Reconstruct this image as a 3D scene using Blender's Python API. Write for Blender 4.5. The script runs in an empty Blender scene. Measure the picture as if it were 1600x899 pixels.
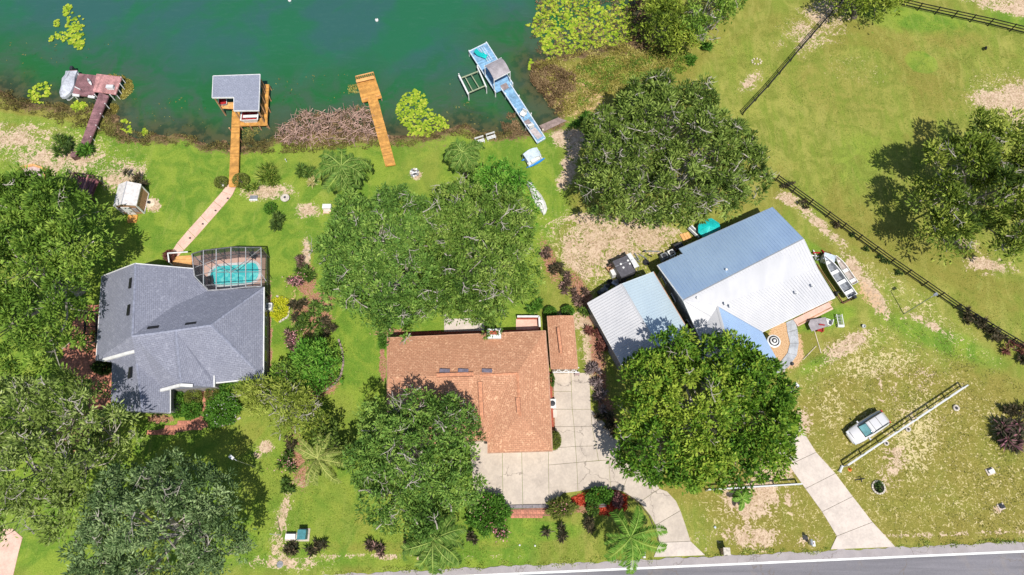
import bpy, math, random
import numpy as np
from mathutils import Vector, Matrix

random.seed(7); RNG = np.random.default_rng(11)
S = bpy.context.scene
COL = S.collection

# ---------------------------------------------------------------- camera, sky, sun, exposure
CAM_H = 72.0; TILT = math.radians(21.5); FOC = 1600 * 24 / 36
cd = bpy.data.cameras.new('camera'); cam = bpy.data.objects.new('camera', cd); COL.objects.link(cam)
cam.location = (0, 0, CAM_H); cam.rotation_euler = (TILT, 0, 0)
cd.lens = 24; cd.sensor_width = 36; cd.clip_start = 0.5; cd.clip_end = 5000
S.camera = cam
SUN_EL = math.radians(61.5); SUN_AZ = math.radians(162)            # compass bearing, y is north
sd = bpy.data.lights.new('sun', 'SUN'); sun = bpy.data.objects.new('sun', sd); COL.objects.link(sun)
sd.energy = 5.0; sd.angle = math.radians(0.55); sd.color = (1.0, 0.955, 0.88)
sun.rotation_euler = Vector((-math.sin(SUN_AZ) * math.cos(SUN_EL), -math.cos(SUN_AZ) * math.cos(SUN_EL), -math.sin(SUN_EL))).to_track_quat('-Z', 'Y').to_euler()
sun.location = (20, -40, 90)
W_ = bpy.data.worlds.new('World'); S.world = W_; W_.use_nodes = True
nt = W_.node_tree; bg = nt.nodes['Background']; sk = nt.nodes.new('ShaderNodeTexSky')
sk.sky_type = 'NISHITA'; sk.sun_disc = False; sk.sun_elevation = SUN_EL; sk.sun_rotation = SUN_AZ
sk.altitude = 50; sk.air_density = 1.0; sk.dust_density = 1.0
nt.links.new(sk.outputs[0], bg.inputs[0]); bg.inputs[1].default_value = 0.105
S.view_settings.view_transform = 'Standard'; S.view_settings.look = 'None'
S.view_settings.exposure = 0.05; S.view_settings.gamma = 1.0; S.view_settings.use_curve_mapping = False
S.render.engine = 'CYCLES'; S.cycles.max_bounces = 6; S.cycles.transparent_max_bounces = 12

# ---------------------------------------------------------------- survey: photo pixel (1600 wide) at height z -> place
ST, CT = math.sin(TILT), math.cos(TILT)
def W(px, py, z=0.0):
    x = px - 800; y = 449.5 - py
    dx, dy, dz = x, y * CT + FOC * ST, y * ST - FOC * CT
    t = (CAM_H - z) / -dz
    return Vector((dx * t, dy * t, z))
def pix(x, y, z=0.0):
    z = z - CAM_H
    yc = y * CT + z * ST; zc = y * ST - z * CT
    return 800 + FOC * x / zc, 449.5 - FOC * yc / zc
def WL(pts, z=0.0): return [W(p[0], p[1], p[2] if len(p) > 2 else z) for p in pts]
def mpp(px, py, z=0.0): return (W(px + 1, py, z) - W(px, py, z)).length

# ---------------------------------------------------------------- materials
MATS = {}
class NB:
    def __init__(s, m):
        s.m = m; m.use_nodes = True; s.t = m.node_tree; s.N = s.t.nodes; s.b = s.N['Principled BSDF']
    def n(s, k, **a):
        x = s.N.new(k)
        for q, v in a.items(): setattr(x, q, v)
        return x
    def l(s, a, b): s.t.links.new(a, b)
    def setin(s, sock, v):
        if hasattr(v, 'is_linked') or isinstance(v, bpy.types.NodeSocket): s.l(v, sock)
        else: sock.default_value = v
    def coord(s, kind='Object'): return s.n('ShaderNodeTexCoord').outputs[kind]
    def pos(s): return s.n('ShaderNodeNewGeometry').outputs['Position']
    def noise(s, vec, scale, detail=3, rough=.55, dist=0.0, col=False):
        x = s.n('ShaderNodeTexNoise'); s.l(vec, x.inputs['Vector'])
        x.inputs['Scale'].default_value = scale; x.inputs['Detail'].default_value = detail
        x.inputs['Roughness'].default_value = rough; x.inputs['Distortion'].default_value = dist
        return x.outputs['Color' if col else 'Fac']
    def mapping(s, vec, scale=(1, 1, 1), rot=(0, 0, 0)):
        x = s.n('ShaderNodeMapping'); s.l(vec, x.inputs[0]); x.inputs['Scale'].default_value = scale; x.inputs['Rotation'].default_value = rot
        return x.outputs[0]
    def math(s, op, a, b=0.0, clamp=False):
        x = s.n('ShaderNodeMath', operation=op, use_clamp=clamp); s.setin(x.inputs[0], a); s.setin(x.inputs[1], b); return x.outputs[0]
    def step(s, v, lo, hi):
        x = s.n('ShaderNodeMapRange', interpolation_type='SMOOTHSTEP'); s.setin(x.inputs[0], v)
        s.setin(x.inputs[1], lo); s.setin(x.inputs[2], hi); return x.outputs[0]
    def mix(s, f, a, b, mode='MIX'):
        x = s.n('ShaderNodeMix', data_type='RGBA', blend_type=mode); s.setin(x.inputs[0], f)
        for i, v in ((6, a), (7, b)):
            if isinstance(v, tuple): v = v + (1,) if len(v) == 3 else v
            s.setin(x.inputs[i], v)
        return x.outputs[2]
    def bump(s, h, strength=.4, dist=.02):
        x = s.n('ShaderNodeBump'); s.l(h, x.inputs['Height']); x.inputs['Strength'].default_value = strength; x.inputs['Distance'].default_value = dist
        s.l(x.outputs[0], s.b.inputs['Normal'])
def mat(name, c, rough=.7, var=.25, scale=3.0, metal=0.0, bump=.2, c2=None, detail=4, spec=None, rnd=0.0):
    if name in MATS: return MATS[name]
    m = bpy.data.materials.new(name); b = NB(m); MATS[name] = m
    p = b.coord('Object')
    n1 = b.noise(p, scale, detail); n2 = b.noise(p, scale * 7, 3)
    f = b.math('ADD', b.math('MULTIPLY', n1, .6), b.math('MULTIPLY', n2, .4))
    c2 = c2 or tuple(x * .72 for x in c)
    hi = tuple(min(1, x * (1 + var)) for x in c); lo = tuple(x * (1 - var) for x in c2)
    col = b.mix(b.step(f, .34, .66), lo, hi)
    if rnd:
        oi = b.n('ShaderNodeObjectInfo').outputs['Random']
        g = b.math('ADD', 1 - rnd, b.math('MULTIPLY', oi, 2 * rnd))
        x = b.n('ShaderNodeVectorMath', operation='SCALE'); b.l(col, x.inputs[0]); b.l(g, x.inputs['Scale']); col = x.outputs[0]
    b.l(col, b.b.inputs['Base Color'])
    b.b.inputs['Roughness'].default_value = rough; b.b.inputs['Metallic'].default_value = metal
    if spec is not None: b.b.inputs['Specular IOR Level'].default_value = spec
    if bump: b.bump(n2, bump, .03)
    return m
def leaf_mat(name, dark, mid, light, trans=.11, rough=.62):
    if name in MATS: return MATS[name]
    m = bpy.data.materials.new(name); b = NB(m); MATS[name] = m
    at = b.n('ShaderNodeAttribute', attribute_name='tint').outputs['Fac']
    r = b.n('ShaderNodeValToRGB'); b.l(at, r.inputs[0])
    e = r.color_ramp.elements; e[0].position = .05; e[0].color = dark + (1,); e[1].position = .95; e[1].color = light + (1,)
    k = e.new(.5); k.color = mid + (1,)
    b.l(r.outputs[0], b.b.inputs['Base Color']); b.b.inputs['Roughness'].default_value = rough
    b.b.inputs['Specular IOR Level'].default_value = .16
    t = b.n('ShaderNodeBsdfTranslucent'); b.l(b.mix(.35, r.outputs[0], (.30, .42, .05)), t.inputs[0])
    mx = b.n('ShaderNodeMixShader'); mx.inputs[0].default_value = trans
    b.l(b.b.outputs[0], mx.inputs[1]); b.l(t.outputs[0], mx.inputs[2]); b.l(mx.outputs[0], b.N['Material Output'].inputs[0])
    return m
def shingle_mat(name, c, c2, c3):
    m = bpy.data.materials.new(name); b = NB(m); MATS[name] = m
    uv = b.coord('UV')
    br = b.n('ShaderNodeTexBrick'); b.l(uv, br.inputs['Vector'])
    br.inputs['Scale'].default_value = 1.0; br.inputs['Brick Width'].default_value = .42; br.inputs['Row Height'].default_value = .19
    br.inputs['Mortar Size'].default_value = .012; br.inputs['Mortar Smooth'].default_value = .3; br.inputs['Bias'].default_value = 0
    br.inputs['Color1'].default_value = c + (1,); br.inputs['Color2'].default_value = c2 + (1,); br.inputs['Mortar'].default_value = tuple(x * .35 for x in c) + (1,)
    p = b.coord('Object')
    w1 = b.noise(p, 3.2, 3, .6, 1.6); w2 = b.noise(p, .35, 4)
    col = b.mix(b.step(w1, .52, .66), br.outputs[0], c3)
    col = b.mix(b.math('MULTIPLY', b.step(w2, .35, .7), .35), col, tuple(x * .7 for x in c))
    b.l(col, b.b.inputs['Base Color']); b.b.inputs['Roughness'].default_value = .85
    b.bump(b.math('ADD', br.outputs['Fac'], b.math('MULTIPLY', w1, -1.2)), .5, .03)
    return m

WOOD_OR = mat('stained_orange_wood', (.66, .33, .08), .6, .07, 2.5, rnd=.05)
WOOD_OR2 = mat('stained_light_wood', (.80, .43, .16), .6, .06, 2.5, rnd=.05)
WOOD_PUR = mat('weathered_plum_paint', (.27, .135, .145), .7, .25, 1.2)
WOOD_PINK = mat('faded_pink_paint', (.56, .28, .27), .7, .18, 1.2)
WOOD_BLUE = mat('pale_blue_paint', (.25, .46, .68), .5, .12, 2.0)
WOOD_TAN = mat('tan_wood', (.48, .27, .14), .7, .25, 2.5)
WOOD_DARK = mat('dark_brown_wood', (.10, .055, .045), .7, .3, 2.5)
def planks_vary(m, amt=.22):
    b = NB(m); sock = b.b.inputs['Base Color']; src = sock.links[0].from_socket
    ri = b.n('ShaderNodeNewGeometry').outputs['Random Per Island']; g = b.math('ADD', 1 - amt, b.math('MULTIPLY', ri, amt * 1.6))
    st = b.step(b.noise(b.pos(), .8, 4, .65), .52, .75); g = b.math('MULTIPLY', g, b.math('SUBTRACT', 1.0, b.math('MULTIPLY', st, .25)))
    x = b.n('ShaderNodeVectorMath', operation='SCALE'); b.l(src, x.inputs[0]); b.l(g, x.inputs['Scale']); b.l(x.outputs[0], sock)
for m_ in (WOOD_OR, WOOD_OR2, WOOD_PUR, WOOD_PINK, WOOD_BLUE): planks_vary(m_)
POST = mat('piling_wood', (.40, .30, .22), .8, .3, 3)
WHITE = mat('white_paint', (.74, .74, .73), .45, .07, 2.0, c2=(.66, .66, .65), bump=.05)
WHITEV = mat('white_vinyl', (.60, .61, .62), .4, .08, 1.0, c2=(.60, .61, .62), bump=.05)
BLACK = mat('black_paint', (.012, .012, .014), .5, .3, 3.0)
DARK = mat('dark_grey_metal', (.05, .052, .06), .45, .3, 4.0, metal=.3)
GREYP = mat('grey_plastic', (.25, .26, .28), .5, .15, 3.0)
ALU = mat('bare_aluminium', (.52, .54, .57), .38, .2, 3.0, metal=.65)
GALV = mat('galvanised_steel', (.42, .44, .46), .4, .2, 4.0, metal=.6)
RED = mat('red_paint', (.42, .02, .02), .5, .25, 3.0)
REDBRICK = mat('red_brick_wall', (.40, .09, .05), .85, .3, 6.0)
TEAL = mat('turquoise_plastic', (.01, .52, .50), .4, .15, 1.2, bump=.1)
BLUEPL = mat('bright_blue_plastic', (.02, .22, .62), .35, .15, 2.0, bump=.05)
TEALBOX = mat('teal_green_paint', (.05, .22, .25), .5, .15, 3.0)
STUCCO = mat('cream_stucco', (.52, .44, .34), .85, .1, 4.0)
STUCCO_G = mat('grey_stucco', (.30, .28, .27), .85, .15, 3.0)
TILE_BLACK = mat('tyre_rubber', (.018, .018, .02), .8, .2, 8.0)
CONC = mat('pale_concrete', (.53, .455, .38), .85, .06, .7, c2=(.48, .41, .345), bump=.15, rnd=.035)
CONC_W = mat('new_white_concrete', (.60, .52, .455), .85, .06, .7, c2=(.54, .47, .415), bump=.15)
CONC_B = mat('bluish_concrete', (.44, .46, .49), .85, .08, .9, bump=.15)
def stains(m, crack=1.0):
    b = NB(m); sock = b.b.inputs['Base Color']; src = sock.links[0].from_socket; p = b.pos()
    n1 = b.noise(p, .45, 5, .65, .8); n2 = b.noise(p, 2.2, 4, .7)
    c = b.mix(b.math('MULTIPLY', b.step(b.math('ADD', b.math('MULTIPLY', n1, .7), b.math('MULTIPLY', n2, .3)), .52, .70), .32), src, (.27, .23, .20))
    if crack:
        wv = b.n('ShaderNodeVectorMath', operation='ADD'); b.l(p, wv.inputs[0]); sc_ = b.n('ShaderNodeVectorMath', operation='SCALE'); b.l(b.noise(p, .9, 3, .6, 0, True), sc_.inputs[0]); sc_.inputs['Scale'].default_value = 1.6; b.l(sc_.outputs[0], wv.inputs[1])
        vo = b.n('ShaderNodeTexVoronoi', feature='DISTANCE_TO_EDGE'); b.l(wv.outputs[0], vo.inputs['Vector']); vo.inputs['Scale'].default_value = .21
        k = b.math('MULTIPLY', b.math('SUBTRACT', 1.0, b.step(vo.outputs['Distance'], .003, .011)), b.step(b.noise(p, .23, 2), .44, .52))
        c = b.mix(b.math('MULTIPLY', k, .6), c, (.16, .13, .11))
    b.l(c, sock)
stains(CONC); stains(CONC_W, 0)
PINKC = mat('pink_concrete', (.72, .47, .38), .85, .08, .8, c2=(.64, .41, .33), bump=.15)
TERRA = mat('terracotta_paver', (.50, .20, .13), .8, .2, 2.5, rnd=.14)
GLASS = mat('dark_window_glass', (.03, .05, .07), .08, .2, 2.0, bump=0)
CANVAS = mat('pale_grey_canvas', (.52, .54, .60), .7, .15, .9, bump=.4)
CANVAS_W = mat('white_tarp', (.80, .79, .76), .6, .08, 1.5, bump=.5)
TAUPE = mat('taupe_canvas', (.36, .33, .35), .7, .08, 1.5)
BARK = mat('grey_bark', (.19, .155, .125), .9, .3, 3.0)
BARK_PALE = mat('pale_lichen_bark', (.40, .36, .31), .9, .3, 2.0)
STRAW = mat('dry_sticks', (.47, .31, .25), .85, .35, 1.5, c2=(.20, .12, .09))
POT = mat('clay_pot', (.35, .14, .08), .8, .2, 5)
SAND = mat('pale_sand', (.66, .56, .42), .95, .15, 3.0)
STONE = mat('pale_stone', (.58, .52, .45), .9, .2, 4.0)
YELLOW = mat('yellow_fruit', (.65, .40, .08), .7, .3, 3.0)
ORANGE = mat('orange_plastic', (.75, .18, .03), .5, .2, 3.0)

# ---------------------------------------------------------------- mesh helpers
class MB:
    def __init__(s): s.v = []; s.f = []; s.mi = []
    def add(s, vs, fs):
        o = len(s.v); s.v += [tuple(v) for v in vs]; s.f += [tuple(i + o for i in f) for f in fs]; return s
    def box(s, c, size, rz=0.0, M=None):
        x, y, z = (q / 2 for q in size)
        vs = [Vector((a * x, b * y, d * z)) for a in (-1, 1) for b in (-1, 1) for d in (-1, 1)]
        R = M or Matrix.Rotation(rz, 3, 'Z'); c = Vector(c)
        return s.add([R @ v + c for v in vs], [(0, 1, 3, 2), (4, 6, 7, 5), (0, 4, 5, 1), (2, 3, 7, 6), (0, 2, 6, 4), (1, 5, 7, 3)])
    def beam(s, a, b, w, h, up=(0, 0, 1)):
        a = Vector(a); b = Vector(b); d = b - a; L = d.length
        if L < 1e-6: return s
        d /= L; u = Vector(up)
        if abs(d.dot(u)) > .99: u = Vector((0, 1, 0))
        r = d.cross(u).normalized(); u = r.cross(d)
        M = Matrix((r, d, u)).transposed()
        return s.box((a + b) / 2, (w, L, h), M=M)
    def prism(s, pts, z0, z1):
        n = len(pts); A = sum(pts[i][0] * pts[(i + 1) % n][1] - pts[(i + 1) % n][0] * pts[i][1] for i in range(n))
        if A < 0: pts = pts[::-1]
        vs = [(p[0], p[1], z0) for p in pts] + [(p[0], p[1], z1) for p in pts]
        return s.add(vs, [tuple(range(n - 1, -1, -1)), tuple(range(n, 2 * n))] + [(i, (i + 1) % n, n + (i + 1) % n, n + i) for i in range(n)])
    def tube(s, path, rad, k=6, caps=True):
        path = [Vector(p) for p in path]; n = len(path)
        if not hasattr(rad, '__len__'): rad = [rad] * n
        o = len(s.v); fs = []
        for i, p in enumerate(path):
            d = (path[min(i + 1, n - 1)] - path[max(i - 1, 0)]).normalized()
            u = Vector((0, 0, 1)) if abs(d.z) < .9 else Vector((1, 0, 0))
            r = d.cross(u).normalized(); u = r.cross(d)
            for j in range(k):
                a = 2 * math.pi * j / k
                s.v.append(tuple(p + (r * math.cos(a) + u * math.sin(a)) * rad[i]))
        for i in range(n - 1):
            for j in range(k):
                a = o + i * k + j; b = o + i * k + (j + 1) % k
                s.f.append((a, a + k, b + k, b))
        if caps: s.f.append(tuple(o + j for j in range(k))); s.f.append(tuple(o + (n - 1) * k + j for j in range(k - 1, -1, -1)))
        return s
    def lathe(s, c, prof, k=16, sx=1, sy=1, rz=0):
        c = Vector(c); o = len(s.v); n = len(prof)
        for r, z in prof:
            for j in range(k):
                a = 2 * math.pi * j / k + rz; s.v.append((c.x + r * sx * math.cos(a), c.y + r * sy * math.sin(a), c.z + z))
        for i in range(n - 1):
            for j in range(k):
                a = o + i * k + j; b = o + i * k + (j + 1) % k; s.f.append((a, b, b + k, a + k))
        s.f.append(tuple(o + j for j in range(k - 1, -1, -1))); s.f.append(tuple(o + (n - 1) * k + j for j in range(k)))
        return s
    def build(s, name, m, parent=None, smooth=False, loc=None):
        me = bpy.data.meshes.new(name); base = Vector((0, 0, 0))
        if parent is not None: base = parent_base(parent)
        elif loc is not None: base = Vector(loc)
        me.from_pydata([tuple(Vector(v) - base) for v in s.v], [], s.f); me.materials.append(m); me.update()
        if smooth: me.polygons.foreach_set('use_smooth', [True] * len(me.polygons))
        o = bpy.data.objects.new(name, me); COL.objects.link(o)
        if parent is not None: o.parent = parent
        elif loc is not None: o.location = base
        return o
def parent_base(p):
    b = Vector((0, 0, 0))
    while p is not None: b = b + p.location; p = p.parent
    return b
def tag(o, label, cat, group=None):
    o['label'] = label; o['category'] = cat
    if group: o['group'] = group
    return o
def thing(name, label, cat, loc, group=None):
    o = bpy.data.objects.new(name, None); COL.objects.link(o); o.location = loc; o.empty_display_size = .3
    return tag(o, label, cat, group)
def struct(o): o['kind'] = 'structure'; return o
def stuff(o): o['kind'] = 'stuff'; return o
def copy_thing(root, loc, label, rz=None):
    r = root.copy(); COL.objects.link(r); r.location = loc; r['label'] = label
    if rz is not None: r.rotation_euler = (0, 0, rz)
    for ch in list(root.children):
        c = ch.copy(); COL.objects.link(c); c.parent = r
        for g in list(ch.children):
            d = g.copy(); COL.objects.link(d); d.parent = c
    return r
def cen(pts):
    c = Vector((0, 0, 0))
    for p in pts: c += Vector((p[0], p[1], 0))
    return c / len(pts)
def inset(pts, d):
    n = len(pts); P = [Vector((p[0], p[1])) for p in pts]
    A = sum(P[i].x * P[(i + 1) % n].y - P[(i + 1) % n].x * P[i].y for i in range(n)); sg = 1 if A > 0 else -1
    out = []
    for i in range(n):
        e0 = (P[i] - P[i - 1]).normalized(); e1 = (P[(i + 1) % n] - P[i]).normalized()
        n0 = Vector((-e0.y, e0.x)) * sg; n1 = Vector((-e1.y, e1.x)) * sg
        k = 1 + n0.dot(n1)
        out.append(P[i] + (n0 + n1) * (d / max(k, .35)))
    return out
def point_in(poly, X, Y):
    ins = np.zeros(X.shape, bool); n = len(poly)
    for i in range(n):
        x0, y0 = poly[i]; x1, y1 = poly[(i + 1) % n]
        if y0 == y1: continue
        c = ((y0 > Y) != (y1 > Y)) & (X < (x1 - x0) * (Y - y0) / (y1 - y0) + x0); ins ^= c
    return ins
def seg_dist(poly, X, Y, closed=True):
    D = np.full(X.shape, 1e9); n = len(poly)
    for i in range(n if closed else n - 1):
        x0, y0 = poly[i]; x1, y1 = poly[(i + 1) % n]; dx, dy = x1 - x0, y1 - y0
        t = np.clip(((X - x0) * dx + (Y - y0) * dy) / (dx * dx + dy * dy + 1e-9), 0, 1)
        D = np.minimum(D, np.hypot(X - x0 - t * dx, Y - y0 - t * dy))
    return D
def np_mesh(name, V, F, m, attrs=None, smooth=False):
    me = bpy.data.meshes.new(name); nv, nf, k = len(V), len(F), F.shape[1]
    me.vertices.add(nv); me.vertices.foreach_set('co', V.astype(np.float32).ravel())
    me.loops.add(nf * k); me.loops.foreach_set('vertex_index', F.astype(np.int32).ravel())
    me.polygons.add(nf); me.polygons.foreach_set('loop_start', np.arange(0, nf * k, k, dtype=np.int32))
    me.polygons.foreach_set('loop_total', np.full(nf, k, np.int32))
    if smooth: me.polygons.foreach_set('use_smooth', np.ones(nf, bool))
    for an, (kind, dat) in (attrs or {}).items():
        a = me.attributes.new(an, kind, 'POINT')
        a.data.foreach_set('value' if kind == 'FLOAT' else 'color', dat.astype(np.float32).ravel())
    me.materials.append(m); me.update(calc_edges=True)
    return me
def link_mesh(name, me, parent=None, loc=None):
    o = bpy.data.objects.new(name, me); COL.objects.link(o)
    if parent is not None: o.parent = parent
    if loc is not None: o.location = loc
    return o
def unit(a): return a / (np.linalg.norm(a, axis=1, keepdims=True) + 1e-9)
def blades(C, D, L, Wd, tint, rng=RNG, face=0.0):
    """one folded leaf blade per row: centre C, direction D, length L, width Wd"""
    n = len(C); D = unit(D); s = unit(np.cross(D, rng.normal(size=(n, 3)) + np.array([0, 0, face])))
    L = np.asarray(L).reshape(-1, 1) * np.ones((n, 1)); Wd = np.asarray(Wd).reshape(-1, 1) * np.ones((n, 1))
    V = np.stack([C, C + D * L * .45 + s * Wd * .5, C + D * L, C + D * L * .45 - s * Wd * .5], 1).reshape(-1, 3)
    F = np.arange(4 * n).reshape(n, 4)
    return V, F, np.repeat(tint, 4)
# ================================================================ SETTING
shore_px = [(0, 136), (14, 141), (28, 152), (48, 158), (75, 157), (100, 162), (130, 166), (150, 160), (176, 172), (184, 190), (200, 208), (222, 214),
            (240, 205), (262, 212), (288, 206), (308, 214), (325, 222), (345, 220), (362, 224), (385, 226), (410, 222), (428, 214), (452, 204), (490, 203),
            (530, 200), (560, 206), (590, 204), (614, 207), (640, 206), (668, 207), (700, 196), (728, 192), (750, 204), (785, 206), (812, 203), (842, 196), (872, 184),
            (866, 168), (848, 152), (833, 126), (830, 96), (868, 86), (930, 76), (985, 62), (1000, 30), (996, 0)]
shore = [(-260.0, 58.0), (-90.0, 55.0)] + [tuple(W(a, b)[:2]) for a, b in shore_px] + [(24.0, 95.0), (60.0, 150.0), (120.0, 420.0), (-260.0, 420.0)]
ax = np.concatenate([-np.geomspace(2600, 82, 14), np.arange(-80, 80.01, .3), np.geomspace(82, 2600, 14)])
ay = np.concatenate([-np.geomspace(2600, 9, 18), np.arange(-8, 84.01, .27), np.geomspace(86, 2600, 18)])
GX, GY = np.meshgrid(ax, ay); X = GX.ravel(); Y = GY.ravel()
def wob(x, y, s, a, seed=0.0):
    return a * (np.sin(x * s + 1.7 * np.sin(y * s * .83 + seed)) * np.cos(y * s * 1.13 + 1.3 * np.sin(x * s * .71 + seed * 2)))
inw = point_in(shore, X, Y); sdist = seg_dist(shore, X, Y) * np.where(inw, -1, 1)
sdw = sdist + wob(X, Y, 1.1, .35) + wob(X, Y, 2.9, .18, 2.0)
Z = np.where(sdw < 1.2, np.clip((sdw - 1.2) * .32, -2.2, 0), 0) + np.where(sdw > 1.2, wob(X, Y, .25, .03) + wob(X, Y, .9, .012, 1.), 0)
Z = np.where(np.abs(Y) > 200, 0, Z)
zc_ = Y * ST + CAM_H * CT; PX = 800 + FOC * X / np.maximum(zc_, 5); PY = 449.5 - FOC * (Y * CT - CAM_H * ST) / np.maximum(zc_, 5)
def blob(px, py, rx, ry, ang=0, soft=.5):
    a = math.radians(ang); dx = PX - px; dy = PY - py
    u = (dx * math.cos(a) + dy * math.sin(a)) / rx; v = (-dx * math.sin(a) + dy * math.cos(a)) / ry
    return np.clip((1 + soft - np.sqrt(u * u + v * v)) / (2 * soft), 0, 1)
def area(poly, soft=10):
    i = point_in(poly, PX, PY); d = seg_dist(poly, PX, PY) * np.where(i, 1, -1)
    return np.clip(d / soft * .5 + .5, 0, 1)
sand = np.zeros(X.shape); lush = np.zeros(X.shape); dry = np.zeros(X.shape); mud = np.zeros(X.shape); mulch = np.zeros(X.shape); speck = np.zeros(X.shape); tan = np.zeros(X.shape)
def put(arr, v, s=1.0): np.maximum(arr, v * s, out=arr)
# lush lawns between the houses and the lake
put(lush, area([(-400, 150), (200, 200), (500, 215), (880, 190), (900, 330), (850, 420), (850, 900), (-400, 900)], 25), .75)
put(lush, blob(540, 800, 110, 60, 0, .5), .95); put(lush, blob(300, 250, 220, 32, 5, .5), .9); put(lush, blob(290, 330, 90, 60), .85)
put(lush, blob(830, 830, 80, 16, 0, .4), 1.); put(lush, blob(1480, 535, 130, 22, 22), .75); put(lush, blob(1270, 395, 40, 16, 30), .8)
put(lush, blob(1290, 500, 50, 16, -20), .9); put(lush, blob(1420, 30, 120, 22, 8), .75); put(lush, blob(1440, 98, 26, 17, 20, .2), .85); put(lush, blob(1350, 250, 60, 60), .45)
put(lush, blob(1120, 90, 90, 40), .3); put(lush, blob(1560, 700, 50, 40), .6); put(lush, blob(1590, 30, 60, 14, 12), .7); put(lush, blob(1400, 790, 200, 12, 2), .5)
put(lush, blob(45, 190, 140, 10, 8), .8); put(lush, blob(880, 190, 30, 10), 1); put(lush, blob(870, 320, 30, 50), .55); put(lush, blob(1290, 560, 60, 12, -30), .7)
# drier olive ground
put(dry, area([(1000, 760), (1200, 880), (1700, 860), (1700, 600), (1400, 540), (1230, 600)], 40), .72)
put(dry, blob(1300, 130, 130, 60, 30), .4); put(dry, blob(1490, 60, 60, 22), .5); put(dry, blob(1470, 150, 60, 40), .5)
put(dry, blob(900, 140, 90, 55, 20), .8); put(dry, blob(640, 855, 240, 12, 0), .45); put(dry, blob(560, 820, 30, 30), .4); put(dry, blob(1370, 130, 70, 50), .3)
put(dry, blob(1050, 90, 60, 50), .5); put(dry, blob(395, 690, 40, 60), .3); put(dry, blob(480, 400, 18, 60), .35)
# bare sand
for a in [(935, 378, 75, 50, 15, .35), (930, 385, 40, 34, 20, .5), (1000, 362, 60, 30, 20, .5), (905, 400, 35, 50, -30, .5), (885, 215, 28, 18, 0, .4), (890, 255, 14, 50, 20, .5), (15, 215, 70, 24, 5, .6), (90, 250, 90, 26, 5, .6), (190, 275, 40, 26, 0, .5), (1370, 470, 36, 14, 55, .5),
          (1345, 430, 60, 12, 50, .5), (1250, 665, 18, 26, 0, .5), (1180, 780, 60, 40, 0, .6), (1210, 735, 40, 20, 0, .5), (1320, 540, 50, 14, -30, .5), (1590, 5, 110, 22, 12, .3),
          (1590, 160, 36, 40, 0, .6), (1545, 155, 30, 20, 0, .6), (440, 820, 12, 50, 10, .9), (440, 880, 80, 12, 0, .9), (415, 700, 12, 12, 0, .5), (1230, 310, 24, 12, 30, .5),
          (900, 500, 40, 16, 0, .5), (925, 560, 18, 60, -8, .5), (480, 330, 20, 12, 0, .6), (420, 300, 40, 14, 0, .5), (478, 395, 6, 30, 0, .6), (1280, 350, 60, 9, 40, .5), (1450, 505, 60, 8, 30, .6), (630, 870, 240, 4, 0, .6),
          (1440, 836, 240, 5, -2, .6), (1430, 620, 60, 40, 0, .9), (1560, 795, 10, 6, 0, .4), (1413, 497, 9, 5, 0, .4), (240, 320, 12, 12, 0, .3), (400, 712, 9, 6, 0, .4), (1170, 130, 20, 10, -40, .8), (1400, 700, 22, 60, 10, .9),
          (1180, 840, 80, 20, 0, .7), (1030, 355, 30, 12, 20, .6), (473, 750, 14, 14, 0, .6), (650, 273, 12, 8, 0, .4), (1505, 375, 26, 14, 30, .8), (1543, 415, 40, 14, 10, .7), (1280, 40, 60, 30, -40, 1.)]:
    put(sand, blob(*a), .66 if a[3] < 6 else .95 if a[2] < 45 else .88)
sand *= np.where((PX > 1380) & (PY > 590) & (PY < 700), .62, 1)
put(speck, area([(1240, 560), (1390, 480), (1620, 640), (1640, 850), (1080, 850), (1100, 770)], 30), .62); put(speck, blob(1430, 680, 50, 90, 10), 1.); put(speck, blob(1370, 570, 90, 26, -8), 1.); put(speck, blob(1330, 540, 60, 22, -20), 1.); put(speck, blob(1560, 650, 50, 20, 25), .8); put(speck, blob(1300, 640, 30, 50), .8); put(speck, blob(1340, 110, 60, 30, 10), .5); put(speck, blob(1560, 150, 70, 50), .7)
put(speck, blob(60, 230, 160, 45, 5), .8); put(speck, blob(930, 400, 110, 70, 20), .9); put(speck, blob(1420, 470, 180, 30, 36), .7); put(speck, blob(860, 380, 30, 60), .6); put(speck, blob(1180, 800, 120, 60), .7); put(speck, blob(500, 330, 120, 60), .25)
# brown wet bank, marsh
bank = np.clip(1 - np.abs(sdw - .3) / 2.0, 0, 1) * np.where(PY < 260, 1, 0)
put(mud, bank, 1.0); put(mud, np.where(sdw < .4, 1.0, 0.0)); put(mud, blob(862, 136, 34, 30, 30, .4), .8); put(dry, blob(930, 130, 90, 50, 10), .6); put(mud, blob(990, 60, 40, 30), .8); put(mud, blob(600, 228, 260, 4, 0, .8), .4)
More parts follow.
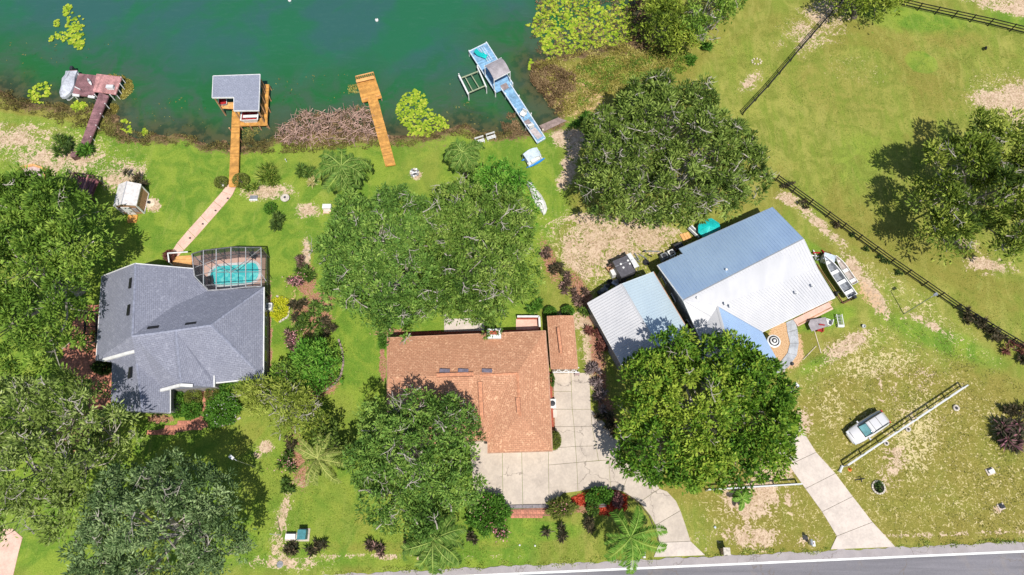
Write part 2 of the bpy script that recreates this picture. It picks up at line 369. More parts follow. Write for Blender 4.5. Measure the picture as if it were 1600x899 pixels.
# red mulch and clay beds
for a in [(488, 495, 34, 32, 10, .35), (480, 440, 16, 30, 0, .4), (505, 606, 30, 14, -20, .3), (500, 470, 24, 14, 0, .3), (864, 640, 5, 60, -3, .3), (935, 570, 12, 70, -8, .4), (948, 640, 12, 40, -20, .4), (915, 470, 14, 60, -28, .4),
          (935, 790, 48, 14, -5, .25), (598, 570, 6, 32, 0, .2), (610, 520, 30, 6, -2, .3), (745, 790, 12, 16, 0, .4), (466, 720, 16, 50, -10, .6), (250, 655, 26, 8, 0, .4), (120, 680, 60, 40, 0, .9), (421, 520, 4, 90, 0, .2), (860, 410, 12, 40, -20, .5)]:
    put(mulch, blob(*a), .9)
put(tan, blob(1228, 540, 26, 38, -20, .2), 1.); put(tan, blob(1270, 488, 34, 6, -28, .3), 1.); put(tan, blob(421, 520, 4, 95, 0, .3), .9); put(tan, blob(900, 150, 60, 46, 30, .5), .5); put(tan, blob(460, 485, 8, 40, 0, .4), .5); put(tan, blob(1360, 465, 40, 16, 45, .5), .5)
far = (PY < -50) | (np.abs(X) > 82) | (Y < -8)
for a_ in (sand, mulch, speck, tan): a_[far] = 0
lush[far] = .45; dry[far] = .3; mud[far] *= .5
za = np.stack([sand, lush, dry, mud], 1); zb = np.stack([mulch, speck, tan, np.ones(X.shape)], 1)
nx, ny = len(ax), len(ay); I = np.arange((ny - 1) * (nx - 1)); r_, c_ = I // (nx - 1), I % (nx - 1)
F = np.stack([r_ * nx + c_, r_ * nx + c_ + 1, (r_ + 1) * nx + c_ + 1, (r_ + 1) * nx + c_], 1)
gm = bpy.data.materials.new('lawn_and_soil'); b = NB(gm)
P0 = b.pos()
A = b.n('ShaderNodeAttribute', attribute_name='zone_a'); B = b.n('ShaderNodeAttribute', attribute_name='zone_b')
sa = b.n('ShaderNodeSeparateColor'); b.l(A.outputs['Color'], sa.inputs[0]); sb = b.n('ShaderNodeSeparateColor'); b.l(B.outputs['Color'], sb.inputs[0])
aS, aL, aD, aM = sa.outputs[0], sa.outputs[1], sa.outputs[2], A.outputs['Alpha']; bM, bK, bT = sb.outputs[0], sb.outputs[1], sb.outputs[2]
n_big = b.noise(P0, .07, 4, .6, .8); n_mid = b.noise(b.mapping(P0, (1, 1, 1), (0, 0, .6)), .33, 4, .6, 1.2); n_str = b.noise(b.mapping(P0, (.9, .18, 1), (0, 0, -.75)), .9, 4, .6, .6)
n_hi = b.noise(P0, 2.3, 4, .65, 1.5); n_fine = b.noise(P0, 8.5, 3, .7)
n_s2 = b.noise(b.mapping(P0, (.55, .16, 1), (0, 0, -.9)), .9, 5, .68, 1.4); n_pat = b.noise(P0, .8, 4, .65, 1.0)
g_ol = b.mix(b.step(n_mid, .38, .62), (.19, .222, .032), (.345, .34, .072))
g_ol = b.mix(b.step(n_str, .40, .70), g_ol, (.20, .265, .032)); g_ol = b.mix(b.math('MULTIPLY', b.step(n_big, .46, .62), .7), g_ol, (.25, .205, .042))
g_lu = b.mix(b.step(n_mid, .38, .62), (.105, .235, .017), (.235, .335, .035)); g_lu = b.mix(b.math('MULTIPLY', b.step(n_big, .50, .68), .6), g_lu, (.27, .29, .048))
g_ol = b.mix(b.math('MULTIPLY', b.step(n_s2, .50, .64), .55), g_ol, (.36, .34, .085)); g_ol = b.mix(b.math('MULTIPLY', b.step(n_pat, .54, .68), .5), g_ol, (.13, .185, .02))
g_lu = b.mix(b.math('MULTIPLY', b.step(n_s2, .52, .66), .45), g_lu, (.30, .36, .07)); g_lu = b.mix(b.math('MULTIPLY', b.step(n_pat, .54, .70), .5), g_lu, (.085, .185, .014))
col = b.mix(b.step(b.math('ADD', aL, b.math('MULTIPLY', b.math('SUBTRACT', n_mid, .5), .9)), .25, .7), g_ol, g_lu)
col = b.mix(b.math('MULTIPLY', b.step(b.math('ADD', aD, b.math('SUBTRACT', n_mid, .5)), .2, .8), .75), col, b.mix(b.step(n_hi, .4, .62), (.21, .165, .032), (.33, .255, .065)))
col = b.mix(b.step(n_fine, .30, .72), b.mix(.38, col, (.04, .065, .010)), b.mix(.16, col, (.42, .42, .12)))
hf = b.math('ADD', b.math('MULTIPLY', n_hi, .75), b.math('MULTIPLY', n_fine, .25))
spk = b.step(b.math('ADD', hf, b.math('MULTIPLY', bK, .20)), .675, .735)
col = b.mix(b.math('MULTIPLY', spk, b.step(bK, .05, .3)), col, (.56, .47, .25))
snd = b.step(b.math('ADD', b.math('ADD', b.math('MULTIPLY', aS, .92), b.math('MULTIPLY', b.math('SUBTRACT', hf, .5), 2.6)), b.math('MULTIPLY', b.math('SUBTRACT', n_mid, .5), 1.6)), .54, .72)
scol = b.mix(b.step(n_hi, .38, .62), (.40, .275, .185), (.60, .46, .33))
scol = b.mix(b.math('MULTIPLY', b.step(n_fine, .56, .66), .6), scol, (.36, .30, .13))
col = b.mix(b.math('MULTIPLY', snd, b.step(aS, .08, .2)), col, scol)
mcol = b.mix(b.step(n_hi, .42, .60), (.075, .048, .025), (.25, .165, .085)); mcol = b.mix(b.math('MULTIPLY', b.step(n_mid, .5, .62), .6), mcol, (.16, .15, .04))
col = b.mix(b.step(b.math('ADD', aM, b.math('MULTIPLY', b.math('SUBTRACT', hf, .5), 2.2)), .35, .65), col, mcol)
col = b.mix(b.step(b.math('ADD', bT, b.math('MULTIPLY', b.math('SUBTRACT', hf, .5), 2.4)), .45, .65), col, b.mix(b.step(n_fine, .35, .6), (.40, .23, .11), (.62, .42, .25)))
col = b.mix(b.step(b.math('ADD', bM, b.math('MULTIPLY', b.math('SUBTRACT', hf, .5), 3.0)), .55, .75), col, b.mix(b.step(n_fine, .38, .62), (.22, .09, .05), (.46, .25, .17)))
b.l(col, b.b.inputs['Base Color']); b.b.inputs['Roughness'].default_value = .95; b.b.inputs['Specular IOR Level'].default_value = .15
b.bump(hf, .55, .12)
me = np_mesh('ground', np.stack([X, Y, Z], 1), F, gm, {'zone_a': ('FLOAT_COLOR', za), 'zone_b': ('FLOAT_COLOR', zb)}, True)
struct(link_mesh('ground', me))

# lake: one sheet, shallow water shows the brown bed through its tint
wx = np.concatenate([-np.geomspace(900, 92, 6), np.arange(-90, 40, .8), np.geomspace(41, 400, 8)]); wy = np.concatenate([np.arange(38, 90, .8), np.geomspace(91, 900, 8)])
QX, QY = np.meshgrid(wx, wy); q1, q2 = QX.ravel(), QY.ravel()
dep = seg_dist(shore, q1, q2) * np.where(point_in(shore, q1, q2), 1, -1)
wm = bpy.data.materials.new('green_lake_water'); b = NB(wm)
dA = b.n('ShaderNodeAttribute', attribute_name='depth').outputs['Fac']; P0 = b.pos()
w1 = b.noise(P0, .06, 4, .6, .6); w2 = b.noise(P0, .22, 4, .6, .8); w3 = b.noise(P0, .9, 3, .6)
deep = b.mix(b.step(b.math('ADD', w1, b.math('MULTIPLY', w2, .4)), .60, .80), (.030, .102, .092), (.020, .122, .060))
shal = b.mix(b.step(w2, .38, .62), (.018, .112, .032), (.050, .088, .052))
dn = b.math('ADD', dA, b.math('MULTIPLY', b.math('SUBTRACT', w2, .5), 14))
c = b.mix(b.step(dn, 2, 15), shal, deep); c = b.mix(b.math('MULTIPLY', b.step(b.noise(b.mapping(P0, (.35, 1.4, 1), (0, 0, .25)), 1.6, 5, .65, .6), .5, .75), .16), c, (.07, .16, .13))
edge = b.mix(b.step(w3, .4, .6), (.030, .045, .024), (.075, .075, .034))
c = b.mix(b.step(b.math('ADD', dA, b.math('MULTIPLY', b.math('SUBTRACT', w2, .5), 5)), -.2, 4.2), edge, c)
b.l(c, b.b.inputs['Base Color']); b.b.inputs['Roughness'].default_value = .10; b.b.inputs['IOR'].default_value = 1.33
b.bump(b.noise(b.mapping(P0, (1, 1.8, 1), (0, 0, .4)), 2.2, 4, .6), .22, .08)
n1, n2 = len(wx), len(wy); I = np.arange((n2 - 1) * (n1 - 1)); r_, c_ = I // (n1 - 1), I % (n1 - 1)
Fw = np.stack([r_ * n1 + c_, r_ * n1 + c_ + 1, (r_ + 1) * n1 + c_ + 1, (r_ + 1) * n1 + c_], 1)
me = np_mesh('lake_water', np.stack([q1, q2, np.full(q1.shape, -.36)], 1), Fw, wm, {'depth': ('FLOAT', dep)}, True)
struct(link_mesh('lake_water', me))

# road along the bottom
am = bpy.data.materials.new('asphalt'); b = NB(am); P0 = b.pos()
s1 = b.noise(b.mapping(P0, (.05, 1.0, 1), (0, 0, -.042)), 1.2, 4, .6); s2 = b.noise(P0, 14, 3, .7)
b.l(b.mix(b.step(s2, .3, .7), b.mix(b.step(s1, .3, .7), (.13, .125, .14), (.19, .18, .20)), b.mix(b.step(s1, .3, .7), (.16, .155, .17), (.23, .22, .24))), b.b.inputs['Base Color'])
b.b.inputs['Roughness'].default_value = .85; b.bump(s2, .3, .02)
stains_am = am
am2 = bpy.data.materials.new('worn_shoulder_asphalt'); b = NB(am2); P0 = b.pos(); s2 = b.noise(P0, 9, 3, .7); s1 = b.noise(P0, .7, 4)
b.l(b.mix(b.step(s1, .3, .75), b.mix(s2, (.26, .235, .24), (.37, .335, .34)), b.mix(s2, (.33, .295, .295), (.43, .39, .39))), b.b.inputs['Base Color']); b.b.inputs['Roughness'].default_value = .9
re0 = lambda x: -.87 + .0446 * x                       # grass edge of the shoulder
rl0 = lambda x: -1.58 + .0405 * x                      # white edge line
def strip(name, f0, f1, z, m, x0=-400, x1=400, n=40):
    mb = MB(); xs = [x0 + (x1 - x0) * i / n for i in range(n + 1)]
    if f1 is None: return
    vs = [(x, f0(x), z) for x in xs] + [(x, f1(x), z) for x in xs]
    mb.add(vs, [(i, i + 1, n + 2 + i, n + 1 + i) for i in range(n)]); return struct(mb.build(name, m))
rng2 = np.random.default_rng(3); jag = {}
def rag(x):
    return re0(x) + .10 * math.sin(x * 1.7) * math.sin(x * .53) + .05 * math.sin(x * 5.1)
strip('road_shoulder', lambda x: rl0(x) - .3, rag, .03, am2, -140, 140, 800)
strip('road', lambda x: rl0(x) - 8.2, lambda x: rl0(x) - .02, .035, am)
PAINT = mat('road_line_paint', (.80, .80, .78), .7, .06, 3.0, c2=(.7, .7, .68), bump=0)
strip('road_line', lambda x: rl0(x) - .10, lambda x: rl0(x) + .10, .040, PAINT)
YEL = mat('yellow_line_paint', (.62, .42, .05), .7, .1, 3.0)
strip('road_center_line', lambda x: rl0(x) - 3.75, lambda x: rl0(x) - 3.63, .040, YEL)

stains(am); stains(am2)
def slab_set(name, polys, z0, z1, m, gap=.018, base_m=None, part='slab', kind=True, parent_label=None):
    allp = [p for q in polys for p in WL(q)]; c = cen(allp)
    root = bpy.data.objects.new(name, None); COL.objects.link(root); root.location = c; struct(root)
    for q in polys:
        q2 = inset([(p.x, p.y) for p in WL(q)], gap)
        MB().prism([(p.x, p.y) for p in q2], z0, z1).build(part, m if not isinstance(q, tuple) else q[1], root)
    return root
# brown house driveway: slabs cast between saw cuts
dw = [[(864, 583), (892, 583), (893, 612), (865, 612)], [(865, 612), (893, 612), (894, 640), (866, 640)], [(892, 583), (921, 583), (923, 640), (894, 640), (893, 612)],
      [(866, 640), (894, 640), (897, 667), (867, 667)], [(894, 640), (923, 640), (925, 667), (897, 667)],
      [(867, 667), (897, 667), (899, 698), (868, 700)], [(897, 667), (925, 667), (931, 697), (899, 698)], [(923, 640), (968, 684), (970, 716), (951, 719), (935, 720), (931, 697), (925, 667)],
      [(868, 700), (899, 698), (901, 723), (857, 727), (857, 704), (868, 704)], [(899, 698), (931, 697), (935, 720), (901, 723)],
      [(733, 689), (762, 689), (762, 704), (785, 704), (786, 790), (742, 788), (738, 740)], [(785, 704), (815, 704), (817, 791), (786, 790)], [(815, 704), (857, 704), (857, 727), (858, 792), (817, 791)],
      [(857, 727), (901, 723), (903, 768), (880, 771), (858, 792)], [(901, 723), (951, 719), (954, 765), (930, 762), (903, 768)],
      [(951, 719), (970, 716), (1000, 735), (984, 734), (972, 768), (954, 765)], [(984, 734), (1000, 735), (1028, 758), (1030, 764), (999, 785), (986, 776), (972, 768)],
      [(1030, 764), (1042, 768), (1056, 783), (1063, 798), (1024, 821), (1016, 806), (999, 785)], [(1063, 798), (1070, 818), (1079, 846), (1030, 848), (1027, 833), (1024, 821)]]
slab_set('driveway_brown_house', dw, .0, .075, CONC)
slab_set('driveway_apron', [[(1030, 848), (1079, 846), (1102, 868), (1021, 871)]], .0, .072, CONC_W)
dw2 = [[(1196, 690), (1215, 640), (1248, 664), (1275, 707), (1232, 727), (1214, 705)], [(1232, 727), (1275, 707), (1305, 740), (1258, 764)], [(1258, 764), (1305, 740), (1332, 776), (1284, 800)],
       [(1284, 800), (1332, 776), (1363, 816), (1307, 838)], [(1307, 838), (1363, 816), (1399, 855), (1297, 859)]]
slab_set('driveway_white_house', dw2, .0, .075, CONC_W)
slab_set('patio_slab', [[(694, 499), (757, 497), (757, 520), (694, 522)]], 0, .09, CONC_W)
slab_set('deck_patio', [[(806, 499), (843, 497), (843, 516), (806, 518)]], 0, .09, PINKC)
slab_set('curved_walkway', [[(1228, 504), (1241, 498), (1246, 515), (1230, 520)], [(1230, 520), (1246, 515), (1248, 537), (1234, 537)], [(1234, 537), (1248, 537), (1245, 556), (1230, 552)], [(1230, 552), (1245, 556), (1232, 574), (1219, 566)], [(1219, 566), (1232, 574), (1209, 588), (1203, 576)]], 0, .07, CONC_B)
slab_set('garden_path', [[(356, 288), (370, 291), (363, 306), (347, 300)], [(347, 300), (363, 306), (347, 325), (334, 315)], [(334, 315), (347, 325), (326, 349), (314, 338)], [(314, 338), (326, 349), (306, 372), (294, 360)], [(294, 360), (306, 372), (288, 391), (277, 380)], [(277, 380), (288, 391), (276, 404), (263, 403)]], 0, .06, PINKC)
slab_set('boat_ramp_slab', [[(842, 197), (872, 184), (886, 189), (850, 206)]], .0, .06, mat('muddy_concrete', (.30, .22, .2), .9, .15, 2))
slab_set('stub_driveway', [[(-60, 830), (20, 826), (36, 840), (30, 862), (20, 905), (-60, 905)]], 0, .06, PINKC)
def pavers(name, polys, m=TERRA, size=.62, z=.07):
    cx = cen([p for q in polys for p in WL(q)]); root = bpy.data.objects.new(name, None); COL.objects.link(root); root.location = cx; struct(root)
    MB_ = MB()
    for q in polys: MB_.prism([(p.x, p.y) for p in WL(q)], 0, z - .03)
    MB_.build('paver_bed', mat('paver_joint_sand', (.30, .15, .10), .9, .2, 3), root)
    sh = MB().prism([(-size / 2 + .015, -size / 2 + .015), (size / 2 - .015, -size / 2 + .015), (size / 2 - .015, size / 2 - .015), (-size / 2 + .015, size / 2 - .015)], -.03, 0)
    me0 = None; cnt = 0; extra = MB()
    for q in polys:
        P = [tuple(p[:2]) for p in WL(q)]; x0 = min(p[0] for p in P); x1 = max(p[0] for p in P); y0 = min(p[1] for p in P); y1 = max(p[1] for p in P)
        i = 0
        yy = y0 + size / 2
        while yy < y1:
            xx = x0 + size / 2 + (i % 2) * size / 2
            while xx < x1:
                if point_in(P, np.array([xx]), np.array([yy]))[0]:
                    if cnt < 280:
                        if me0 is None:
                            o = sh.build('paver', m); me0 = o.data; o.parent = root
                        else: o = link_mesh('paver', me0, root)
                        o.location = Vector((xx, yy, z + random.uniform(0, .006))) - cx
                    else: extra.add([(v[0] + xx, v[1] + yy, v[2] + z) for v in sh.v], sh.f)
                    cnt += 1
                xx += size
            yy += size; i += 1
    if extra.v: stuff(extra.build('paver_field', m, root))
    return root
pavers('side_patio', [[(92, 575), (108, 535), (118, 500), (134, 478), (156, 478), (152, 560), (176, 572), (176, 640), (140, 640), (120, 590)]])
pavers('entry_walkway', [[(230, 676), (262, 668), (290, 658), (316, 648), (318, 640), (314, 606), (334, 606), (327, 640), (332, 655), (324, 668), (290, 674), (255, 680)]], size=.5)
pavers('brick_border', [[(798, 796), (862, 793), (862, 806), (798, 810)]], size=.4)
# ================================================================ BUILDINGS
def roof_mesh(name, verts, faces, m, parent, thick=.14):
    """verts: world points; faces: index loops. Adds UVs: v up the slope, u along it."""
    base = parent_base(parent); P = [Vector(v) for v in verts]
    fs = []
    for f in faces:
        n = sum(((P[f[i]] - P[f[0]]).cross(P[f[i + 1]] - P[f[0]]) for i in range(1, len(f) - 1)), Vector())
        fs.append(list(f) if n.z > 0 else list(f)[::-1])
    cnt = {}
    for f in fs:
        for i in range(len(f)): e = (f[i], f[(i + 1) % len(f)]); cnt[e] = 1
    bnd = [e for e in cnt if (e[1], e[0]) not in cnt]
    n0 = len(P); V = P + [p - Vector((0, 0, thick)) for p in P]
    allf = fs + [tuple(i + n0 for i in f[::-1]) for f in fs] + [(b_, a_, a_ + n0, b_ + n0) for a_, b_ in bnd]
    me = bpy.data.meshes.new(name); me.from_pydata([tuple(v - base) for v in V], [], allf); me.materials.append(m)
    uv = me.uv_layers.new(name='UVMap')
    for p in me.polygons:
        n = p.normal; h = Vector((-n.y, n.x, 0)); h = h.normalized() if h.length > .02 else Vector((1, 0, 0)); u = n.cross(h)
        for li in p.loop_indices:
            co = me.vertices[me.loops[li].vertex_index].co; uv.data[li].uv = (co.dot(h), co.dot(u))
    me.update(); o = bpy.data.objects.new(name, me); COL.objects.link(o); o.parent = parent
    # boundary loop, ordered
    nxt = dict(bnd); loop = [bnd[0][0]]
    while nxt[loop[-1]] != loop[0] and len(loop) < len(bnd): loop.append(nxt[loop[-1]])
    return o, [P[i] for i in loop]
def walls_from(loop, m, parent, d=.4, z0=0.0, name='wall'):
    Q = inset(loop, d); mb = MB(); n = len(loop)
    vs = [(q.x, q.y, z0) for q in Q] + [(q.x, q.y, p.z - .06) for q, p in zip(Q, loop)]
    mb.add(vs, [(i, (i + 1) % n, n + (i + 1) % n, n + i) for i in range(n)]); return mb.build(name, m, parent)
def eave_strip(pts, m, parent, name='fascia', h=.17, w=.10, off=.02):
    c = cen([p for p in pts]); mb = MB()
    for a, b_ in zip(pts[:-1], pts[1:]):
        d = (b_ - a); s_ = Vector((-d.y, d.x, 0)).normalized(); mid = (a + b_) / 2
        mb.beam(a + Vector((0, 0, -.05)), b_ + Vector((0, 0, -.05)), w, h)
    return mb.build(name, m, parent)
def ridge_cap(a, b_, m, parent, w=.34, name='ridge_cap'):
    a = Vector(a); b_ = Vector(b_); d = (b_ - a); s_ = Vector((-d.y, d.x, 0)).normalized() * w / 2
    up = Vector((0, 0, .06)); dn = Vector((0, 0, -.05))
    vs = [a + s_ + dn, a + up, a - s_ + dn, b_ + s_ + dn, b_ + up, b_ - s_ + dn]
    return MB().add(vs, [(0, 1, 4, 3), (1, 2, 5, 4), (0, 3, 5, 2), (0, 2, 1), (3, 4, 5)]).build(name, {SH_GREY: CAP_G, SH_ORANGE: CAP_O}.get(m, m), parent)
def wall_window(parent, a, b_, t, z, w, h, frame=WHITE, out=1):
    """window (> pane) proud of the wall from a to b_ at fraction t"""
    a = Vector((a[0], a[1], 0)); b_ = Vector((b_[0], b_[1], 0)); d = (b_ - a).normalized(); n = Vector((d.y, -d.x, 0)) * out
    c = a + (b_ - a) * t + n * .05 + Vector((0, 0, z)); M = Matrix((d, n, Vector((0, 0, 1)))).transposed()
    wn = MB().box(c, (w, .10, h), M=M).build('window', frame, parent)
    MB().box(c + n * .035, (w - .16, .08, h - .16), M=M).build('pane', GLASS, wn)
    return wn

SH_GREY = shingle_mat('grey_shingles', (.24, .25, .315), (.205, .215, .275), (.295, .305, .37))
SH_ORANGE = shingle_mat('orange_tan_shingles', (.53, .262, .152), (.46, .222, .125), (.70, .41, .25))
SH_BOAT = shingle_mat('pale_grey_shingles', (.285, .305, .385), (.26, .28, .355), (.33, .35, .43))
def vent_box(p, along, m, parent, L=1.1, w=.38, name='roof_vent', h=.12, nrm=None):
    d = Vector(along).normalized(); n = Vector(nrm or (0, 0, 1)).normalized(); s_ = d.cross(n).normalized(); n = s_.cross(d)
    M = Matrix((d, s_, n)).transposed()
    return MB().box(Vector(p) + n * h * .5, (L, w, h), M=M).build(name, m, parent)

CAP_G = mat('grey_ridge_shingle', (.27, .285, .365), .85, .12, 4); CAP_O = mat('tan_ridge_shingle', (.60, .27, .15), .85, .15, 4)
# --- grey house
vx = dict(a=(159, 432, 2.8), b=(211, 412, 5.8), c=(303, 420, 2.8), rS=(206, 525, 5.8), v=(272, 478, 3.9), c1=(304, 434, 2.9), c2=(325, 455, 2.9), g=(412, 449, 2.8), h=(411, 590, 2.8),
          i=(329, 508, 5.8), k=(274, 516, 5.8), j=(337, 598, 2.8), n=(334, 574, 3.1), o=(334, 605, 3.1), l=(282, 601, 4.4), m=(248, 609, 3.3), x=(221, 547, 4.75), u=(213, 569, 4.5), w=(222, 644, 4.3),
          r=(173, 641, 2.8), q=(175, 566, 2.9), t=(266, 608, 3.1), s=(266, 645, 2.8), z=(150, 563, 2.8))
nm = list(vx); pv = [W(*vx[q]) for q in nm]; ix = {q: i for i, q in enumerate(nm)}
gh = thing('grey_roof_house', 'house with a large bluish grey shingle hip roof beside the screened pool', 'house', W(270, 520, 0))
fl = [s_.split() for s_ in ['a b rS', 'a rS x z', 'b c v rS', 'c c1 v', 'v c1 c2', 'rS v k', 'v c2 i k', 'c2 g i', 'i g h', 'k i h j', 'k j n', 'rS k l m', 'rS m u x', 'k n o l', 'u w r q', 'x u q', 'x q z', 'u m t', 'u t s w', 'l o m', 'm o t']]
_, lp = roof_mesh('roof', pv, [[ix[q] for q in f] for f in fl], SH_GREY, gh)
G_ = lambda q: pv[ix[q]]
wl = WL([(166, 437), (303, 428), (309, 440), (330, 460), (407, 455), (406, 584), (340, 590), (330, 571), (330, 600), (262, 606), (262, 640), (178, 636), (180, 563), (157, 558)], 2.8)
MB().prism([(p.x, p.y) for p in wl], 0, 2.74).build('wall', STUCCO_G, gh)
eave_strip([G_('g') + Vector((.05, 0, .02)), G_('h') + Vector((.05, -.05, .02)), G_('j') + Vector((0, -.05, .02))], WHITE, gh, 'gutter', .13, .12)
eave_strip([G_('n') + Vector((.06, 0, .03)), G_('o') + Vector((.06, 0, .03))], WHITE, gh, 'gutter', .2, .13)
eave_strip([G_('s'), G_('t')], WHITE, gh, 'gutter', .13, .10); eave_strip([G_('s'), G_('r')], WHITE, gh, 'gutter', .13, .10); eave_strip([G_('z'), G_('a')], WHITE, gh, 'gutter', .13, .08)
eave_strip([G_('a'), G_('b'), G_('c')], WHITE, gh, 'fascia')
def sliver(pts, zup, name='gable_board'):
    mb = MB(); 
    for (p, q) in zip(pts[:-1], pts[1:]): mb.beam(W(*p), W(*q), .30, .22)
    return mb.build(name, WHITE, gh)
sliver([(161, 563, 3.05), (200, 552, 4.3), (221, 547, 4.95)], 0); sliver([(249, 611, 3.35), (282, 602, 4.55), (301, 603, 4.05)], 0)
for (px, py, z, al) in [(205, 443, 5.45, 'ns'), (202, 485, 5.45, 'ns'), (240, 513, 5.3, 'ew'), (299, 507, 5.3, 'ew'), (204, 583, 4.3, 'ns')]:
    f_ = {'ns': ((.09, -1, 0), (-.52, 0, .85)), 'ew': ((1, .13, .0), (0, .5, .86))}[al]
    p = W(px, py, z); vent_box(p, f_[0], BLACK, gh, 1.15, .36, 'roof_vent', .16, f_[1])
for a_, b_ in (('b', 'rS'), ('rS', 'k'), ('k', 'i'), ('i', 'g'), ('i', 'h'), ('k', 'l'), ('u', 'w')): ridge_cap(G_(a_), G_(b_), SH_GREY, gh, .30)
ea, eb = wl[4], wl[5]
for t_ in (.2, .45, .75): wall_window(gh, (ea.x, ea.y), (eb.x, eb.y), t_, 1.5, 1.3, 1.1, WHITE, -1)
ea, eb = wl[9], wl[8]
MB().beam(W(285, 604, 0) + Vector((0, 0, .0)), W(285, 604, 0) + Vector((0, 0, 3)), .3, .3).build('porch_column', WHITE, gh); MB().beam(W(318, 606, 0), W(318, 606, 0) + Vector((0, 0, 2.9)), .3, .3).build('porch_column', WHITE, gh)
wall_window(gh, wl[10], wl[9], .5, 1.4, 1.2, 1.3, WHITE, -1)
# --- screened pool
cg = thing('pool_enclosure', 'dark framed screened cage over the swimming pool at the grey house', 'pool cage', W(365, 420, 0))
ZC = 2.95
top = [(300, 397), (318, 391.5), (338, 389.5), (361, 386.5), (384, 387), (408, 387), (408.5, 448), (384, 449), (361, 451.5), (338, 453.5), (325, 454), (304, 432)]
TP = WL(top, ZC); BP = [Vector((p.x, p.y, .08)) for p in TP]
FR = mat('bronze_frame', (.20, .19, .19), .4, .15, 4, metal=.3); FRL = mat('pale_frame', (.45, .45, .46), .4, .15, 4, metal=.2)
sm = bpy.data.materials.new('insect_screen'); b = NB(sm); b.b.inputs['Base Color'].default_value = (.03, .03, .035, 1); b.b.inputs['Roughness'].default_value = .7
tr = b.n('ShaderNodeBsdfTransparent'); mx = b.n('ShaderNodeMixShader')
lw = b.n('ShaderNodeLayerWeight'); lw.inputs[0].default_value = .5
b.l(b.math('ADD', .12, b.math('MULTIPLY', lw.outputs['Facing'], .68)), mx.inputs[0]); b.l(tr.outputs[0], mx.inputs[1]); b.l(b.b.outputs[0], mx.inputs[2]); b.l(mx.outputs[0], b.N['Material Output'].inputs[0])
for i in range(len(TP)):
    j_ = (i + 1) % len(TP); MB().beam(TP[i], TP[j_], .09, .12).build('roof_beam', FRL if i > 4 else FR, cg)
    MB().beam(BP[i], TP[i], .08, .08).build('post', FR, cg)
    MB().beam(BP[i] + Vector((0, 0, 1.0)), BP[j_] + Vector((0, 0, 1.0)), .06, .06).build('rail', FR, cg)
    MB().add([BP[i], BP[j_], TP[j_], TP[i]], [(0, 1, 2, 3)]).build('screen_panel', sm, cg)
for a_, b_ in (((318, 391.5), (318, 447)), ((338, 389.5), (338, 453.5)), ((361, 386.5), (361, 451.5)), ((384, 387), (384, 449))):
    MB().beam(W(*a_, ZC + .02), W(*b_, ZC + .02), .09, .10).build('roof_beam', FRL, cg)
for a_, b_ in (((304, 432), (338, 423)), ((338, 425.5), (408, 425)), ((305, 418), (338, 405)), ((303, 401), (330, 420)), ((361, 426), (408, 388)), ((325, 452), (318, 444)), ((322, 446), (408, 441)), ((330, 407), (361, 428)), ((408.5, 428), (416, 440))):
    MB().beam(W(*a_, ZC - .03), W(*b_, ZC - .03), .06, .06).build('roof_purlin', FRL, cg)
rf = MB()
for i in range(1, 11): pass
for q in ([0, 1, 10, 11], [1, 2, 9, 10], [2, 3, 8, 9], [3, 4, 7, 8], [4, 5, 6, 7]):
    MB().add([TP[k_] + Vector((0, 0, .05)) for k_ in q], [(0, 1, 2, 3)]).build('screen_panel', sm, cg)
pdk = struct(bpy.data.objects.new('pool_deck', None)); COL.objects.link(pdk); pdk.location = W(365, 420, 0)
pl = WL([(300, 404), (318, 399), (338, 397), (361, 394), (408, 394), (416, 398), (414, 456), (330, 462), (308, 440)], 0)
PO = [(985, 330), (992, 298), (1010, 270), (1035, 248), (1065, 236), (1120, 231), (1200, 226), (1280, 220), (1310, 208), (1345, 204), (1375, 212), (1398, 236), (1408, 270), (1408, 305), (1398, 340), (1375, 368), (1335, 388), (1280, 400), (1200, 407), (1120, 412), (1060, 412), (1020, 400), (996, 372)]
po = [W(140 + x / 5.287, 370 + y / 5.287, .15) for x, y in PO]
dm = MB(); n = len(po)                                            # deck ring: outer boundary matched to the pool outline
def ray_out(c, d, poly):
    best = 1e9
    for i in range(len(poly)):
        p, q = poly[i], poly[(i + 1) % len(poly)]; e = q - p; den = d.x * e.y - d.y * e.x
        if abs(den) < 1e-9: continue
        t_ = ((p.x - c.x) * e.y - (p.y - c.y) * e.x) / den; s_ = ((p.x - c.x) * d.y - (p.y - c.y) * d.x) / den
        if t_ > 0 and -1e-6 <= s_ <= 1 + 1e-6: best = min(best, t_)
    return best
pc = cen(po)
ang = sorted([math.atan2(p.y - pc.y, p.x - pc.x) for p in pl] + [2 * math.pi * i / 72 - math.pi for i in range(72)])
inn, outr = [], []
for a_ in ang:
    d = Vector((math.cos(a_), math.sin(a_), 0)); ti = ray_out(pc, d, po); to = ray_out(pc, d, pl); inn.append(pc + d * ti); outr.append(pc + d * max(to, ti + .2))
N = len(ang)
dm.add([(p.x, p.y, .15) for p in inn] + [(p.x, p.y, .15) for p in outr] + [(p.x, p.y, -.6) for p in inn] + [(p.x, p.y, 0) for p in outr],
       [(i, N + i, N + (i + 1) % N, (i + 1) % N) for i in range(N)] + [(i, (i + 1) % N, 2 * N + (i + 1) % N, 2 * N + i) for i in range(N)] + [(N + i, 3 * N + i, 3 * N + (i + 1) % N, N + (i + 1) % N) for i in range(N)])
dm.build('deck_surface', PINKC, pdk)
cm = MB()
for i in range(N):
    p, q = inn[i], inn[(i + 1) % N]; cm.beam(Vector((p.x, p.y, 0.165)), Vector((q.x, q.y, .165)), .28, .05)
cm.build('coping', WHITE, pdk)
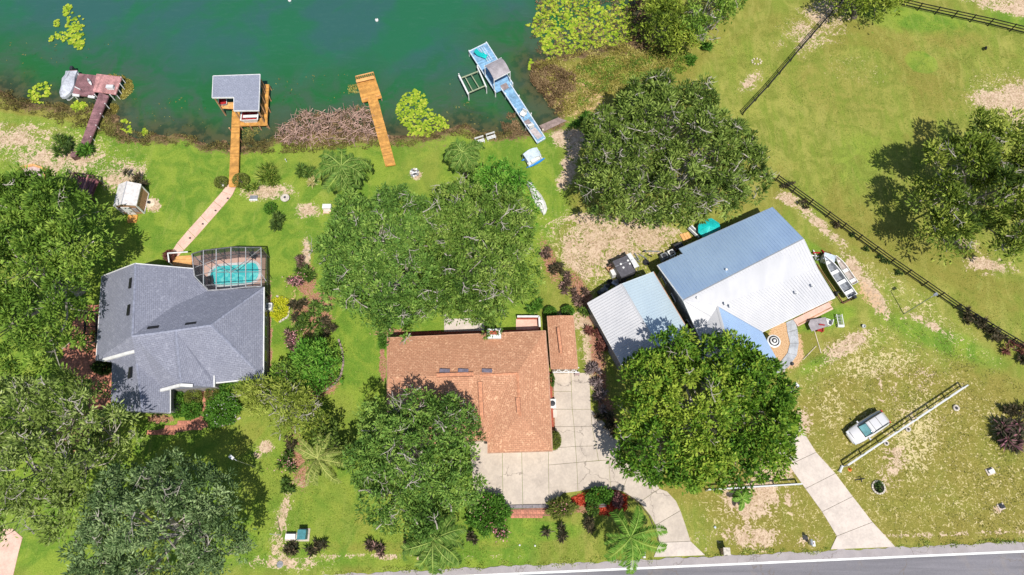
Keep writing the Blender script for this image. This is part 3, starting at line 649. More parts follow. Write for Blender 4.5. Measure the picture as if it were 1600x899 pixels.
pwm = bpy.data.materials.new('pool_water'); b = NB(pwm); P0 = b.pos(); w1 = b.noise(P0, 1.1, 3, .6, 1.5); w2 = b.noise(P0, .18, 2)
b.l(b.mix(b.step(w1, .45, .62), (.06, .58, .60), (.22, .78, .74)), b.b.inputs['Base Color']); b.b.inputs['Roughness'].default_value = .08; b.bump(b.noise(P0, 3, 3), .15, .03)
pw = MB().add([(p.x, p.y, .10) for p in inn], [tuple(range(N))]).build('pool_water', pwm); struct(pw)
for (px, py, rz) in ((331, 441, .3), (399, 403, 1.2)):
    t_ = thing('patio_chair', 'dark patio chair on the pool deck ' + ('near the house corner' if px < 350 else 'at the far right end'), 'chair', W(px, py, .1), 'chairs on the pool deck')
    c = t_.location; MB().box(c + Vector((0, 0, .42)), (.55, .55, .06)).build('seat', DARK, t_); MB().box(c + Vector((0, .27, .75)), (.55, .06, .6)).build('backrest', DARK, t_)
    for a_ in (-.23, .23):
        for b_ in (-.23, .23): MB().box(c + Vector((a_, b_, .2)), (.04, .04, .4)).build('leg', DARK, t_)
    t_.rotation_euler = (0, 0, rz)
# --- side deck with rail beside the cage
sdk = thing('wooden_side_deck', 'small orange wood deck with a white rail between path and pool cage', 'deck', W(283, 408, 0))
q = WL([(268, 401), (299, 399), (300, 418), (270, 415)], .25)
mb = MB(); 
for i in range(13):
    f0, f1 = i / 13 + .006, (i + 1) / 13 - .006
    l0, l1 = q[0].lerp(q[3], f0), q[0].lerp(q[3], f1); r0, r1 = q[1].lerp(q[2], f0), q[1].lerp(q[2], f1)
    mb.prism([(p.x, p.y) for p in (l0, r0, r1, l1)], .05, .25)
stuff(mb.build('decking', WOOD_OR2, sdk))
for a_, b_ in ((0, 1), (3, 0)):
    MB().beam(q[a_] + Vector((0, 0, .9)), q[b_] + Vector((0, 0, .9)), .14, .08).build('rail', WHITE, sdk); MB().beam(q[a_], q[a_] + Vector((0, 0, .95)), .1, .1).build('post', WHITE, sdk)

# --- brown house
vx = dict(nw=(605, 528, 2.8), ne=(852, 517, 2.8), e1=(857, 576, 2.8), se=(863, 705, 2.8), s1=(762, 708, 2.8), s2=(762, 690, 2.95), s3=(605, 697, 2.8), rw=(606, 590, 3.95), rm=(750, 586, 3.95), re=(808, 583, 3.95),
          v1=(779, 622, 3.55), r2=(812, 650, 3.8), r1=(754, 688, 3.5), s3b=(727, 691, 2.9), v0=(729, 620, 3.55))
nm = list(vx); pv = [W(*vx[q]) for q in nm]; ix = {q: i for i, q in enumerate(nm)}; G_ = lambda q: pv[ix[q]]
bh = thing('brown_roof_house', 'house with a wide orange tan shingle roof in the centre beside the garage', 'house', W(735, 610, 0))
fl = [s_.split() for s_ in ['nw ne re rm rw', 'ne e1 se r2 re', 'se s1 r2', 're r2 s1 v1', 'rm re v1', 'rm v1 s1 s2 r1', 'rm r1 s3b v0', 'rw rm v0 s3b s3']]
_, lp = roof_mesh('roof', pv, [[ix[q] for q in f] for f in fl], SH_ORANGE, bh)
walls_from(lp, STUCCO, bh, .35)
TANF = mat('tan_trim', (.50, .28, .18), .6, .1, 3); BRN = mat('brown_vent', (.20, .085, .05), .6, .15, 3); LAV = mat('lavender_grey_vent', (.19, .17, .22), .5, .15, 3)
eave_strip([G_('nw'), G_('ne')], TANF, bh, 'fascia', .13, .08); eave_strip([G_('ne'), G_('e1'), G_('se')], TANF, bh, 'gutter', .15, .12); eave_strip([G_('se'), G_('s1'), G_('s2')], TANF, bh, 'fascia', .13, .08); eave_strip([G_('s3'), G_('nw')], TANF, bh, 'fascia', .13, .08)
for px, w_ in ((695, 1), (724, 1), (761, 1)): vent_box(W(px, 580, 3.88), (1, -.04, 0), LAV, bh, 1.05, .36, 'roof_vent', .16, (0, .2, .98))
def ridge_vent(a_, b_, parent, w_=.42):
    a_, b_ = W(*a_), W(*b_); d = (b_ - a_).normalized(); s_ = Vector((-d.y, d.x, 0)) * w_ / 2
    o = MB().beam(a_ + Vector((0, 0, .04)), b_ + Vector((0, 0, .04)), w_, .07).build('ridge_vent', CAP_O, parent)
    MB().beam(a_ + s_ + Vector((0, 0, .075)), b_ + s_ + Vector((0, 0, .075)), .05, .05).beam(a_ - s_ + Vector((0, 0, .075)), b_ - s_ + Vector((0, 0, .075)), .05, .05).build('edge_flashing', BRN, o)
    me_ = o.data; uv = me_.uv_layers.new(name='UVMap')
    return o
ridge_vent((682, 587, 3.96), (740, 585, 3.96), bh); ridge_vent((750, 597, 3.95), (753, 655, 3.72), bh); ridge_vent((809, 622, 3.90), (811, 645, 3.84), bh)
ridge_cap(G_('rm'), G_('re'), SH_ORANGE, bh); ridge_cap(G_('re'), G_('r2'), SH_ORANGE, bh)
ch = MB().prism([(p.x, p.y) for p in WL([(762, 515), (782, 515), (782, 528), (762, 528)], 3.6)], 0, 3.6); chi = ch.build('chimney', STUCCO, bh)
MB().prism([(p.x, p.y) for p in WL([(761, 514), (783, 514), (783, 529), (761, 529)], 3.7)], 3.6, 3.72).build('chimney_cap', WHITE, chi)
MB().prism([(p.x, p.y) for p in WL([(765, 517), (779, 517), (779, 523), (765, 523)], 3.75)], 3.7, 3.78).build('flue', REDBRICK, chi)
wq = [W(861, 590, 0), W(867, 700, 0)]
MB().beam(W(858.5, 585, 0) + Vector((0, 0, .25)), W(862.5, 672, 0) + Vector((0, 0, .25)), .35, .5).build('planter_wall', REDBRICK, bh)
MB().beam(W(622, 524, 0) + Vector((0, 0, .2)), W(845, 518, 0) + Vector((0, 0, .2)), .25, .4).build('planter_wall', REDBRICK, bh)
ac = thing('air_conditioner', 'white air conditioner unit against the right wall of the brown roof house', 'air conditioner', W(862.5, 633, 0))
c = ac.location; MB().box(c + Vector((0, 0, .4)), (.75, .95, .8)).build('housing', WHITE, ac); MB().lathe(c + Vector((0, 0, .8)), [(.30, 0), (.30, .03), (.1, .05)], 14).build('fan_grille', DARK, ac)
MB().box(c + Vector((.05, -.95, .04)), (.9, .8, .1)).build('pad', CONC_W, ac)
# patio wall round the pink deck
pf = thing('patio_rail_fence', 'white topped wall around the pink patio behind the brown roof house', 'fence', W(825, 505, 0))
mb = MB(); PT = WL([(808, 499), (842, 499), (843, 515)], 0)
for i in range(2):
    MB().beam(PT[i] + Vector((0, 0, .45)), PT[i + 1] + Vector((0, 0, .45)), .12, .9).build('panel', REDBRICK, pf); MB().beam(PT[i] + Vector((0, 0, .93)), PT[i + 1] + Vector((0, 0, .93)), .22, .07).build('top_rail', WHITE, pf)
# --- garage
vx = [(855, 494, 2.6), (896, 493, 2.6), (903, 577, 2.6), (861, 577, 2.6), (875, 493, 3.15), (881, 577, 3.15)]
gp = [W(*q) for q in vx]; gg = thing('garage', 'small detached garage with a long narrow orange tan roof', 'garage', W(880, 540, 0))
_, lp = roof_mesh('roof', gp, [[0, 4, 5, 3], [4, 1, 2, 5]], SH_ORANGE, gg); walls_from(lp, STUCCO, gg, .25)
ridge_vent((872, 512, 3.2), (877, 552, 3.2), gg, .32); eave_strip([gp[0], gp[3]], TANF, gg, 'fascia', .12, .07); eave_strip([gp[1], gp[2]], TANF, gg, 'fascia', .12, .07)
lt = MB(); a_, b_ = W(865, 583.5, .0), W(899, 583.5, 0)          # white lattice arches in front
tr_ = thing('lattice_arbor', 'white lattice arbor across the front of the small garage', 'arbor', (a_ + b_) / 2)
for k_ in range(4):
    p = a_.lerp(b_, k_ / 3); MB().beam(p, p + Vector((0, 0, 2.3)), .1, .1).build('post', WHITE, tr_)
MB().beam(a_ + Vector((-.2, 0, 2.32)), b_ + Vector((.2, 0, 2.32)), .10, .1).build('top_beam', WHITE, tr_); MB().beam(a_ + Vector((-.2, -.5, 2.32)), b_ + Vector((.2, -.5, 2.32)), .08, .1).build('top_beam', WHITE, tr_)
for k_ in range(3):
    p, q = a_.lerp(b_, k_ / 3), a_.lerp(b_, (k_ + 1) / 3)
    for s_ in (0, 1):
        MB().beam((p if s_ else q) + Vector((0, 0, 2.34)), (q if s_ else p) + Vector((0, -.5, 2.34)), .07, .04).build('lattice_slat', WHITE, tr_)
# --- metal roofs
def metal_mat(name, c, c2, rough, metal):
    m = bpy.data.materials.new(name); b = NB(m); MATS[name] = m; p = b.pos()
    n1 = b.noise(b.mapping(p, (1, .25, 1), (0, 0, -.49)), .8, 4, .6); n2 = b.noise(p, .25, 3)
    b.l(b.mix(b.step(b.math('ADD', b.math('MULTIPLY', n1, .5), b.math('MULTIPLY', n2, .5)), .35, .65), c2, c), b.b.inputs['Base Color'])
    b.b.inputs['Roughness'].default_value = rough; b.b.inputs['Metallic'].default_value = metal; b.bump(n1, .08, .05); return m
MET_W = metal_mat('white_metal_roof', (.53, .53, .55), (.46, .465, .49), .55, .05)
MET_B = metal_mat('sky_tinted_galvalume_roof', (.42, .57, .77), (.36, .50, .71), .42, .35)  # same metal as the white slopes; blue sky reflection painted into its colour
MET_S = metal_mat('sky_tinted_metal_roof', (.54, .65, .72), (.50, .61, .69), .45, .25)  # bluer copy for the slope turned from the sun, sky reflection in its colour
def ribs(quad, n, m, parent, w=.05, h=.035, name='standing_seam'):
    """ribs from edge q0-q1 to edge q3-q2"""
    mb = MB()
    for i in range(n + 1):
        f_ = i / n; a_ = quad[0].lerp(quad[1], f_); b_ = quad[3].lerp(quad[2], f_); mb.beam(a_ + Vector((0, 0, .02)), b_ + Vector((0, 0, .02)), w, h)
    return stuff(mb.build(name, m, parent))
wh = thing('metal_roof_house', 'large house with a white metal roof, some slopes tinted by sky reflection, right of the big oak', 'house', W(1160, 440, 0))
D = dict(W=(1027, 415, 3), W1=(1067, 397, 3), W2=(1061, 389, 3), N=(1207, 324, 3), NE=(1256, 374, 5), rW=(1068, 470, 5), cE=(1277, 419, 4.0), p=(1121, 479, 4.45), E=(1305, 465, 3.0), S=(1191, 519, 3.0), SW=(1092, 524, 3.0), q=(1150, 585, 4.3), e2=(1215, 563, 3.0), e3=(1193, 604, 3.0), l2=(1105, 604, 3.0))
pv = {k_: W(*v_) for k_, v_ in D.items()}; SUBFIX = 1; nm = list(D); ix = {q: i for i, q in enumerate(nm)}
def sub(parent, faces, m, nmn='roof'):
    used = []
    for f in faces:
        for q in f.split():
            if q not in used: used.append(q)
    return roof_mesh(nmn, [pv[q] for q in used], [[used.index(q) for q in f.split()] for f in faces], m, parent)
def on_plane(px, py, A, B_, C_):
    n_ = (B_ - A).cross(C_ - A); z = 3.0
    for _ in range(12): p = W(px, py, z); z -= (p - A).dot(n_) / n_.z * .8
    return W(px, py, z)

for q in ('W1', 'W2'): pv[q] = on_plane(D[q][0], D[q][1], pv['W'], pv['N'], pv['NE'])
pv['rW'] = on_plane(1068, 470, pv['W'], pv['N'], pv['NE'])
r1_ = sub(wh, ['W W1 W2 N NE rW'], MET_B, 'sky_tinted_roof_slope'); sub(wh, ['rW NE cE p', 'rW p SW'], MET_W, 'white_roof_slope'); sub(wh, ['p cE E S'], MET_W, 'porch_roof'); sub(wh, ['p S e2 e3 q'], MET_B, 'wing_roof_slope'); sub(wh, ['p q l2 SW'], MET_W, 'wing_roof_slope')
ribs([pv['W'].lerp(pv['N'], .01), pv['N'], pv['NE'], pv['rW']], 44, MET_B, wh, .04, .03); ribs([pv['rW'], pv['NE'], pv['cE'], pv['p'].lerp(pv['SW'], .35)], 44, MET_W, wh, .05, .05)
ribs([pv['p'], pv['cE'], pv['E'], pv['S']], 34, MET_W, wh, .035, .022); ribs([pv['p'], pv['q'], pv['e3'], pv['S']], 26, MET_B, wh, .035, .022)
ridge_cap(pv['rW'], pv['NE'], MET_W, wh, .3); ridge_cap(pv['p'], pv['q'], MET_W, wh, .3)
wp = [pv[k_] for k_ in ('W', 'W1', 'N', 'NE', 'cE', 'E', 'S', 'e2', 'e3', 'l2', 'SW', 'rW')]
wq = inset(wp, .35); n = len(wp)
MB().add([(q.x, q.y, 0) for q in wq] + [(q.x, q.y, p_.z - .1) for q, p_ in zip(wq, wp)], [(i, (i + 1) % n, n + (i + 1) % n, n + i) for i in range(n)]).build('wall', STUCCO_G, wh)
for a_, b_ in (('W', 'rW'), ('rW', 'SW')): eave_strip([pv[a_], pv[b_]], WHITE, wh, 'rake_trim', .14, .10)
eave_strip([pv['E'], pv['S']], WHITE, wh, 'gutter', .1, .1); eave_strip([pv['W'], pv['W1']], GALV, wh, 'gutter', .1, .1); eave_strip([pv['W2'], pv['N']], GALV, wh, 'gutter', .1, .1)
for t_ in (.25, .7): wall_window(wh, (wq[0].x, wq[0].y), (wq[-1].x, wq[-1].y), t_, 1.5, 1.1, 1.0, WHITE, 1)
wall_window(wh, (wq[-1].x, wq[-1].y), (wq[-2].x, wq[-2].y), .55, 1.5, 1.4, 1.0, WHITE, 1)
for px, py, z in ((1134, 423, 4.55), (1132, 476, 4.6), (1140, 480, 4.5), (1244, 459, 4.0), (1269, 448, 3.9), (1089, 467, 4.85)): MB().lathe(W(px, py, z), [(.09, -.1), (.09, .25), (.13, .25), (.13, .33)], 8).build('vent_pipe', WHITE, wh)
sh = thing('metal_roof_shed', 'detached workshop with ribbed white metal roof, one slope tinted by sky reflection', 'shed', W(1000, 500, 0))
sw, sn, srn = W(918, 474, 3), W(1021, 425, 3), W(971, 444, 4.3); dv = Vector((3.33, -6.98, 0))
nm = ['a', 'b', 'c', 'd', 'e', 'f']; pv = dict(a=sw, b=srn, c=sn, d=sn + dv, e=srn + dv, f=sw + dv); ix = {q: i for i, q in enumerate(nm)}
sub(sh, ['a b e f'], MET_W, 'white_roof_slope'); sub(sh, ['b c d e'], MET_S, 'sky_tinted_roof_slope')
MET_R = mat('ribbed_metal_shadow', (.45, .50, .62), .5, .1, 2, metal=.2)
ribs([pv['b'], pv['e'], pv['f'], pv['a']], 26, MET_W, sh, .07, .07); ribs([pv['c'], pv['d'], pv['e'], pv['b']], 26, MET_S, sh, .03, .02)
ridge_cap(pv['b'], pv['e'], MET_W, sh, .3)
wp = [pv[k_] for k_ in 'abcdef']; wq = inset(wp, .2); n = 6
MB().add([(q.x, q.y, 0) for q in wq] + [(q.x, q.y, p_.z - .08) for q, p_ in zip(wq, wp)], [(i, (i + 1) % n, n + (i + 1) % n, n + i) for i in range(n)]).build('wall', mat('grey_siding', (.33, .32, .33), .7, .1, 3), sh)
eave_strip([pv['a'], pv['f']], WHITE, sh, 'gutter', .1, .08); eave_strip([pv['c'], pv['d']], TANF, sh, 'rake_trim', .12, .10); eave_strip([pv['a'], pv['b'], pv['c']], WHITE, sh, 'rake_trim', .12, .06)
# --- little garden shed
gs = thing('garden_shed', 'little white roofed garden shed with tan walls near the lake', 'garden shed', W(210, 318, 0))
e = dict(nw=(184, 290, 2.2), ne=(219, 290, 2.2), se=(212, 326, 2.2), sw=(180, 318, 2.2), rn=(199, 286, 2.95), rs=(194, 319, 2.95)); pv = {k_: W(*v_) for k_, v_ in e.items()}
ox = Vector((-46.0, 37.6, 0)); 
E1, E2 = Vector((2.65, 0.05, 0)), Vector((.02, 2.85, 0))
pv = dict(sw=ox + Vector((0, 0, 2.2)), se=ox + E1 + Vector((0, 0, 2.2)), ne=ox + E1 + E2 + Vector((0, 0, 2.2)), nw=ox + E2 + Vector((0, 0, 2.2)), rs=ox + E1 * .5 + Vector((0, -.15, 2.9)), rn=ox + E1 * .5 + E2 + Vector((0, 0, 2.9)))
nm = list(pv); ix = {q: i for i, q in enumerate(nm)}
SHW = mat('white_shingle', (.76, .72, .70), .7, .05, 3); sub(gs, ['sw rs rn nw', 'rs se ne rn'], SHW, 'roof')
wp = [pv[k_] for k_ in ('sw', 'rs', 'se', 'ne', 'rn', 'nw')]; wq = inset(wp, .12)
MB().add([(q.x, q.y, .1) for q in wq] + [(q.x, q.y, p_.z - .08) for q, p_ in zip(wq, wp)], [(i, (i + 1) % 6, 6 + (i + 1) % 6, 6 + i) for i in range(6)]).build('wall', mat('tan_siding', (.46, .26, .14), .7, .15, 2), gs)
ridge_cap(pv['rs'], pv['rn'], mat('grey_ridge', (.5, .5, .53), .6, .1, 3), gs, .16)
y_ = wq[1].y - .04
MB().box((wq[1].x - .12, y_ + .02, 1.05), (1.0, .06, 1.75)).build('door', WHITE, gs)
for dx in (-.95, .80): MB().box((wq[1].x + dx, y_ + .02, 1.25), (.5, .05, .9)).build('shutter', TAUPE, gs)
for cx_ in (wq[0], wq[2], wq[3]): MB().box((cx_.x, cx_.y, 1.1), (.14, .14, 2.0)).build('corner_trim', WHITE, gs)
MB().box((wq[2].x + .03, wq[2].y + .2, .14), (.08, .1, .1)).box((wq[2].x + .03, wq[2].y + 1.3, .14), (.06, 2.5, .12)).build('sill_board', WHITE, gs)
MB().box((wq[1].x - .05, y_ - .45, .09), (1.1, .8, .18)).box((wq[1].x - .05, y_ - .9, .05), (1.0, .25, .1)).build('step', WOOD_OR, gs)
for i in range(7): MB().box((wq[2].x + .015, wq[2].y + .28 + i * .36, 1.15), (.02, .03, 1.9)).build('siding_groove', WOOD_TAN, gs)
# ================================================================ DOCKS
def planked(parent, poly_px, z, m, along, pitch=.17, gap=.02, name='decking', th=.05, frame=True):
    """boards laid across direction `along` (world vector), clipped to the polygon (convex)"""
    P = [Vector((p.x, p.y)) for p in WL(poly_px, z)]; d = Vector((along[0], along[1])).normalized(); s_ = Vector((-d.y, d.x))
    us = [p.dot(d) for p in P]; u0, u1 = min(us), max(us); mb = MB(); n = len(P); u = u0
    def span(u):
        v = []
        for i in range(n):
            a_, b_ = P[i], P[(i + 1) % n]; ua, ub = a_.dot(d), b_.dot(d)
            if (ua - u) * (ub - u) <= 0 and ua != ub: q = a_.lerp(b_, (u - ua) / (ub - ua)); v.append(q.dot(s_))
        return (min(v), max(v)) if v else None
    while u < u1 - .03:
        e = min(u + pitch - gap, u1 - .005); A_, B_ = span(u + .004), span(e - .004)
        if A_ and B_:
            q = [d * u + s_ * A_[0], d * u + s_ * A_[1], d * e + s_ * B_[1], d * e + s_ * B_[0]]; zz = z + random.uniform(-.004, .004)
            mb.prism([(p.x, p.y) for p in q], zz - th, zz)
        u += pitch
    o = stuff(mb.build(name, m, parent))
    if frame:
        f_ = MB()
        for i in range(n):
            a_, b_ = P[i], P[(i + 1) % n]; f_.beam((a_.x, a_.y, z - .13), (b_.x, b_.y, z - .13), .07, .16)
        f_.build('frame_beam', m, parent)
    return o
def pilings(parent, pts, z, m=POST, r=.09, zb=-1.2, out=.0):
    for px, py in pts:
        p = W(px, py, z); MB().tube([(p.x, p.y, zb), (p.x, p.y, z + out)], r, 8).build('piling', m, parent)
# orange dock
od = thing('orange_dock', 'narrow orange stained dock with a square head and bench, right of the stick pile', 'dock', W(600, 210, 0))
planked(od, [(602.5, 259), (617.5, 257), (589, 152), (574.5, 155)], .55, WOOD_OR, (W(618, 257) - W(590, 152))[:2]); planked(od, [(557, 126), (585, 119.5), (596, 152), (566, 159)], .56, WOOD_OR, (W(585, 119) - W(596, 152))[:2])
bn = WL([(558, 128), (585.5, 121.5)], .56)
MB().beam(bn[0] + Vector((0, -.25, .42)), bn[1] + Vector((0, -.25, .42)), .45, .06).build('bench_seat', WOOD_OR2, od)
MB().beam(bn[0] + Vector((0, .08, .95)), bn[1] + Vector((0, .08, .95)), .12, .08).build('top_rail', WOOD_OR2, od)
for k_ in range(10):
    p = bn[0].lerp(bn[1], k_ / 9); MB().beam(p + Vector((0, .06, 0)), p + Vector((0, .06, .95)), .09, .06).build('baluster', WOOD_OR, od)
MB().beam(W(567, 157, .6), W(575, 154.5, .6), .1, .4).build('side_seat', WOOD_OR2, od); MB().beam(W(588, 151.5, .6), W(595, 150, .6), .1, .4).build('side_seat', WOOD_OR2, od)
pilings(od, [(557, 127), (585, 120), (595, 151), (567, 158), (577, 165), (592, 162), (583, 190), (598, 187), (592, 215), (606, 212)], .5)
# boathouse
bt = thing('boathouse', 'boathouse with flat pale grey L shaped roof over orange wood decks', 'boathouse', W(385, 160, 0))
BZ = 3.3; bo = [(333, 119), (406.5, 116.5), (404.5, 173), (365.5, 173.5), (365.5, 152.5), (331.5, 153)]
bp = WL(bo, BZ); _, lp = roof_mesh('roof', bp, [[0, 1, 2, 3, 4, 5]], SH_BOAT, bt, .16); eave_strip(bp + [bp[0]], WHITE, bt, 'fascia', .2, .07)
for k_ in ((0, 0), (1, 0), (2, 0), (3, 0), (5, 0)):
    p = bp[k_[0]]; c = cen(bp); q = Vector((p.x, p.y, 0)) + (c - Vector((p.x, p.y, 0))).normalized() * .25; MB().beam((q.x, q.y, -1.2), (q.x, q.y, BZ - .15), .15, .15).build('post', WOOD_TAN, bt)
for py_ in (126, 142, 158):
    p = W(406, py_, BZ); MB().beam((p.x - .15, p.y, .8), (p.x - .15, p.y, BZ - .15), .12, .12).build('post', WOOD_TAN, bt)
planked(bt, [(357.5, 291), (371.5, 291), (374.5, 172), (363, 172)], .7, WOOD_OR, (0, 1)); planked(bt, [(374, 185.5), (417, 185), (417, 195), (373.5, 196)], .705, WOOD_OR, (1, 0)); planked(bt, [(410.5, 132), (420, 132), (417, 186), (408, 186)], .71, WOOD_OR, (0, 1)); planked(bt, [(364, 172), (377, 172), (377.5, 188), (373.5, 188)], .695, WOOD_OR, (0, 1))
pilings(bt, [(411, 133), (420, 133), (419.5, 150), (418.5, 168), (417, 194), (404, 195.5), (390, 196), (375, 196), (373, 215), (372, 240), (371, 262), (358, 200), (358, 235)], .66, WOOD_TAN)
planked(bt, [(346, 160), (364, 160), (364, 169), (345, 168)], 1.2, WOOD_OR2, (0, 1))
MB().box(W(347, 166, 1.25), (.3, .3, .1)).build('shelf', WOOD_OR2, bt)
def boat(name, label, cat, loc, L, w, rz, hull, inner, h=.75, seats=3, smat=None, cover=None, z=0.0, engine=None):
    t_ = thing(name, label, cat, (loc.x, loc.y, z)); c = Vector((loc.x, loc.y, z)); NS = 12; ring = []
    def half(f_): return w / 2 * (1 - max(0, (f_ - .5) / .5) ** 2.4) if f_ < 1 else 0.02
    R = Matrix.Rotation(rz, 3, 'Z'); out, inn_, bot, ibt = [], [], [], []
    for side in (1, -1):
        rngi = range(NS + 1) if side == 1 else range(NS, -1, -1)
        for i in rngi:
            f_ = i / NS; x = -L / 2 + L * f_; y = max(half(f_), .03) * side; sheer = h + .18 * f_ ** 2
            out.append((x, y, sheer)); inn_.append((x * .96 - .02, y * .86, sheer - .02)); bot.append((x * .93 - .05, y * .62, .06 + .25 * f_ ** 3)); ibt.append((x * .9 - .05, y * .66, .22 + .2 * f_ ** 3))
    n = len(out); V = [R @ Vector(p) + c for p in out + bot]; mb = MB().add(V, [(i, (i + 1) % n, n + (i + 1) % n, n + i) for i in range(n)] + [tuple(range(2 * n - 1, n - 1, -1))]); mb.build('hull', hull, t_)
    V = [R @ Vector(p) + c for p in out + inn_ + ibt]; MB().add(V, [(i, n + i, n + (i + 1) % n, (i + 1) % n) for i in range(n)]).build('gunwale', WHITE, t_)
    MB().add(V[n:], [(i, n + i, n + (i + 1) % n, (i + 1) % n) for i in range(n)] + [tuple(range(n, 2 * n))]).build('cockpit', inner, t_)
    for k_ in range(seats):
        f_ = .12 + .72 * k_ / max(seats - 1, 1); x = -L / 2 + L * f_; ww = half(f_) * 1.6
        MB().box(R @ Vector((x, 0, h * .72)) + c, (.38, ww, .08), rz).build('seat', smat or WHITE, t_)
    if engine:
        MB().box(R @ Vector((-L / 2 - .16, 0, h + .1)) + c, (.36, .3, .45), rz).box(R @ Vector((-L / 2 - .2, 0, .3)) + c, (.12, .1, .8), rz).build('outboard_motor', engine, t_)
    return t_
boat('ski_boat', 'white ski boat with red seats on the lift under the boathouse roof', 'boat', W(394, 158, 1.1), 6.2, 2.2, math.radians(93), WHITE, RED, .9, 3, WHITE, z=.55, engine=None)
boat('jet_ski', 'grey and red watercraft under the left wing of the boathouse roof', 'watercraft', W(350, 154, 1), 2.6, 1.05, math.radians(100), GREYP, RED, .7, 1, RED, z=.8)
# plum dock
pd = thing('plum_dock', 'old dock with plum coloured walkway and faded pink platform', 'dock', W(150, 160, 0))
planked(pd, [(124.5, 228), (135, 234), (169, 150), (155, 144)], .8, WOOD_PUR, (W(160, 148) - W(130, 232))[:2]); planked(pd, [(151, 115.5), (189.5, 120), (180, 147), (145.5, 142)], .82, WOOD_PINK, (1, -.1)); planked(pd, [(122.5, 115), (152, 118), (146, 150.5), (113, 147.5)], .62, WOOD_PUR, (0, 1))
pilings(pd, [(189, 121), (187.5, 131), (183, 138), (180, 146), (172, 148), (148, 148), (164, 162), (157, 178), (150, 196), (142, 214), (113.5, 147), (145, 150), (122, 116)], .8, WHITE, .06, -1.0, .05)
MB().beam(W(114, 148.5, .7), W(124, 150, .7), .3, .15).build('fender', WHITE, pd); MB().beam(W(138, 151, .7), W(148, 152.5, .7), .3, .15).build('fender', WHITE, pd)
MB().beam(W(117, 136, .8), W(125, 140, 1.0), .1, .1).build('lift_arm', WHITE, pd)
k = thing('kayak', 'slim white kayak lying across the plum dock platform', 'kayak', W(141, 129, .7)); c = k.location
def lens(c, L, w, h, rz, n=10):
    R = Matrix.Rotation(rz, 3, 'Z'); mb = MB(); rings = []
    for i in range(n + 1):
        f_ = i / n; x = -L / 2 + L * f_; r = max(math.sin(math.pi * f_) ** .7, .04)
        rings.append([R @ Vector((x, math.cos(a_) * w / 2 * r, h / 2 + math.sin(a_) * h / 2 * r)) + Vector(c) for a_ in [2 * math.pi * j / 8 for j in range(8)]])
    o = [p for r in rings for p in r]; mb.add(o, [(i * 8 + j, (i + 1) * 8 + j, (i + 1) * 8 + (j + 1) % 8, i * 8 + (j + 1) % 8) for i in range(n) for j in range(8)] + [tuple(range(7, -1, -1)), tuple(n * 8 + j for j in range(8))]); return mb
lens(c, 1.35, .34, .3, -.95).build('hull', WHITE, k, True); MB().lathe(c + Vector((.0, 0, .27)), [(.13, 0), (.13, .04)], 10).build('cockpit_rim', GREYP, k)
k = thing('dock_box', 'small white box bench on the pink dock platform', 'box', W(174, 138.5, .84)); c = k.location
MB().box(c + Vector((0, 0, .2)), (.85, .42, .4), -.03).build('box_body', WHITE, k); MB().box(c + Vector((0, .0, .43)), (.9, .46, .06), -.03).build('lid', WHITEV, k)
cb = thing('covered_boat', 'boat under a pale grey canvas cover at the left end of the plum dock', 'boat', W(108, 132, 0)); c = cb.location
pc_ = [(104, 112.5), (122, 112), (118, 122), (117, 134), (111, 146), (103, 153), (96, 153), (94, 146), (97, 135), (98, 124), (103, 118)]
lo = WL(pc_, .55); hi_ = inset(lo, .5); rc = cen(hi_); n = len(lo)
V = [(p.x, p.y, .35) for p in lo] + [(p.x, p.y, .75) for p in lo] + [(p.x, p.y, 1.15 + .08 * math.sin(i * 2.1)) for i, p in enumerate(hi_)] + [(rc.x, rc.y, 1.4)]
MB().add(V, [(i, (i + 1) % n, n + (i + 1) % n, n + i) for i in range(n)] + [(n + i, n + (i + 1) % n, 2 * n + (i + 1) % n, 2 * n + i) for i in range(n)] + [(2 * n + i, 2 * n + (i + 1) % n, 3 * n) for i in range(n)]).build('canvas_cover', CANVAS, cb)
lw_ = inset(lo, .25); MB().prism([(p.x, p.y) for p in lw_], -.5, .5).build('hull', WHITE, cb); MB().beam(W(105, 112.5, .6), W(121, 111.5, .6), .18, .2).build('transom', WOOD_PINK, cb); MB().box(W(113, 108, .6), (.35, .5, .6)).build('outboard_motor', DARK, cb)
# blue dock
bd = thing('blue_dock', 'pale blue painted dock with long walkway and square platform', 'dock', W(790, 140, 0))
planked(bd, [(783, 138), (797, 131), (852, 216), (839.5, 223.5)], .6, WOOD_BLUE, (W(790, 135) - W(845, 220))[:2], .2, .03); planked(bd, [(733, 80.5), (760.5, 67), (801.5, 131), (774.5, 144)], .62, WOOD_BLUE, (W(747, 73) - W(788, 137))[:2], .2, .03)
for a_, b_ in (((783, 138), (839.5, 223.5)), ((797, 131), (852, 216)), ((839.5, 223.5), (852, 216)), ((733, 80.5), (774.5, 144)), ((733, 80.5), (760.5, 67)), ((760.5, 67), (801.5, 131))): MB().beam(W(*a_, .66), W(*b_, .66), .12, .1).build('edge_board', mat('white_blue_trim', (.62, .70, .78), .5, .1, 3), bd)
pilings(bd, [(733, 80), (760, 67), (774, 144), (801, 131), (746, 104), (790, 147), (806, 171), (822, 196), (811, 150), (830, 178)], .62, WHITE, .08, -1.2, .12)
for i in range(3):
    MB().beam(W(749 + i * 3.2, 76 - i * 1.5, .66), W(763 + i * 3.2, 97 - i * 1.5, .66), .05, .05).build('deck_stripe', WHITE, bd)
def mat_px(parent, q, z, m, name='deck_mat'): return MB().prism([(p.x, p.y) for p in WL(q, z)], z - .03, z).build(name, m, parent)
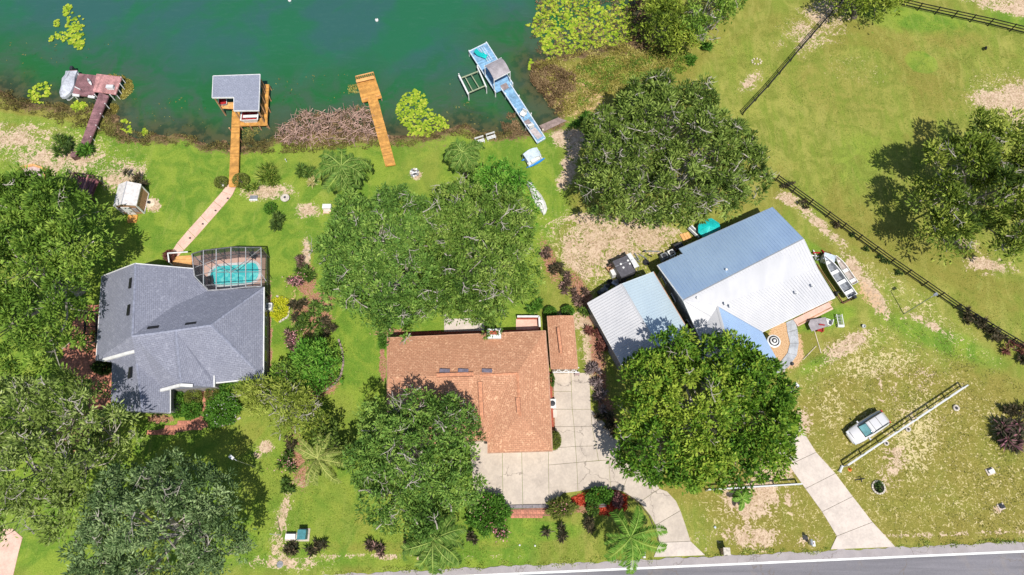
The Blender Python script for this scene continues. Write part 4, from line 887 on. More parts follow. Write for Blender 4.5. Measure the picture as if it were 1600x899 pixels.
mat_px(bd, [(781.5, 134), (791, 129), (795.5, 137), (786, 142)], .68, mat('taupe_mat', (.30, .24, .24), .9, .15, 4)); mat_px(bd, [(827, 204), (836, 199), (848, 213), (840, 218)], .655, mat('pale_mat', (.50, .44, .44), .9, .12, 4)); mat_px(bd, [(818, 190), (826, 186), (830, 192), (822, 196.5)], .66, mat('taupe_mat', (0, 0, 0)))
def chair_at(px, py, z, rz, m, label, grp=None, sc=1.0, low=True):
    t_ = thing('deck_chair', label, 'chair', W(px, py, z), grp); c = t_.location
    MB().box(c + Vector((0, 0, .38)), (.6, .6, .07)).build('seat', m, t_); MB().box(c + Vector((0, -.32, .7)), (.6, .07, .65)).build('backrest', m, t_)
    for s_ in (-.3, .3):
        MB().box(c + Vector((s_, 0, .6)), (.09, .62, .05)).build('armrest', m, t_)
        for q in (-.25, .25): MB().box(c + Vector((s_, q, .29)), (.06, .06, .58)).build('leg', m, t_)
    t_.rotation_euler = (0, 0, rz); return t_
chair_at(817.5, 181.5, .66, 2.5, WHITE, 'white armchair on the blue walkway, the one nearer the lake'); chair_at(829, 200, .66, .5, WHITE, 'white and blue armchair on the blue walkway, the one nearer the shore')
t_ = thing('cushion', 'bright blue cushion beside the shoreward chair on the blue dock', 'cushion', W(826, 199, .68)); MB().box(t_.location + Vector((0, 0, .06)), (.28, .6, .12), .6).lathe(t_.location + Vector((0, 0, .12)), [(.12, 0), (.05, .02)], 8).build('cushion_pad', BLUEPL, t_)
t_ = thing('lounge_chair', 'turquoise lounge chair on the blue dock platform', 'chair', W(754, 88, .65)); c = t_.location
MB().beam(c + Vector((-.5, .1, .3)), c + Vector((.55, -.35, .3)), .62, .07).build('seat', TEAL, t_); MB().beam(c + Vector((-.5, .1, .3)), c + Vector((-.95, .35, .75)), .62, .07).build('backrest', TEAL, t_)
for q in ((.2, .35), (.45, -.6), (-.35, -.15), (0, .6)): MB().beam(c + Vector((q[0], q[1], 0)), c + Vector((q[0] * .7, q[1] * .7, .36)), .1, .1).build('leg', TEAL, t_)
pg = thing('dock_canopy', 'grey canvas canopy on posts over the middle of the blue dock', 'canopy', W(775, 108, 0))
cq = [(757.5, 103), (783, 90.5), (797, 112), (772, 125)]; cz = 2.7; cp_ = WL(cq, cz); NN = 8; V = []
for i in range(NN + 1):
    f_ = i / NN; bow = math.sin(math.pi * f_) * .35
    V += [cp_[0].lerp(cp_[3], f_) + Vector((0, 0, bow)), cp_[1].lerp(cp_[2], f_) + Vector((0, 0, bow))]
n_ = len(V); V += [v - Vector((0, 0, .05)) for v in V]
MB().add(V, [(2 * i, 2 * i + 1, 2 * i + 3, 2 * i + 2) for i in range(NN)] + [(n_ + 2 * i, n_ + 2 * i + 2, n_ + 2 * i + 3, n_ + 2 * i + 1) for i in range(NN)] + [(2 * i + 1, n_ + 2 * i + 1, n_ + 2 * i + 3, 2 * i + 3) for i in range(NN)] + [(2 * i, 2 * i + 2, n_ + 2 * i + 2, n_ + 2 * i) for i in range(NN)]).build('canopy_cloth', TAUPE, pg)
for p in cp_: MB().beam((p.x, p.y, .62), (p.x, p.y, cz), .1, .1).build('post', WHITE, pg)
MB().beam(cp_[3] + Vector((0, 0, -.08)), cp_[2] + Vector((0, 0, -.08)), .1, .1).build('beam', WHITE, pg); MB().beam(cp_[0] + Vector((0, 0, -.08)), cp_[1] + Vector((0, 0, -.08)), .1, .1).build('beam', WHITE, pg)
lf = thing('boat_lift', 'empty boat lift frame of pale rails in the water beside the blue dock', 'boat lift', W(738, 125, 0))
MB().beam(W(717, 118, .8), W(732, 148, .8), .2, .14).build('side_beam', WHITE, lf); MB().beam(W(746, 105, .8), W(760, 137, .8), .16, .14).build('side_beam', WHITE, lf)
for a_, b_ in (((721, 122), (747, 112)), ((731, 146), (759, 134))): MB().beam(W(*a_, .7), W(*b_, .7), .14, .1).build('cross_rail', mat('pale_green_rail', (.36, .40, .26), .6, .1, 3), lf)
for a_, b_ in (((727, 121), (739, 143)), ((736, 117), (749, 138))): MB().beam(W(*a_, .35), W(*b_, .35), .1, .08).build('bunk', mat('pale_green_rail', (0, 0, 0)), lf)
for q in ((717, 117), (732, 148), (746, 105), (760, 137)): p = W(*q, .8); MB().tube([(p.x, p.y, -1.2), (p.x, p.y, 1.0)], .07, 8).build('post', WHITE, lf)
for i, (px, py, lb) in enumerate(((453, 2, 'white buoy floating at the top edge of the lake'), (589, 33, 'white buoy floating alone in open water above the orange dock'))):
    t_ = thing('buoy', lb, 'buoy', W(px, py, -.36), 'buoys on the lake'); c = t_.location; MB().lathe(c + Vector((0, 0, -.1)), [(.02, 0), (.2, .08), (.24, .25), (.2, .42), (.06, .5)], 12).build('float', WHITE, t_, True); MB().lathe(c + Vector((0, 0, .4)), [(.05, 0), (.05, .12)], 8).build('cap', DARK, t_)
# pedal boat, covered canoe
pb = thing('pedal_boat', 'white and blue pedal boat with a white canopy on the grass below the blue dock', 'pedal boat', W(834, 249, 0)); c = pb.location
ax_ = (W(851, 246) - W(824, 260)).normalized(); pr = Vector((-ax_.y, ax_.x, 0)); a0, b0 = W(823, 262, .3), W(851, 247, .3)
for s_ in (0, 1.15):
    o_ = pr * s_; lens(((a0 + b0) / 2 + o_) * 1 - Vector((0, 0, .3)), 2.7, .5, .5, math.atan2(ax_.y, ax_.x)).build('pontoon', BLUEPL, pb, True)
dk = [a0 + ax_ * .3, b0 - ax_ * .3, b0 - ax_ * .3 + pr * 1.15, a0 + ax_ * .3 + pr * 1.15]; MB().prism([(p.x, p.y) for p in dk], .38, .5).build('deck', WHITE, pb)
MB().beam(a0 + ax_ * .7 + pr * .1 + Vector((0, 0, .45)), b0 - ax_ * .7 + pr * .1 + Vector((0, 0, .45)), .4, .35).build('seat', WHITE, pb)
cv = WL([(817, 241), (839, 230.5), (846, 243), (826, 254)], 1.5); V = []
for i in range(7):
    f_ = i / 6; bow = math.sin(math.pi * f_) * .35; V += [cv[0].lerp(cv[1], f_) + Vector((0, 0, bow)), cv[3].lerp(cv[2], f_) + Vector((0, 0, bow))]
n_ = len(V); V += [v - Vector((0, 0, .04)) for v in V]
MB().add(V, [(2 * i, 2 * i + 1, 2 * i + 3, 2 * i + 2) for i in range(6)] + [(n_ + 2 * i, n_ + 2 * i + 2, n_ + 2 * i + 3, n_ + 2 * i + 1) for i in range(6)] + [(2 * i + 1, n_ + 2 * i + 1, n_ + 2 * i + 3, 2 * i + 3) for i in range(6)] + [(2 * i, 2 * i + 2, n_ + 2 * i + 2, n_ + 2 * i) for i in range(6)]).build('canopy', mat('pale_blue_white_canopy', (.62, .72, .78), .5, .05, 2), pb)
for p in cv: MB().beam((p.x, p.y, .4), (p.x, p.y, 1.5), .05, .05).build('post', ALU, pb)
cn = thing('tarped_boat', 'long narrow boat under a white tarp beside the bright green tree', 'boat', W(842, 311, 0))
q = [(824, 283), (828, 285), (836, 293), (846, 305), (852, 316), (855, 326), (853, 332), (849, 335), (846, 328), (841, 322), (837, 320), (832, 308), (828, 296)]
lo = WL(q, .5); hi_ = inset(lo, .3); n = len(lo); rc = cen(hi_)
MB().add([(p.x, p.y, .12) for p in lo] + [(p.x, p.y, .5) for p in lo] + [(p.x, p.y, .85 + .06 * math.sin(i * 2.3)) for i, p in enumerate(hi_)] + [(rc.x, rc.y, .95)],
         [(i, (i + 1) % n, n + (i + 1) % n, n + i) for i in range(n)] + [(n + i, n + (i + 1) % n, 2 * n + (i + 1) % n, 2 * n + i) for i in range(n)] + [(2 * n + i, 2 * n + (i + 1) % n, 3 * n) for i in range(n)]).build('tarp', CANVAS_W, cn)
MB().beam(W(827, 287, .12), W(850, 331, .12), .7, .2).build('hull', ALU, cn)
# benches at the shore
for px, py, lb in ((750, 223, 'leftmost white slatted bench on the shore grass by the blue dock'), (767.5, 217, 'white slatted bench on the shore grass, the one nearer the blue dock')):
    t_ = thing('garden_bench', lb, 'bench', W(px, py, 0), 'white benches on the shore'); c = t_.location
    for i in range(3): MB().box(c + Vector((0, -.22 + i * .16, .42)), (1.15, .10, .04)).build('seat_slat', WHITE, t_)
    for i in range(2): MB().box(c + Vector((0, .32, .62 + i * .18)), (1.15, .04, .10)).build('back_slat', WHITE, t_)
    for a_ in (-.5, .5):
        for b_ in (-.25, .3): MB().box(c + Vector((a_, b_, .21 if b_ < 0 else .4)), (.06, .06, .42 if b_ < 0 else .8)).build('leg', WHITE, t_)
    t_.rotation_euler = (0, 0, .35)
# ================================================================ FENCES
def board_fence(name, label, pts, spacing, h, m, nr=3, rw=.14, pm=None, cap=None, postw=.11):
    t_ = thing(name, label, 'fence', W(*pts[0]))
    base = t_.location; P = WL(pts); mep = None
    pp = []
    for a_, b_ in zip(P[:-1], P[1:]):
        n = max(1, round((b_ - a_).length / spacing))
        for i in range(n): pp.append(a_.lerp(b_, i / n))
    pp.append(P[-1])
    for p in pp:
        if mep is None: o = MB().box(base + Vector((0, 0, h / 2)), (postw, postw, h)).build('post', pm or m, t_); mep = o.data
        else: o = link_mesh('post', mep, t_)
        o.location = p - base; 
    for a_, b_ in zip(pp[:-1], pp[1:]):
        for k_ in range(nr):
            z = h * (.32 + .60 * k_ / max(nr - 1, 1)); MB().beam(a_ + Vector((0, 0, z)), b_ + Vector((0, 0, z)), .045, rw).build('rail', m, t_)
        if cap: MB().beam(a_ + Vector((0, 0, h + .01)), b_ + Vector((0, 0, h + .01)), cap, .05).build('cap_rail', m, t_)
    return t_
board_fence('board_fence', 'black three rail board fence running from the big oak down to the right edge', [(1211, 283), (1290, 340), (1389, 412), (1440, 447), (1490, 482), (1540, 513), (1612, 556)], 2.35, 1.4, BLACK)
board_fence('board_fence', 'black board fence running up the pasture from the big oak to the top edge', [(1160, 180), (1200, 137), (1252, 76), (1322, -4)], 2.5, 1.3, BLACK)
board_fence('board_fence', 'black three rail board fence across the top right corner of the pasture', [(1322, -8), (1400, 9), (1433, 17), (1543, 41), (1612, 58)], 2.5, 1.4, BLACK)
board_fence('vinyl_fence', 'long white vinyl rail fence beside the parked car', [(1318, 729), (1502, 606)], 2.35, 1.15, WHITEV, 2, .15, cap=.13, postw=.12)
board_fence('vinyl_fence', 'short white vinyl rail fence left of the right hand driveway', [(1103, 767), (1246, 758)], 2.3, 1.15, WHITEV, 2, .15, cap=.13, postw=.12)
# ================================================================ CAR
car = thing('parked_car', 'silver estate car parked on the grass beside the long white fence', 'car', W(1351, 670, 0))
a_, b_ = W(1381, 650, 0), W(1323, 687, 0); fd = (b_ - a_).normalized(); rz = math.atan2(fd.y, fd.x); R = Matrix.Rotation(rz, 3, 'Z'); c = car.location
PAINTC = bpy.data.materials.new('silver_car_paint'); q_ = NB(PAINTC); q_.b.inputs['Base Color'].default_value = (.70, .69, .69, 1); q_.b.inputs['Metallic'].default_value = .2; q_.b.inputs['Roughness'].default_value = .28; q_.b.inputs['Coat Weight'].default_value = .6
CG = bpy.data.materials.new('car_glass'); q_ = NB(CG); q_.b.inputs['Base Color'].default_value = (.025, .05, .055, 1); q_.b.inputs['Roughness'].default_value = .04; q_.b.inputs['Specular IOR Level'].default_value = 1.0
def loft(secs, m, name, parent, smooth=True, k=None):
    mb = MB(); n = len(secs[0]); V = [R @ Vector(p) + c for s_ in secs for p in s_]
    mb.add(V, [(i * n + j, i * n + (j + 1) % n, (i + 1) * n + (j + 1) % n, (i + 1) * n + j) for i in range(len(secs) - 1) for j in range(n)] + [tuple(range(n - 1, -1, -1)), tuple((len(secs) - 1) * n + j for j in range(n))])
    return mb.build(name, m, parent, smooth)
def sec(x, w, z0, z1, ns=16, p=3.2):
    out = []
    for j in range(ns):
        a_ = 2 * math.pi * j / ns; ca, sa_ = math.cos(a_), math.sin(a_); r = (abs(ca) ** p + abs(sa_) ** p) ** (-1 / p)
        out.append((x, w / 2 * ca * r, (z0 + z1) / 2 + (z1 - z0) / 2 * sa_ * r))
    return out
body = [sec(-2.33, 1.25, .42, .80), sec(-2.27, 1.56, .34, .98), sec(-2.0, 1.76, .28, 1.02), sec(-1.0, 1.84, .25, 1.00), sec(.3, 1.86, .25, .98), sec(1.2, 1.83, .25, .93), sec(1.8, 1.72, .28, .84), sec(2.15, 1.5, .32, .74), sec(2.34, 1.1, .38, .62)]
loft(body, PAINTC, 'body', car)
loft([sec(-2.2, 1.20, .9, 1.02), sec(-1.98, 1.38, .9, 1.36, p=4), sec(-1.6, 1.42, .9, 1.47, p=4), sec(.1, 1.42, .9, 1.48, p=4), sec(.5, 1.38, .9, 1.38, p=4), sec(1.02, 1.30, .85, .98, p=4)], CG, 'glasshouse', car)
loft([sec(-2.0, 1.14, 1.30, 1.42, p=5), sec(-1.6, 1.27, 1.40, 1.525, p=5), sec(0.0, 1.27, 1.40, 1.53, p=5), sec(.30, 1.20, 1.38, 1.475, p=5)], PAINTC, 'roof', car)
MB().add([R @ Vector(p) + c for p in ((.36, -.50, 1.465), (.36, .50, 1.465), (.98, .57, 1.09), (.98, -.57, 1.09), (.36, -.50, 1.40), (.36, .50, 1.40), (.98, .57, 1.0), (.98, -.57, 1.0))], [(0, 3, 2, 1), (4, 5, 6, 7), (0, 1, 5, 4), (1, 2, 6, 5), (2, 3, 7, 6), (3, 0, 4, 7)]).build('windscreen', mat('sky_tinted_glass', (.16, .36, .38), .06, .1, 1, bump=0), car)
for s_ in (-1, 1):
    MB().beam(R @ Vector((-1.75, s_ * .6, 1.57)) + c, R @ Vector((.25, s_ * .6, 1.56)) + c, .04, .05).build('roof_rail', DARK, car)
    MB().box(R @ Vector((.75, s_ * 1.0, 1.0)) + c, (.14, .22, .13), rz).build('mirror', PAINTC, car)
    MB().box(R @ Vector((2.12, s_ * .62, .66)) + c, (.32, .3, .12), rz).build('headlight', mat('lamp_glass', (.7, .72, .75), .1, .05, 3, bump=0), car)
    MB().box(R @ Vector((-2.26, s_ * .62, .86)) + c, (.12, .28, .2), rz).build('tail_light', RED, car)
    for x in (-1.4, 1.42):
        w_ = MB().tube([R @ Vector((x, s_ * .72, .33)) + c, R @ Vector((x, s_ * .93, .33)) + c], .33, 18).build('wheel', TILE_BLACK, car)
        MB().tube([R @ Vector((x, s_ * .92, .33)) + c, R @ Vector((x, s_ * .945, .33)) + c], .20, 12).build('rim', ALU, w_)
    for x in (-.95, -.1): MB().box(R @ Vector((x, 0, 1.535)) + c, (.03, 1.1, .03), rz).build('roof_seam', DARK, car) if s_ == 1 else None
MB().box(R @ Vector((2.02, 0, .815)) + c, (.03, 1.2, .02), rz).build('bonnet_gap', DARK, car)
# ================================================================ POLES
def pole(px, py, h, label, r=.06, head=None, m=GALV, name='light_pole', cat='lamp post', ang=0):
    t_ = thing(name, label, cat, W(px, py, 0)); c = t_.location
    MB().tube([c + Vector((0, 0, -.2)), c + Vector((0, 0, h))], [r, r * .8], 8).build('pole', m, t_)
    if head:
        d = Vector((math.cos(ang), math.sin(ang), 0)); MB().beam(c + Vector((0, 0, h)), c + d * .45 + Vector((0, 0, h + .08)), .05, .05).build('arm', m, t_)
        MB().box(c + d * .55 + Vector((0, 0, h + .1)), (.48, .28, .12), ang).lathe(c + d * .65 + Vector((0, 0, h - .02)), [(.12, 0), (.18, .1)], 10).build('lamp_head', head, t_)
    return t_
pole(1412, 491, 5.35, 'slim grey lamp post on the lawn near the black fence', .055, GALV, GALV, ang=.5)
pole(399, 730, 5.2, 'white headed lamp post on the lawn below the grey roof house', .05, WHITE, GALV, ang=2.6)
pole(438.5, 836, 3.2, 'thin pale pole standing beside the white utility box', .035, None, WHITE, 'utility_pole', 'pole')
# ================================================================ TREES
def crown_tree(name, label, lobes, h, mats, density=95, bare=0.0, gap=.15, blade=(.40, .15), trunk_at=None, twig=0, zm=.62, seed=0, cat='tree', rim=.42, group=None, trunk=True, clump=.62, tint_bias=None, up=.55, droop=0):
    rng = np.random.default_rng(100 + seed); zmid = h * zm
    Lw = []
    for l in lobes:
        p = W(l[0], l[1], zmid); r = l[2] * mpp(l[0], l[1], zmid) * .94; Lw.append((p.x, p.y, r, l[3] if len(l) > 3 else 1.0))
    ar = sum(l[2] ** 2 for l in Lw); bx = sum(l[0] * l[2] ** 2 for l in Lw) / ar; by = sum(l[1] * l[2] ** 2 for l in Lw) / ar
    if trunk_at: q = W(*trunk_at); bx, by = q.x, q.y
    t_ = thing(name, label, cat, (bx, by, 0), group)
    Rmax = max(math.hypot(l[0] - bx, l[1] - by) + l[2] for l in Lw)
    def ztop(x, y): return h * (1 - .38 * min(1, math.hypot(x - bx, y - by) / Rmax) ** 2)
    CL = []                                                                  # clumps: x,y,z,r,tint
    for li, (lx, ly, lr, ls) in enumerate(Lw):
        n = int(max(6, 1.15 * lr * lr * 3.14 / (clump * clump * 1.25) * 1.25)); zt = ztop(lx, ly) * ls; zr = h * rim * ls
        lt = rng.normal(0, .10)
        for k_ in range(n):
            rho = math.sqrt(rng.random()) ** .9; a_ = rng.random() * 6.283
            rr = lr * (1 + .13 * math.sin(3 * a_ + li) + .08 * math.sin(7 * a_ + 2 * li)) * rho
            x, y = lx + rr * math.cos(a_), ly + rr * math.sin(a_)
            z = zr + (zt - zr) * math.sqrt(max(0, 1 - rho ** 2 * .96)) + rng.normal(0, .50)
            if rho > .8 and rng.random() < .35: z -= rng.random() * 1.6
            bur = False
            for lj, (mx_, my_, mr, ms) in enumerate(Lw):
                if lj == li: continue
                d = math.hypot(x - mx_, y - my_) / mr
                if d < .85 and (h * rim * ms + (ztop(mx_, my_) * ms - h * rim * ms) * math.sqrt(1 - d * d)) - z > 1.3: bur = True
            if bur: continue
            g = math.sin(x * .9 + 2 * math.sin(y * .6 + seed)) * math.sin(y * 1.05 + seed * 1.3)
            if rho < .78 and rng.random() < gap * (.9 + 1.3 * g): continue
            CL.append((x, y, z, clump * rng.uniform(.55, 1.25), np.clip(.5 + lt + rng.normal(0, .13), 0, 1)))
    CL = np.array(CL); density *= 1.35; nl = int(density * ar * 3.14 * .8 / max(1, len(CL)))
    nl = max(16, min(nl, 900)); K = len(CL)
    cr = np.repeat(CL[:, 3], nl); dirs = unit(rng.normal(size=(K * nl, 3)) + np.array([0, 0, .35])); rad = rng.random(K * nl) ** .40
    # sub-sprays inside the clump: leaves gather in tufts round a few random directions
    ntf = 5; tf = unit(rng.normal(size=(K, ntf, 3)) + np.array([0, 0, .5])); pick = rng.integers(0, ntf, K * nl); tfd = tf[np.repeat(np.arange(K), nl), pick]
    dd = unit(dirs * .62 + tfd)
    pos = np.repeat(CL[:, :3], nl, 0) + dd * (rad * cr)[:, None] * np.array([1, 1, 1.05])
    ld = unit(dd + rng.normal(size=dd.shape) * .40 + np.array([0, 0, up * .5 - droop]))
    tuft_t = rng.normal(0, .14, (K, ntf))[np.repeat(np.arange(K), nl), pick]
    tint = np.clip(np.repeat(CL[:, 4], nl) + tuft_t + rng.normal(0, .10, K * nl), 0, 1)
    if tint_bias is not None:
        q = W(tint_bias[0], tint_bias[1], h); rb = tint_bias[2] * mpp(tint_bias[0], tint_bias[1], h)
        tint = np.clip(tint + tint_bias[3] * np.exp(-((pos[:, 0] - q.x) ** 2 + (pos[:, 1] - q.y) ** 2) / (rb * rb)), 0, 1)
    Ls = blade[0] * rng.uniform(.6, 1.3, len(pos)); Ws = blade[1] * rng.uniform(.7, 1.3, len(pos))
    V, F, T = blades(pos - np.array([bx, by, 0]), ld, Ls, Ws, tint, rng, 1.3)
    # inner layer of larger leaves, shade painted in by a darker tint
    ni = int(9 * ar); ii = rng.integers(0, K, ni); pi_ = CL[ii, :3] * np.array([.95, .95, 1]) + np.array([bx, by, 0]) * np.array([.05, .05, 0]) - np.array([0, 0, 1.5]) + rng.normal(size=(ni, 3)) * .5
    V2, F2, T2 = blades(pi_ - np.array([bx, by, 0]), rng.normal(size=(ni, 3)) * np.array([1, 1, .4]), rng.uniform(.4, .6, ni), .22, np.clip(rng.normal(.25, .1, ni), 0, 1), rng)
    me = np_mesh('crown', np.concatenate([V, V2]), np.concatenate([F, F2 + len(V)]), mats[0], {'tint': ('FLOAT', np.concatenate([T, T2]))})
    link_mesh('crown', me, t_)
    if trunk:
        base = Vector((bx, by, 0)); fork = base + Vector((rng.normal(0, .2), rng.normal(0, .2), h * .22)); r0 = .030 * h + .02 * Rmax + .05
        MB().tube([base + Vector((0, 0, -.3)), base + Vector((0, 0, .3)), base.lerp(fork, .6), fork], [r0 * 1.5, r0 * 1.1, r0 * .9, r0 * .8], 9).build('trunk', mats[1], t_, True)
        lm, tw = MB(), MB()
        for li, (lx, ly, lr, ls) in enumerate(Lw):
            e_ = Vector((lx, ly, ztop(lx, ly) * ls * .72)); mid = fork.lerp(e_, .5) + Vector((rng.normal(0, .5), rng.normal(0, .5), -.4))
            rl = min(r0 * .55, .05 + lr * .05); lm.tube([fork, mid, e_], [rl, rl * .7, rl * .4], 6, False)
            mine = [c for c in CL if math.hypot(c[0] - lx, c[1] - ly) < lr * 1.05]; step_ = max(1, int(len(mine) / max(6, lr * 3.0)))
            for c in mine[::step_]:
                o_ = Vector((c[0], c[1], c[2])); m2 = e_.lerp(o_, .5) + Vector((rng.normal(0, .35), rng.normal(0, .35), -.25)); st = mid.lerp(e_, rng.uniform(.2, 1))
                end = o_ + Vector((0, 0, .25 if rng.random() < bare else -.35)); lm.tube([st, m2, end], [rl * .36, rl * .22, .03], 4, False)
        stuff(lm.build('limbs', mats[1], t_))
        nt_ = int(twig * len(CL) * .5)
        for k_ in rng.choice(len(CL), min(nt_, len(CL)), False) if nt_ else []:
            c = CL[k_]; a_ = rng.random() * 6.283; s0 = Vector((c[0], c[1], c[2] + c[3] * .95)); L = rng.uniform(.8, 2.2)
            p = [s0 - Vector((math.cos(a_), math.sin(a_), .35)) * L * .4]
            for j in range(3): a_ += rng.normal(0, .45); p.append(p[-1] + Vector((math.cos(a_), math.sin(a_), rng.normal(.12, .15))) * L / 3)
            tw.tube(p, [.065, .05, .04, .015], 4, False)
            for j in (1, 2):
                for q_ in range(2): b_ = a_ + rng.choice([-1, 1]) * rng.uniform(.5, 1.1); tw.tube([p[j], p[j] + Vector((math.cos(b_), math.sin(b_), rng.normal(.1, .2))) * L * .3, p[j] + Vector((math.cos(b_ + .3), math.sin(b_ + .3), .15)) * L * .5], [.03, .02, .01], 3, False)
        if tw.v: stuff(tw.build('bare_twigs', BARK_PALE, t_))
    return t_
LM = lambda n, a, b_, c, **k: leaf_mat(n, a, b_, c, **k)
L_OAK = LM('oak_leaves', (0.04, 0.09, 0.013), (0.145, 0.26, 0.032), (0.33, 0.45, 0.075))
L_OAKG = LM('dusky_oak_leaves', (0.04, 0.09, 0.015), (0.14, 0.245, 0.036), (0.32, 0.42, 0.09))
L_PALE = LM('pale_olive_leaves', (0.08, 0.12, 0.02), (0.205, 0.29, 0.06), (0.39, 0.46, 0.155))
L_BLUE = LM('blue_green_leaves', (0.045, 0.085, 0.028), (0.15, 0.235, 0.085), (0.33, 0.43, 0.19))
L_MID = LM('mid_green_leaves', (0.04, 0.095, 0.016), (0.13, 0.25, 0.042), (0.3, 0.43, 0.085))
L_BRI = LM('bright_green_leaves', (0.035, 0.1, 0.01), (0.12, 0.245, 0.022), (0.32, 0.41, 0.05))
L_LIME = LM('lime_leaves', (.04, .14, .012), (.10, .28, .028), (.24, .42, .06))
L_YEL = LM('yellow_olive_leaves', (0.08, 0.11, 0.014), (0.22, 0.29, 0.036), (0.4, 0.45, 0.09))
L_DARKO = LM('dark_olive_leaves', (0.035, 0.065, 0.015), (0.12, 0.19, 0.03), (0.31, 0.4, 0.09))
L_RAG = LM('yellow_oak_leaves', (.04, .075, .012), (.17, .24, .03), (.42, .47, .085))
L_TOP = LM('light_olive_leaves', (0.06, 0.1, 0.012), (0.23, 0.31, 0.035), (0.42, 0.48, 0.07))
BK = (BARK_PALE,)
crown_tree('oak_tree', 'tall dense oak at the left edge above the grey roof house', [(35, 330, 70), (100, 335, 48), (55, 425, 75), (122, 400, 46), (15, 510, 78), (85, 480, 44), (75, 545, 34), (60, 300, 38), (142, 375, 28)], 12, (L_OAK, BARK_PALE), seed=1, twig=.02, gap=.28, clump=.85, blade=(.50, .16))
crown_tree('oak_tree', 'sparse grey olive oak with bare branches at the lower left edge', [(35, 650, 60), (115, 645, 58), (178, 672, 36), (65, 740, 66), (140, 735, 52), (30, 800, 42), (95, 805, 38), (-30, 700, 60)], 12, (L_PALE, BARK_PALE), clump=.85, blade=(.48, .15), density=76, seed=2, twig=.45, gap=.28, bare=.5)
crown_tree('oak_tree', 'bluish green oak at the bottom left beside the lawn with the lamp post', [(250, 830, 92), (305, 770, 52), (330, 840, 50), (175, 855, 62), (195, 780, 52), (265, 745, 36), (350, 868, 26), (230, 900, 70), (345, 790, 22)], 12.5, (L_BLUE, BARK_PALE), density=105, seed=3, twig=.12, gap=.25, blade=(.38, .13))
crown_tree('oak_tree', 'wide oak behind the brown roof house, left crown of the pair', [(590, 400, 82), (556, 350, 50), (625, 340, 52), (640, 440, 72), (560, 445, 55), (615, 490, 42), (530, 400, 36), (650, 380, 50)], 11, (L_MID, BARK_PALE), density=120, seed=4, twig=.18, gap=.12, blade=(.38, .13))
crown_tree('oak_tree', 'wide oak behind the brown roof house, right crown of the pair', [(745, 378, 78), (722, 322, 42), (785, 425, 58), (715, 445, 62), (800, 365, 44), (755, 480, 38), (700, 366, 45), (790, 332, 38)], 11.5, (L_OAKG, BARK_PALE), density=120, seed=5, twig=.18, gap=.14, blade=(.38, .13))
crown_tree('shade_tree', 'bright lime green tree at the lakeward edge of the wide oak pair', [(785, 293, 34), (812, 310, 25), (762, 292, 22), (825, 336, 17)], 9, (L_LIME, BARK), density=110, seed=6, gap=.1)
crown_tree('oak_tree', 'round green oak overhanging the front left corner of the brown roof house', [(650, 715, 84), (605, 670, 44), (700, 665, 48), (708, 755, 44), (612, 785, 50), (662, 808, 34), (588, 725, 42), (650, 640, 34)], 10.5, (L_MID, BARK_PALE), density=125, seed=7, twig=.2, gap=.13, blade=(.38, .13))
crown_tree('feathery_tree', 'low feathery yellowish green tree below the grey house entry', [(420, 622, 34), (455, 640, 36), (485, 655, 26), (395, 612, 24), (475, 622, 22)], 6, (L_YEL, BARK_PALE), density=95, seed=8, twig=.35, gap=.3, blade=(.5, .09))
crown_tree('oak_tree', 'huge dark olive oak with pale branches between the lake and the metal roof house', [(1035, 205, 76), (970, 250, 66), (1105, 245, 80), (1060, 300, 56), (1160, 262, 46), (1015, 155, 42), (945, 205, 34), (940, 300, 34), (1120, 310, 38), (995, 305, 40), (1085, 165, 34)], 12, (L_DARKO, BARK_PALE), density=100, seed=9, twig=.6, gap=.30, bare=.7, clump=.80, blade=(.50, .15))
crown_tree('shade_tree', 'dense bright green tree between the two driveways', [(1095, 640, 92), (1020, 600, 56), (1168, 605, 62), (1185, 680, 55), (1022, 700, 54), (1095, 712, 50), (1130, 560, 42), (1055, 550, 38), (990, 650, 34), (1205, 640, 38), (1150, 722, 44), (1188, 700, 42), (1222, 662, 28), (1070, 740, 26)], 11, (L_BRI, BARK_PALE), density=105, seed=10, gap=.2, twig=.08, clump=.72, blade=(.42, .19), tint_bias=(1080, 625, 55, .5))
crown_tree('oak_tree', 'ragged open oak standing alone in the pasture at the right edge', [(1502, 262, 46), (1464, 250, 28), (1466, 312, 38), (1562, 235, 50), (1475, 362, 38), (1548, 312, 42), (1595, 335, 40), (1598, 275, 36), (1530, 208, 28), (1580, 380, 26), (1625, 300, 45)], 10, (L_RAG, BARK_PALE), density=95, seed=11, twig=.6, gap=.34, bare=.8, rim=.38, clump=.95, blade=(.52, .17))
crown_tree('willow_tree', 'light olive tree at the top edge right of the big lily pads', [(1040, 38, 36), (1025, 12, 28), (1065, 62, 22), (1045, -12, 30)], 6.5, (L_TOP, BARK), density=95, seed=12, gap=.25, clump=.8, blade=(.5, .16))
crown_tree('shade_tree', 'green tree at the top edge between the light olive tree and the pasture', [(1105, 18, 38), (1135, -5, 30), (1085, 45, 24), (1128, 30, 18)], 8, (L_OAK, BARK_PALE), density=85, seed=13, gap=.28, twig=.1)
crown_tree('shade_tree', 'olive tree cut off by the top edge at the pasture fence corner', [(1330, -8, 34), (1370, -6, 32), (1402, -4, 22), (1302, 0, 14)], 6, (L_TOP, BARK), density=80, seed=14, gap=.3, clump=.8, blade=(.5, .16))
crown_tree('rounded_tree', 'small round bright green tree in the flower bed between the two left houses', [(492, 568, 36), (482, 555, 22), (508, 580, 22)], 4.2, (L_LIME, BARK), density=150, seed=15, gap=.05, blade=(.42, .09), clump=.7)
crown_tree('rounded_tree', 'small dark tree in the shade left of the round bright green tree', [(455, 590, 26), (440, 610, 18)], 4.0, (L_OAK, BARK), density=70, seed=16, gap=.2, clump=.7)
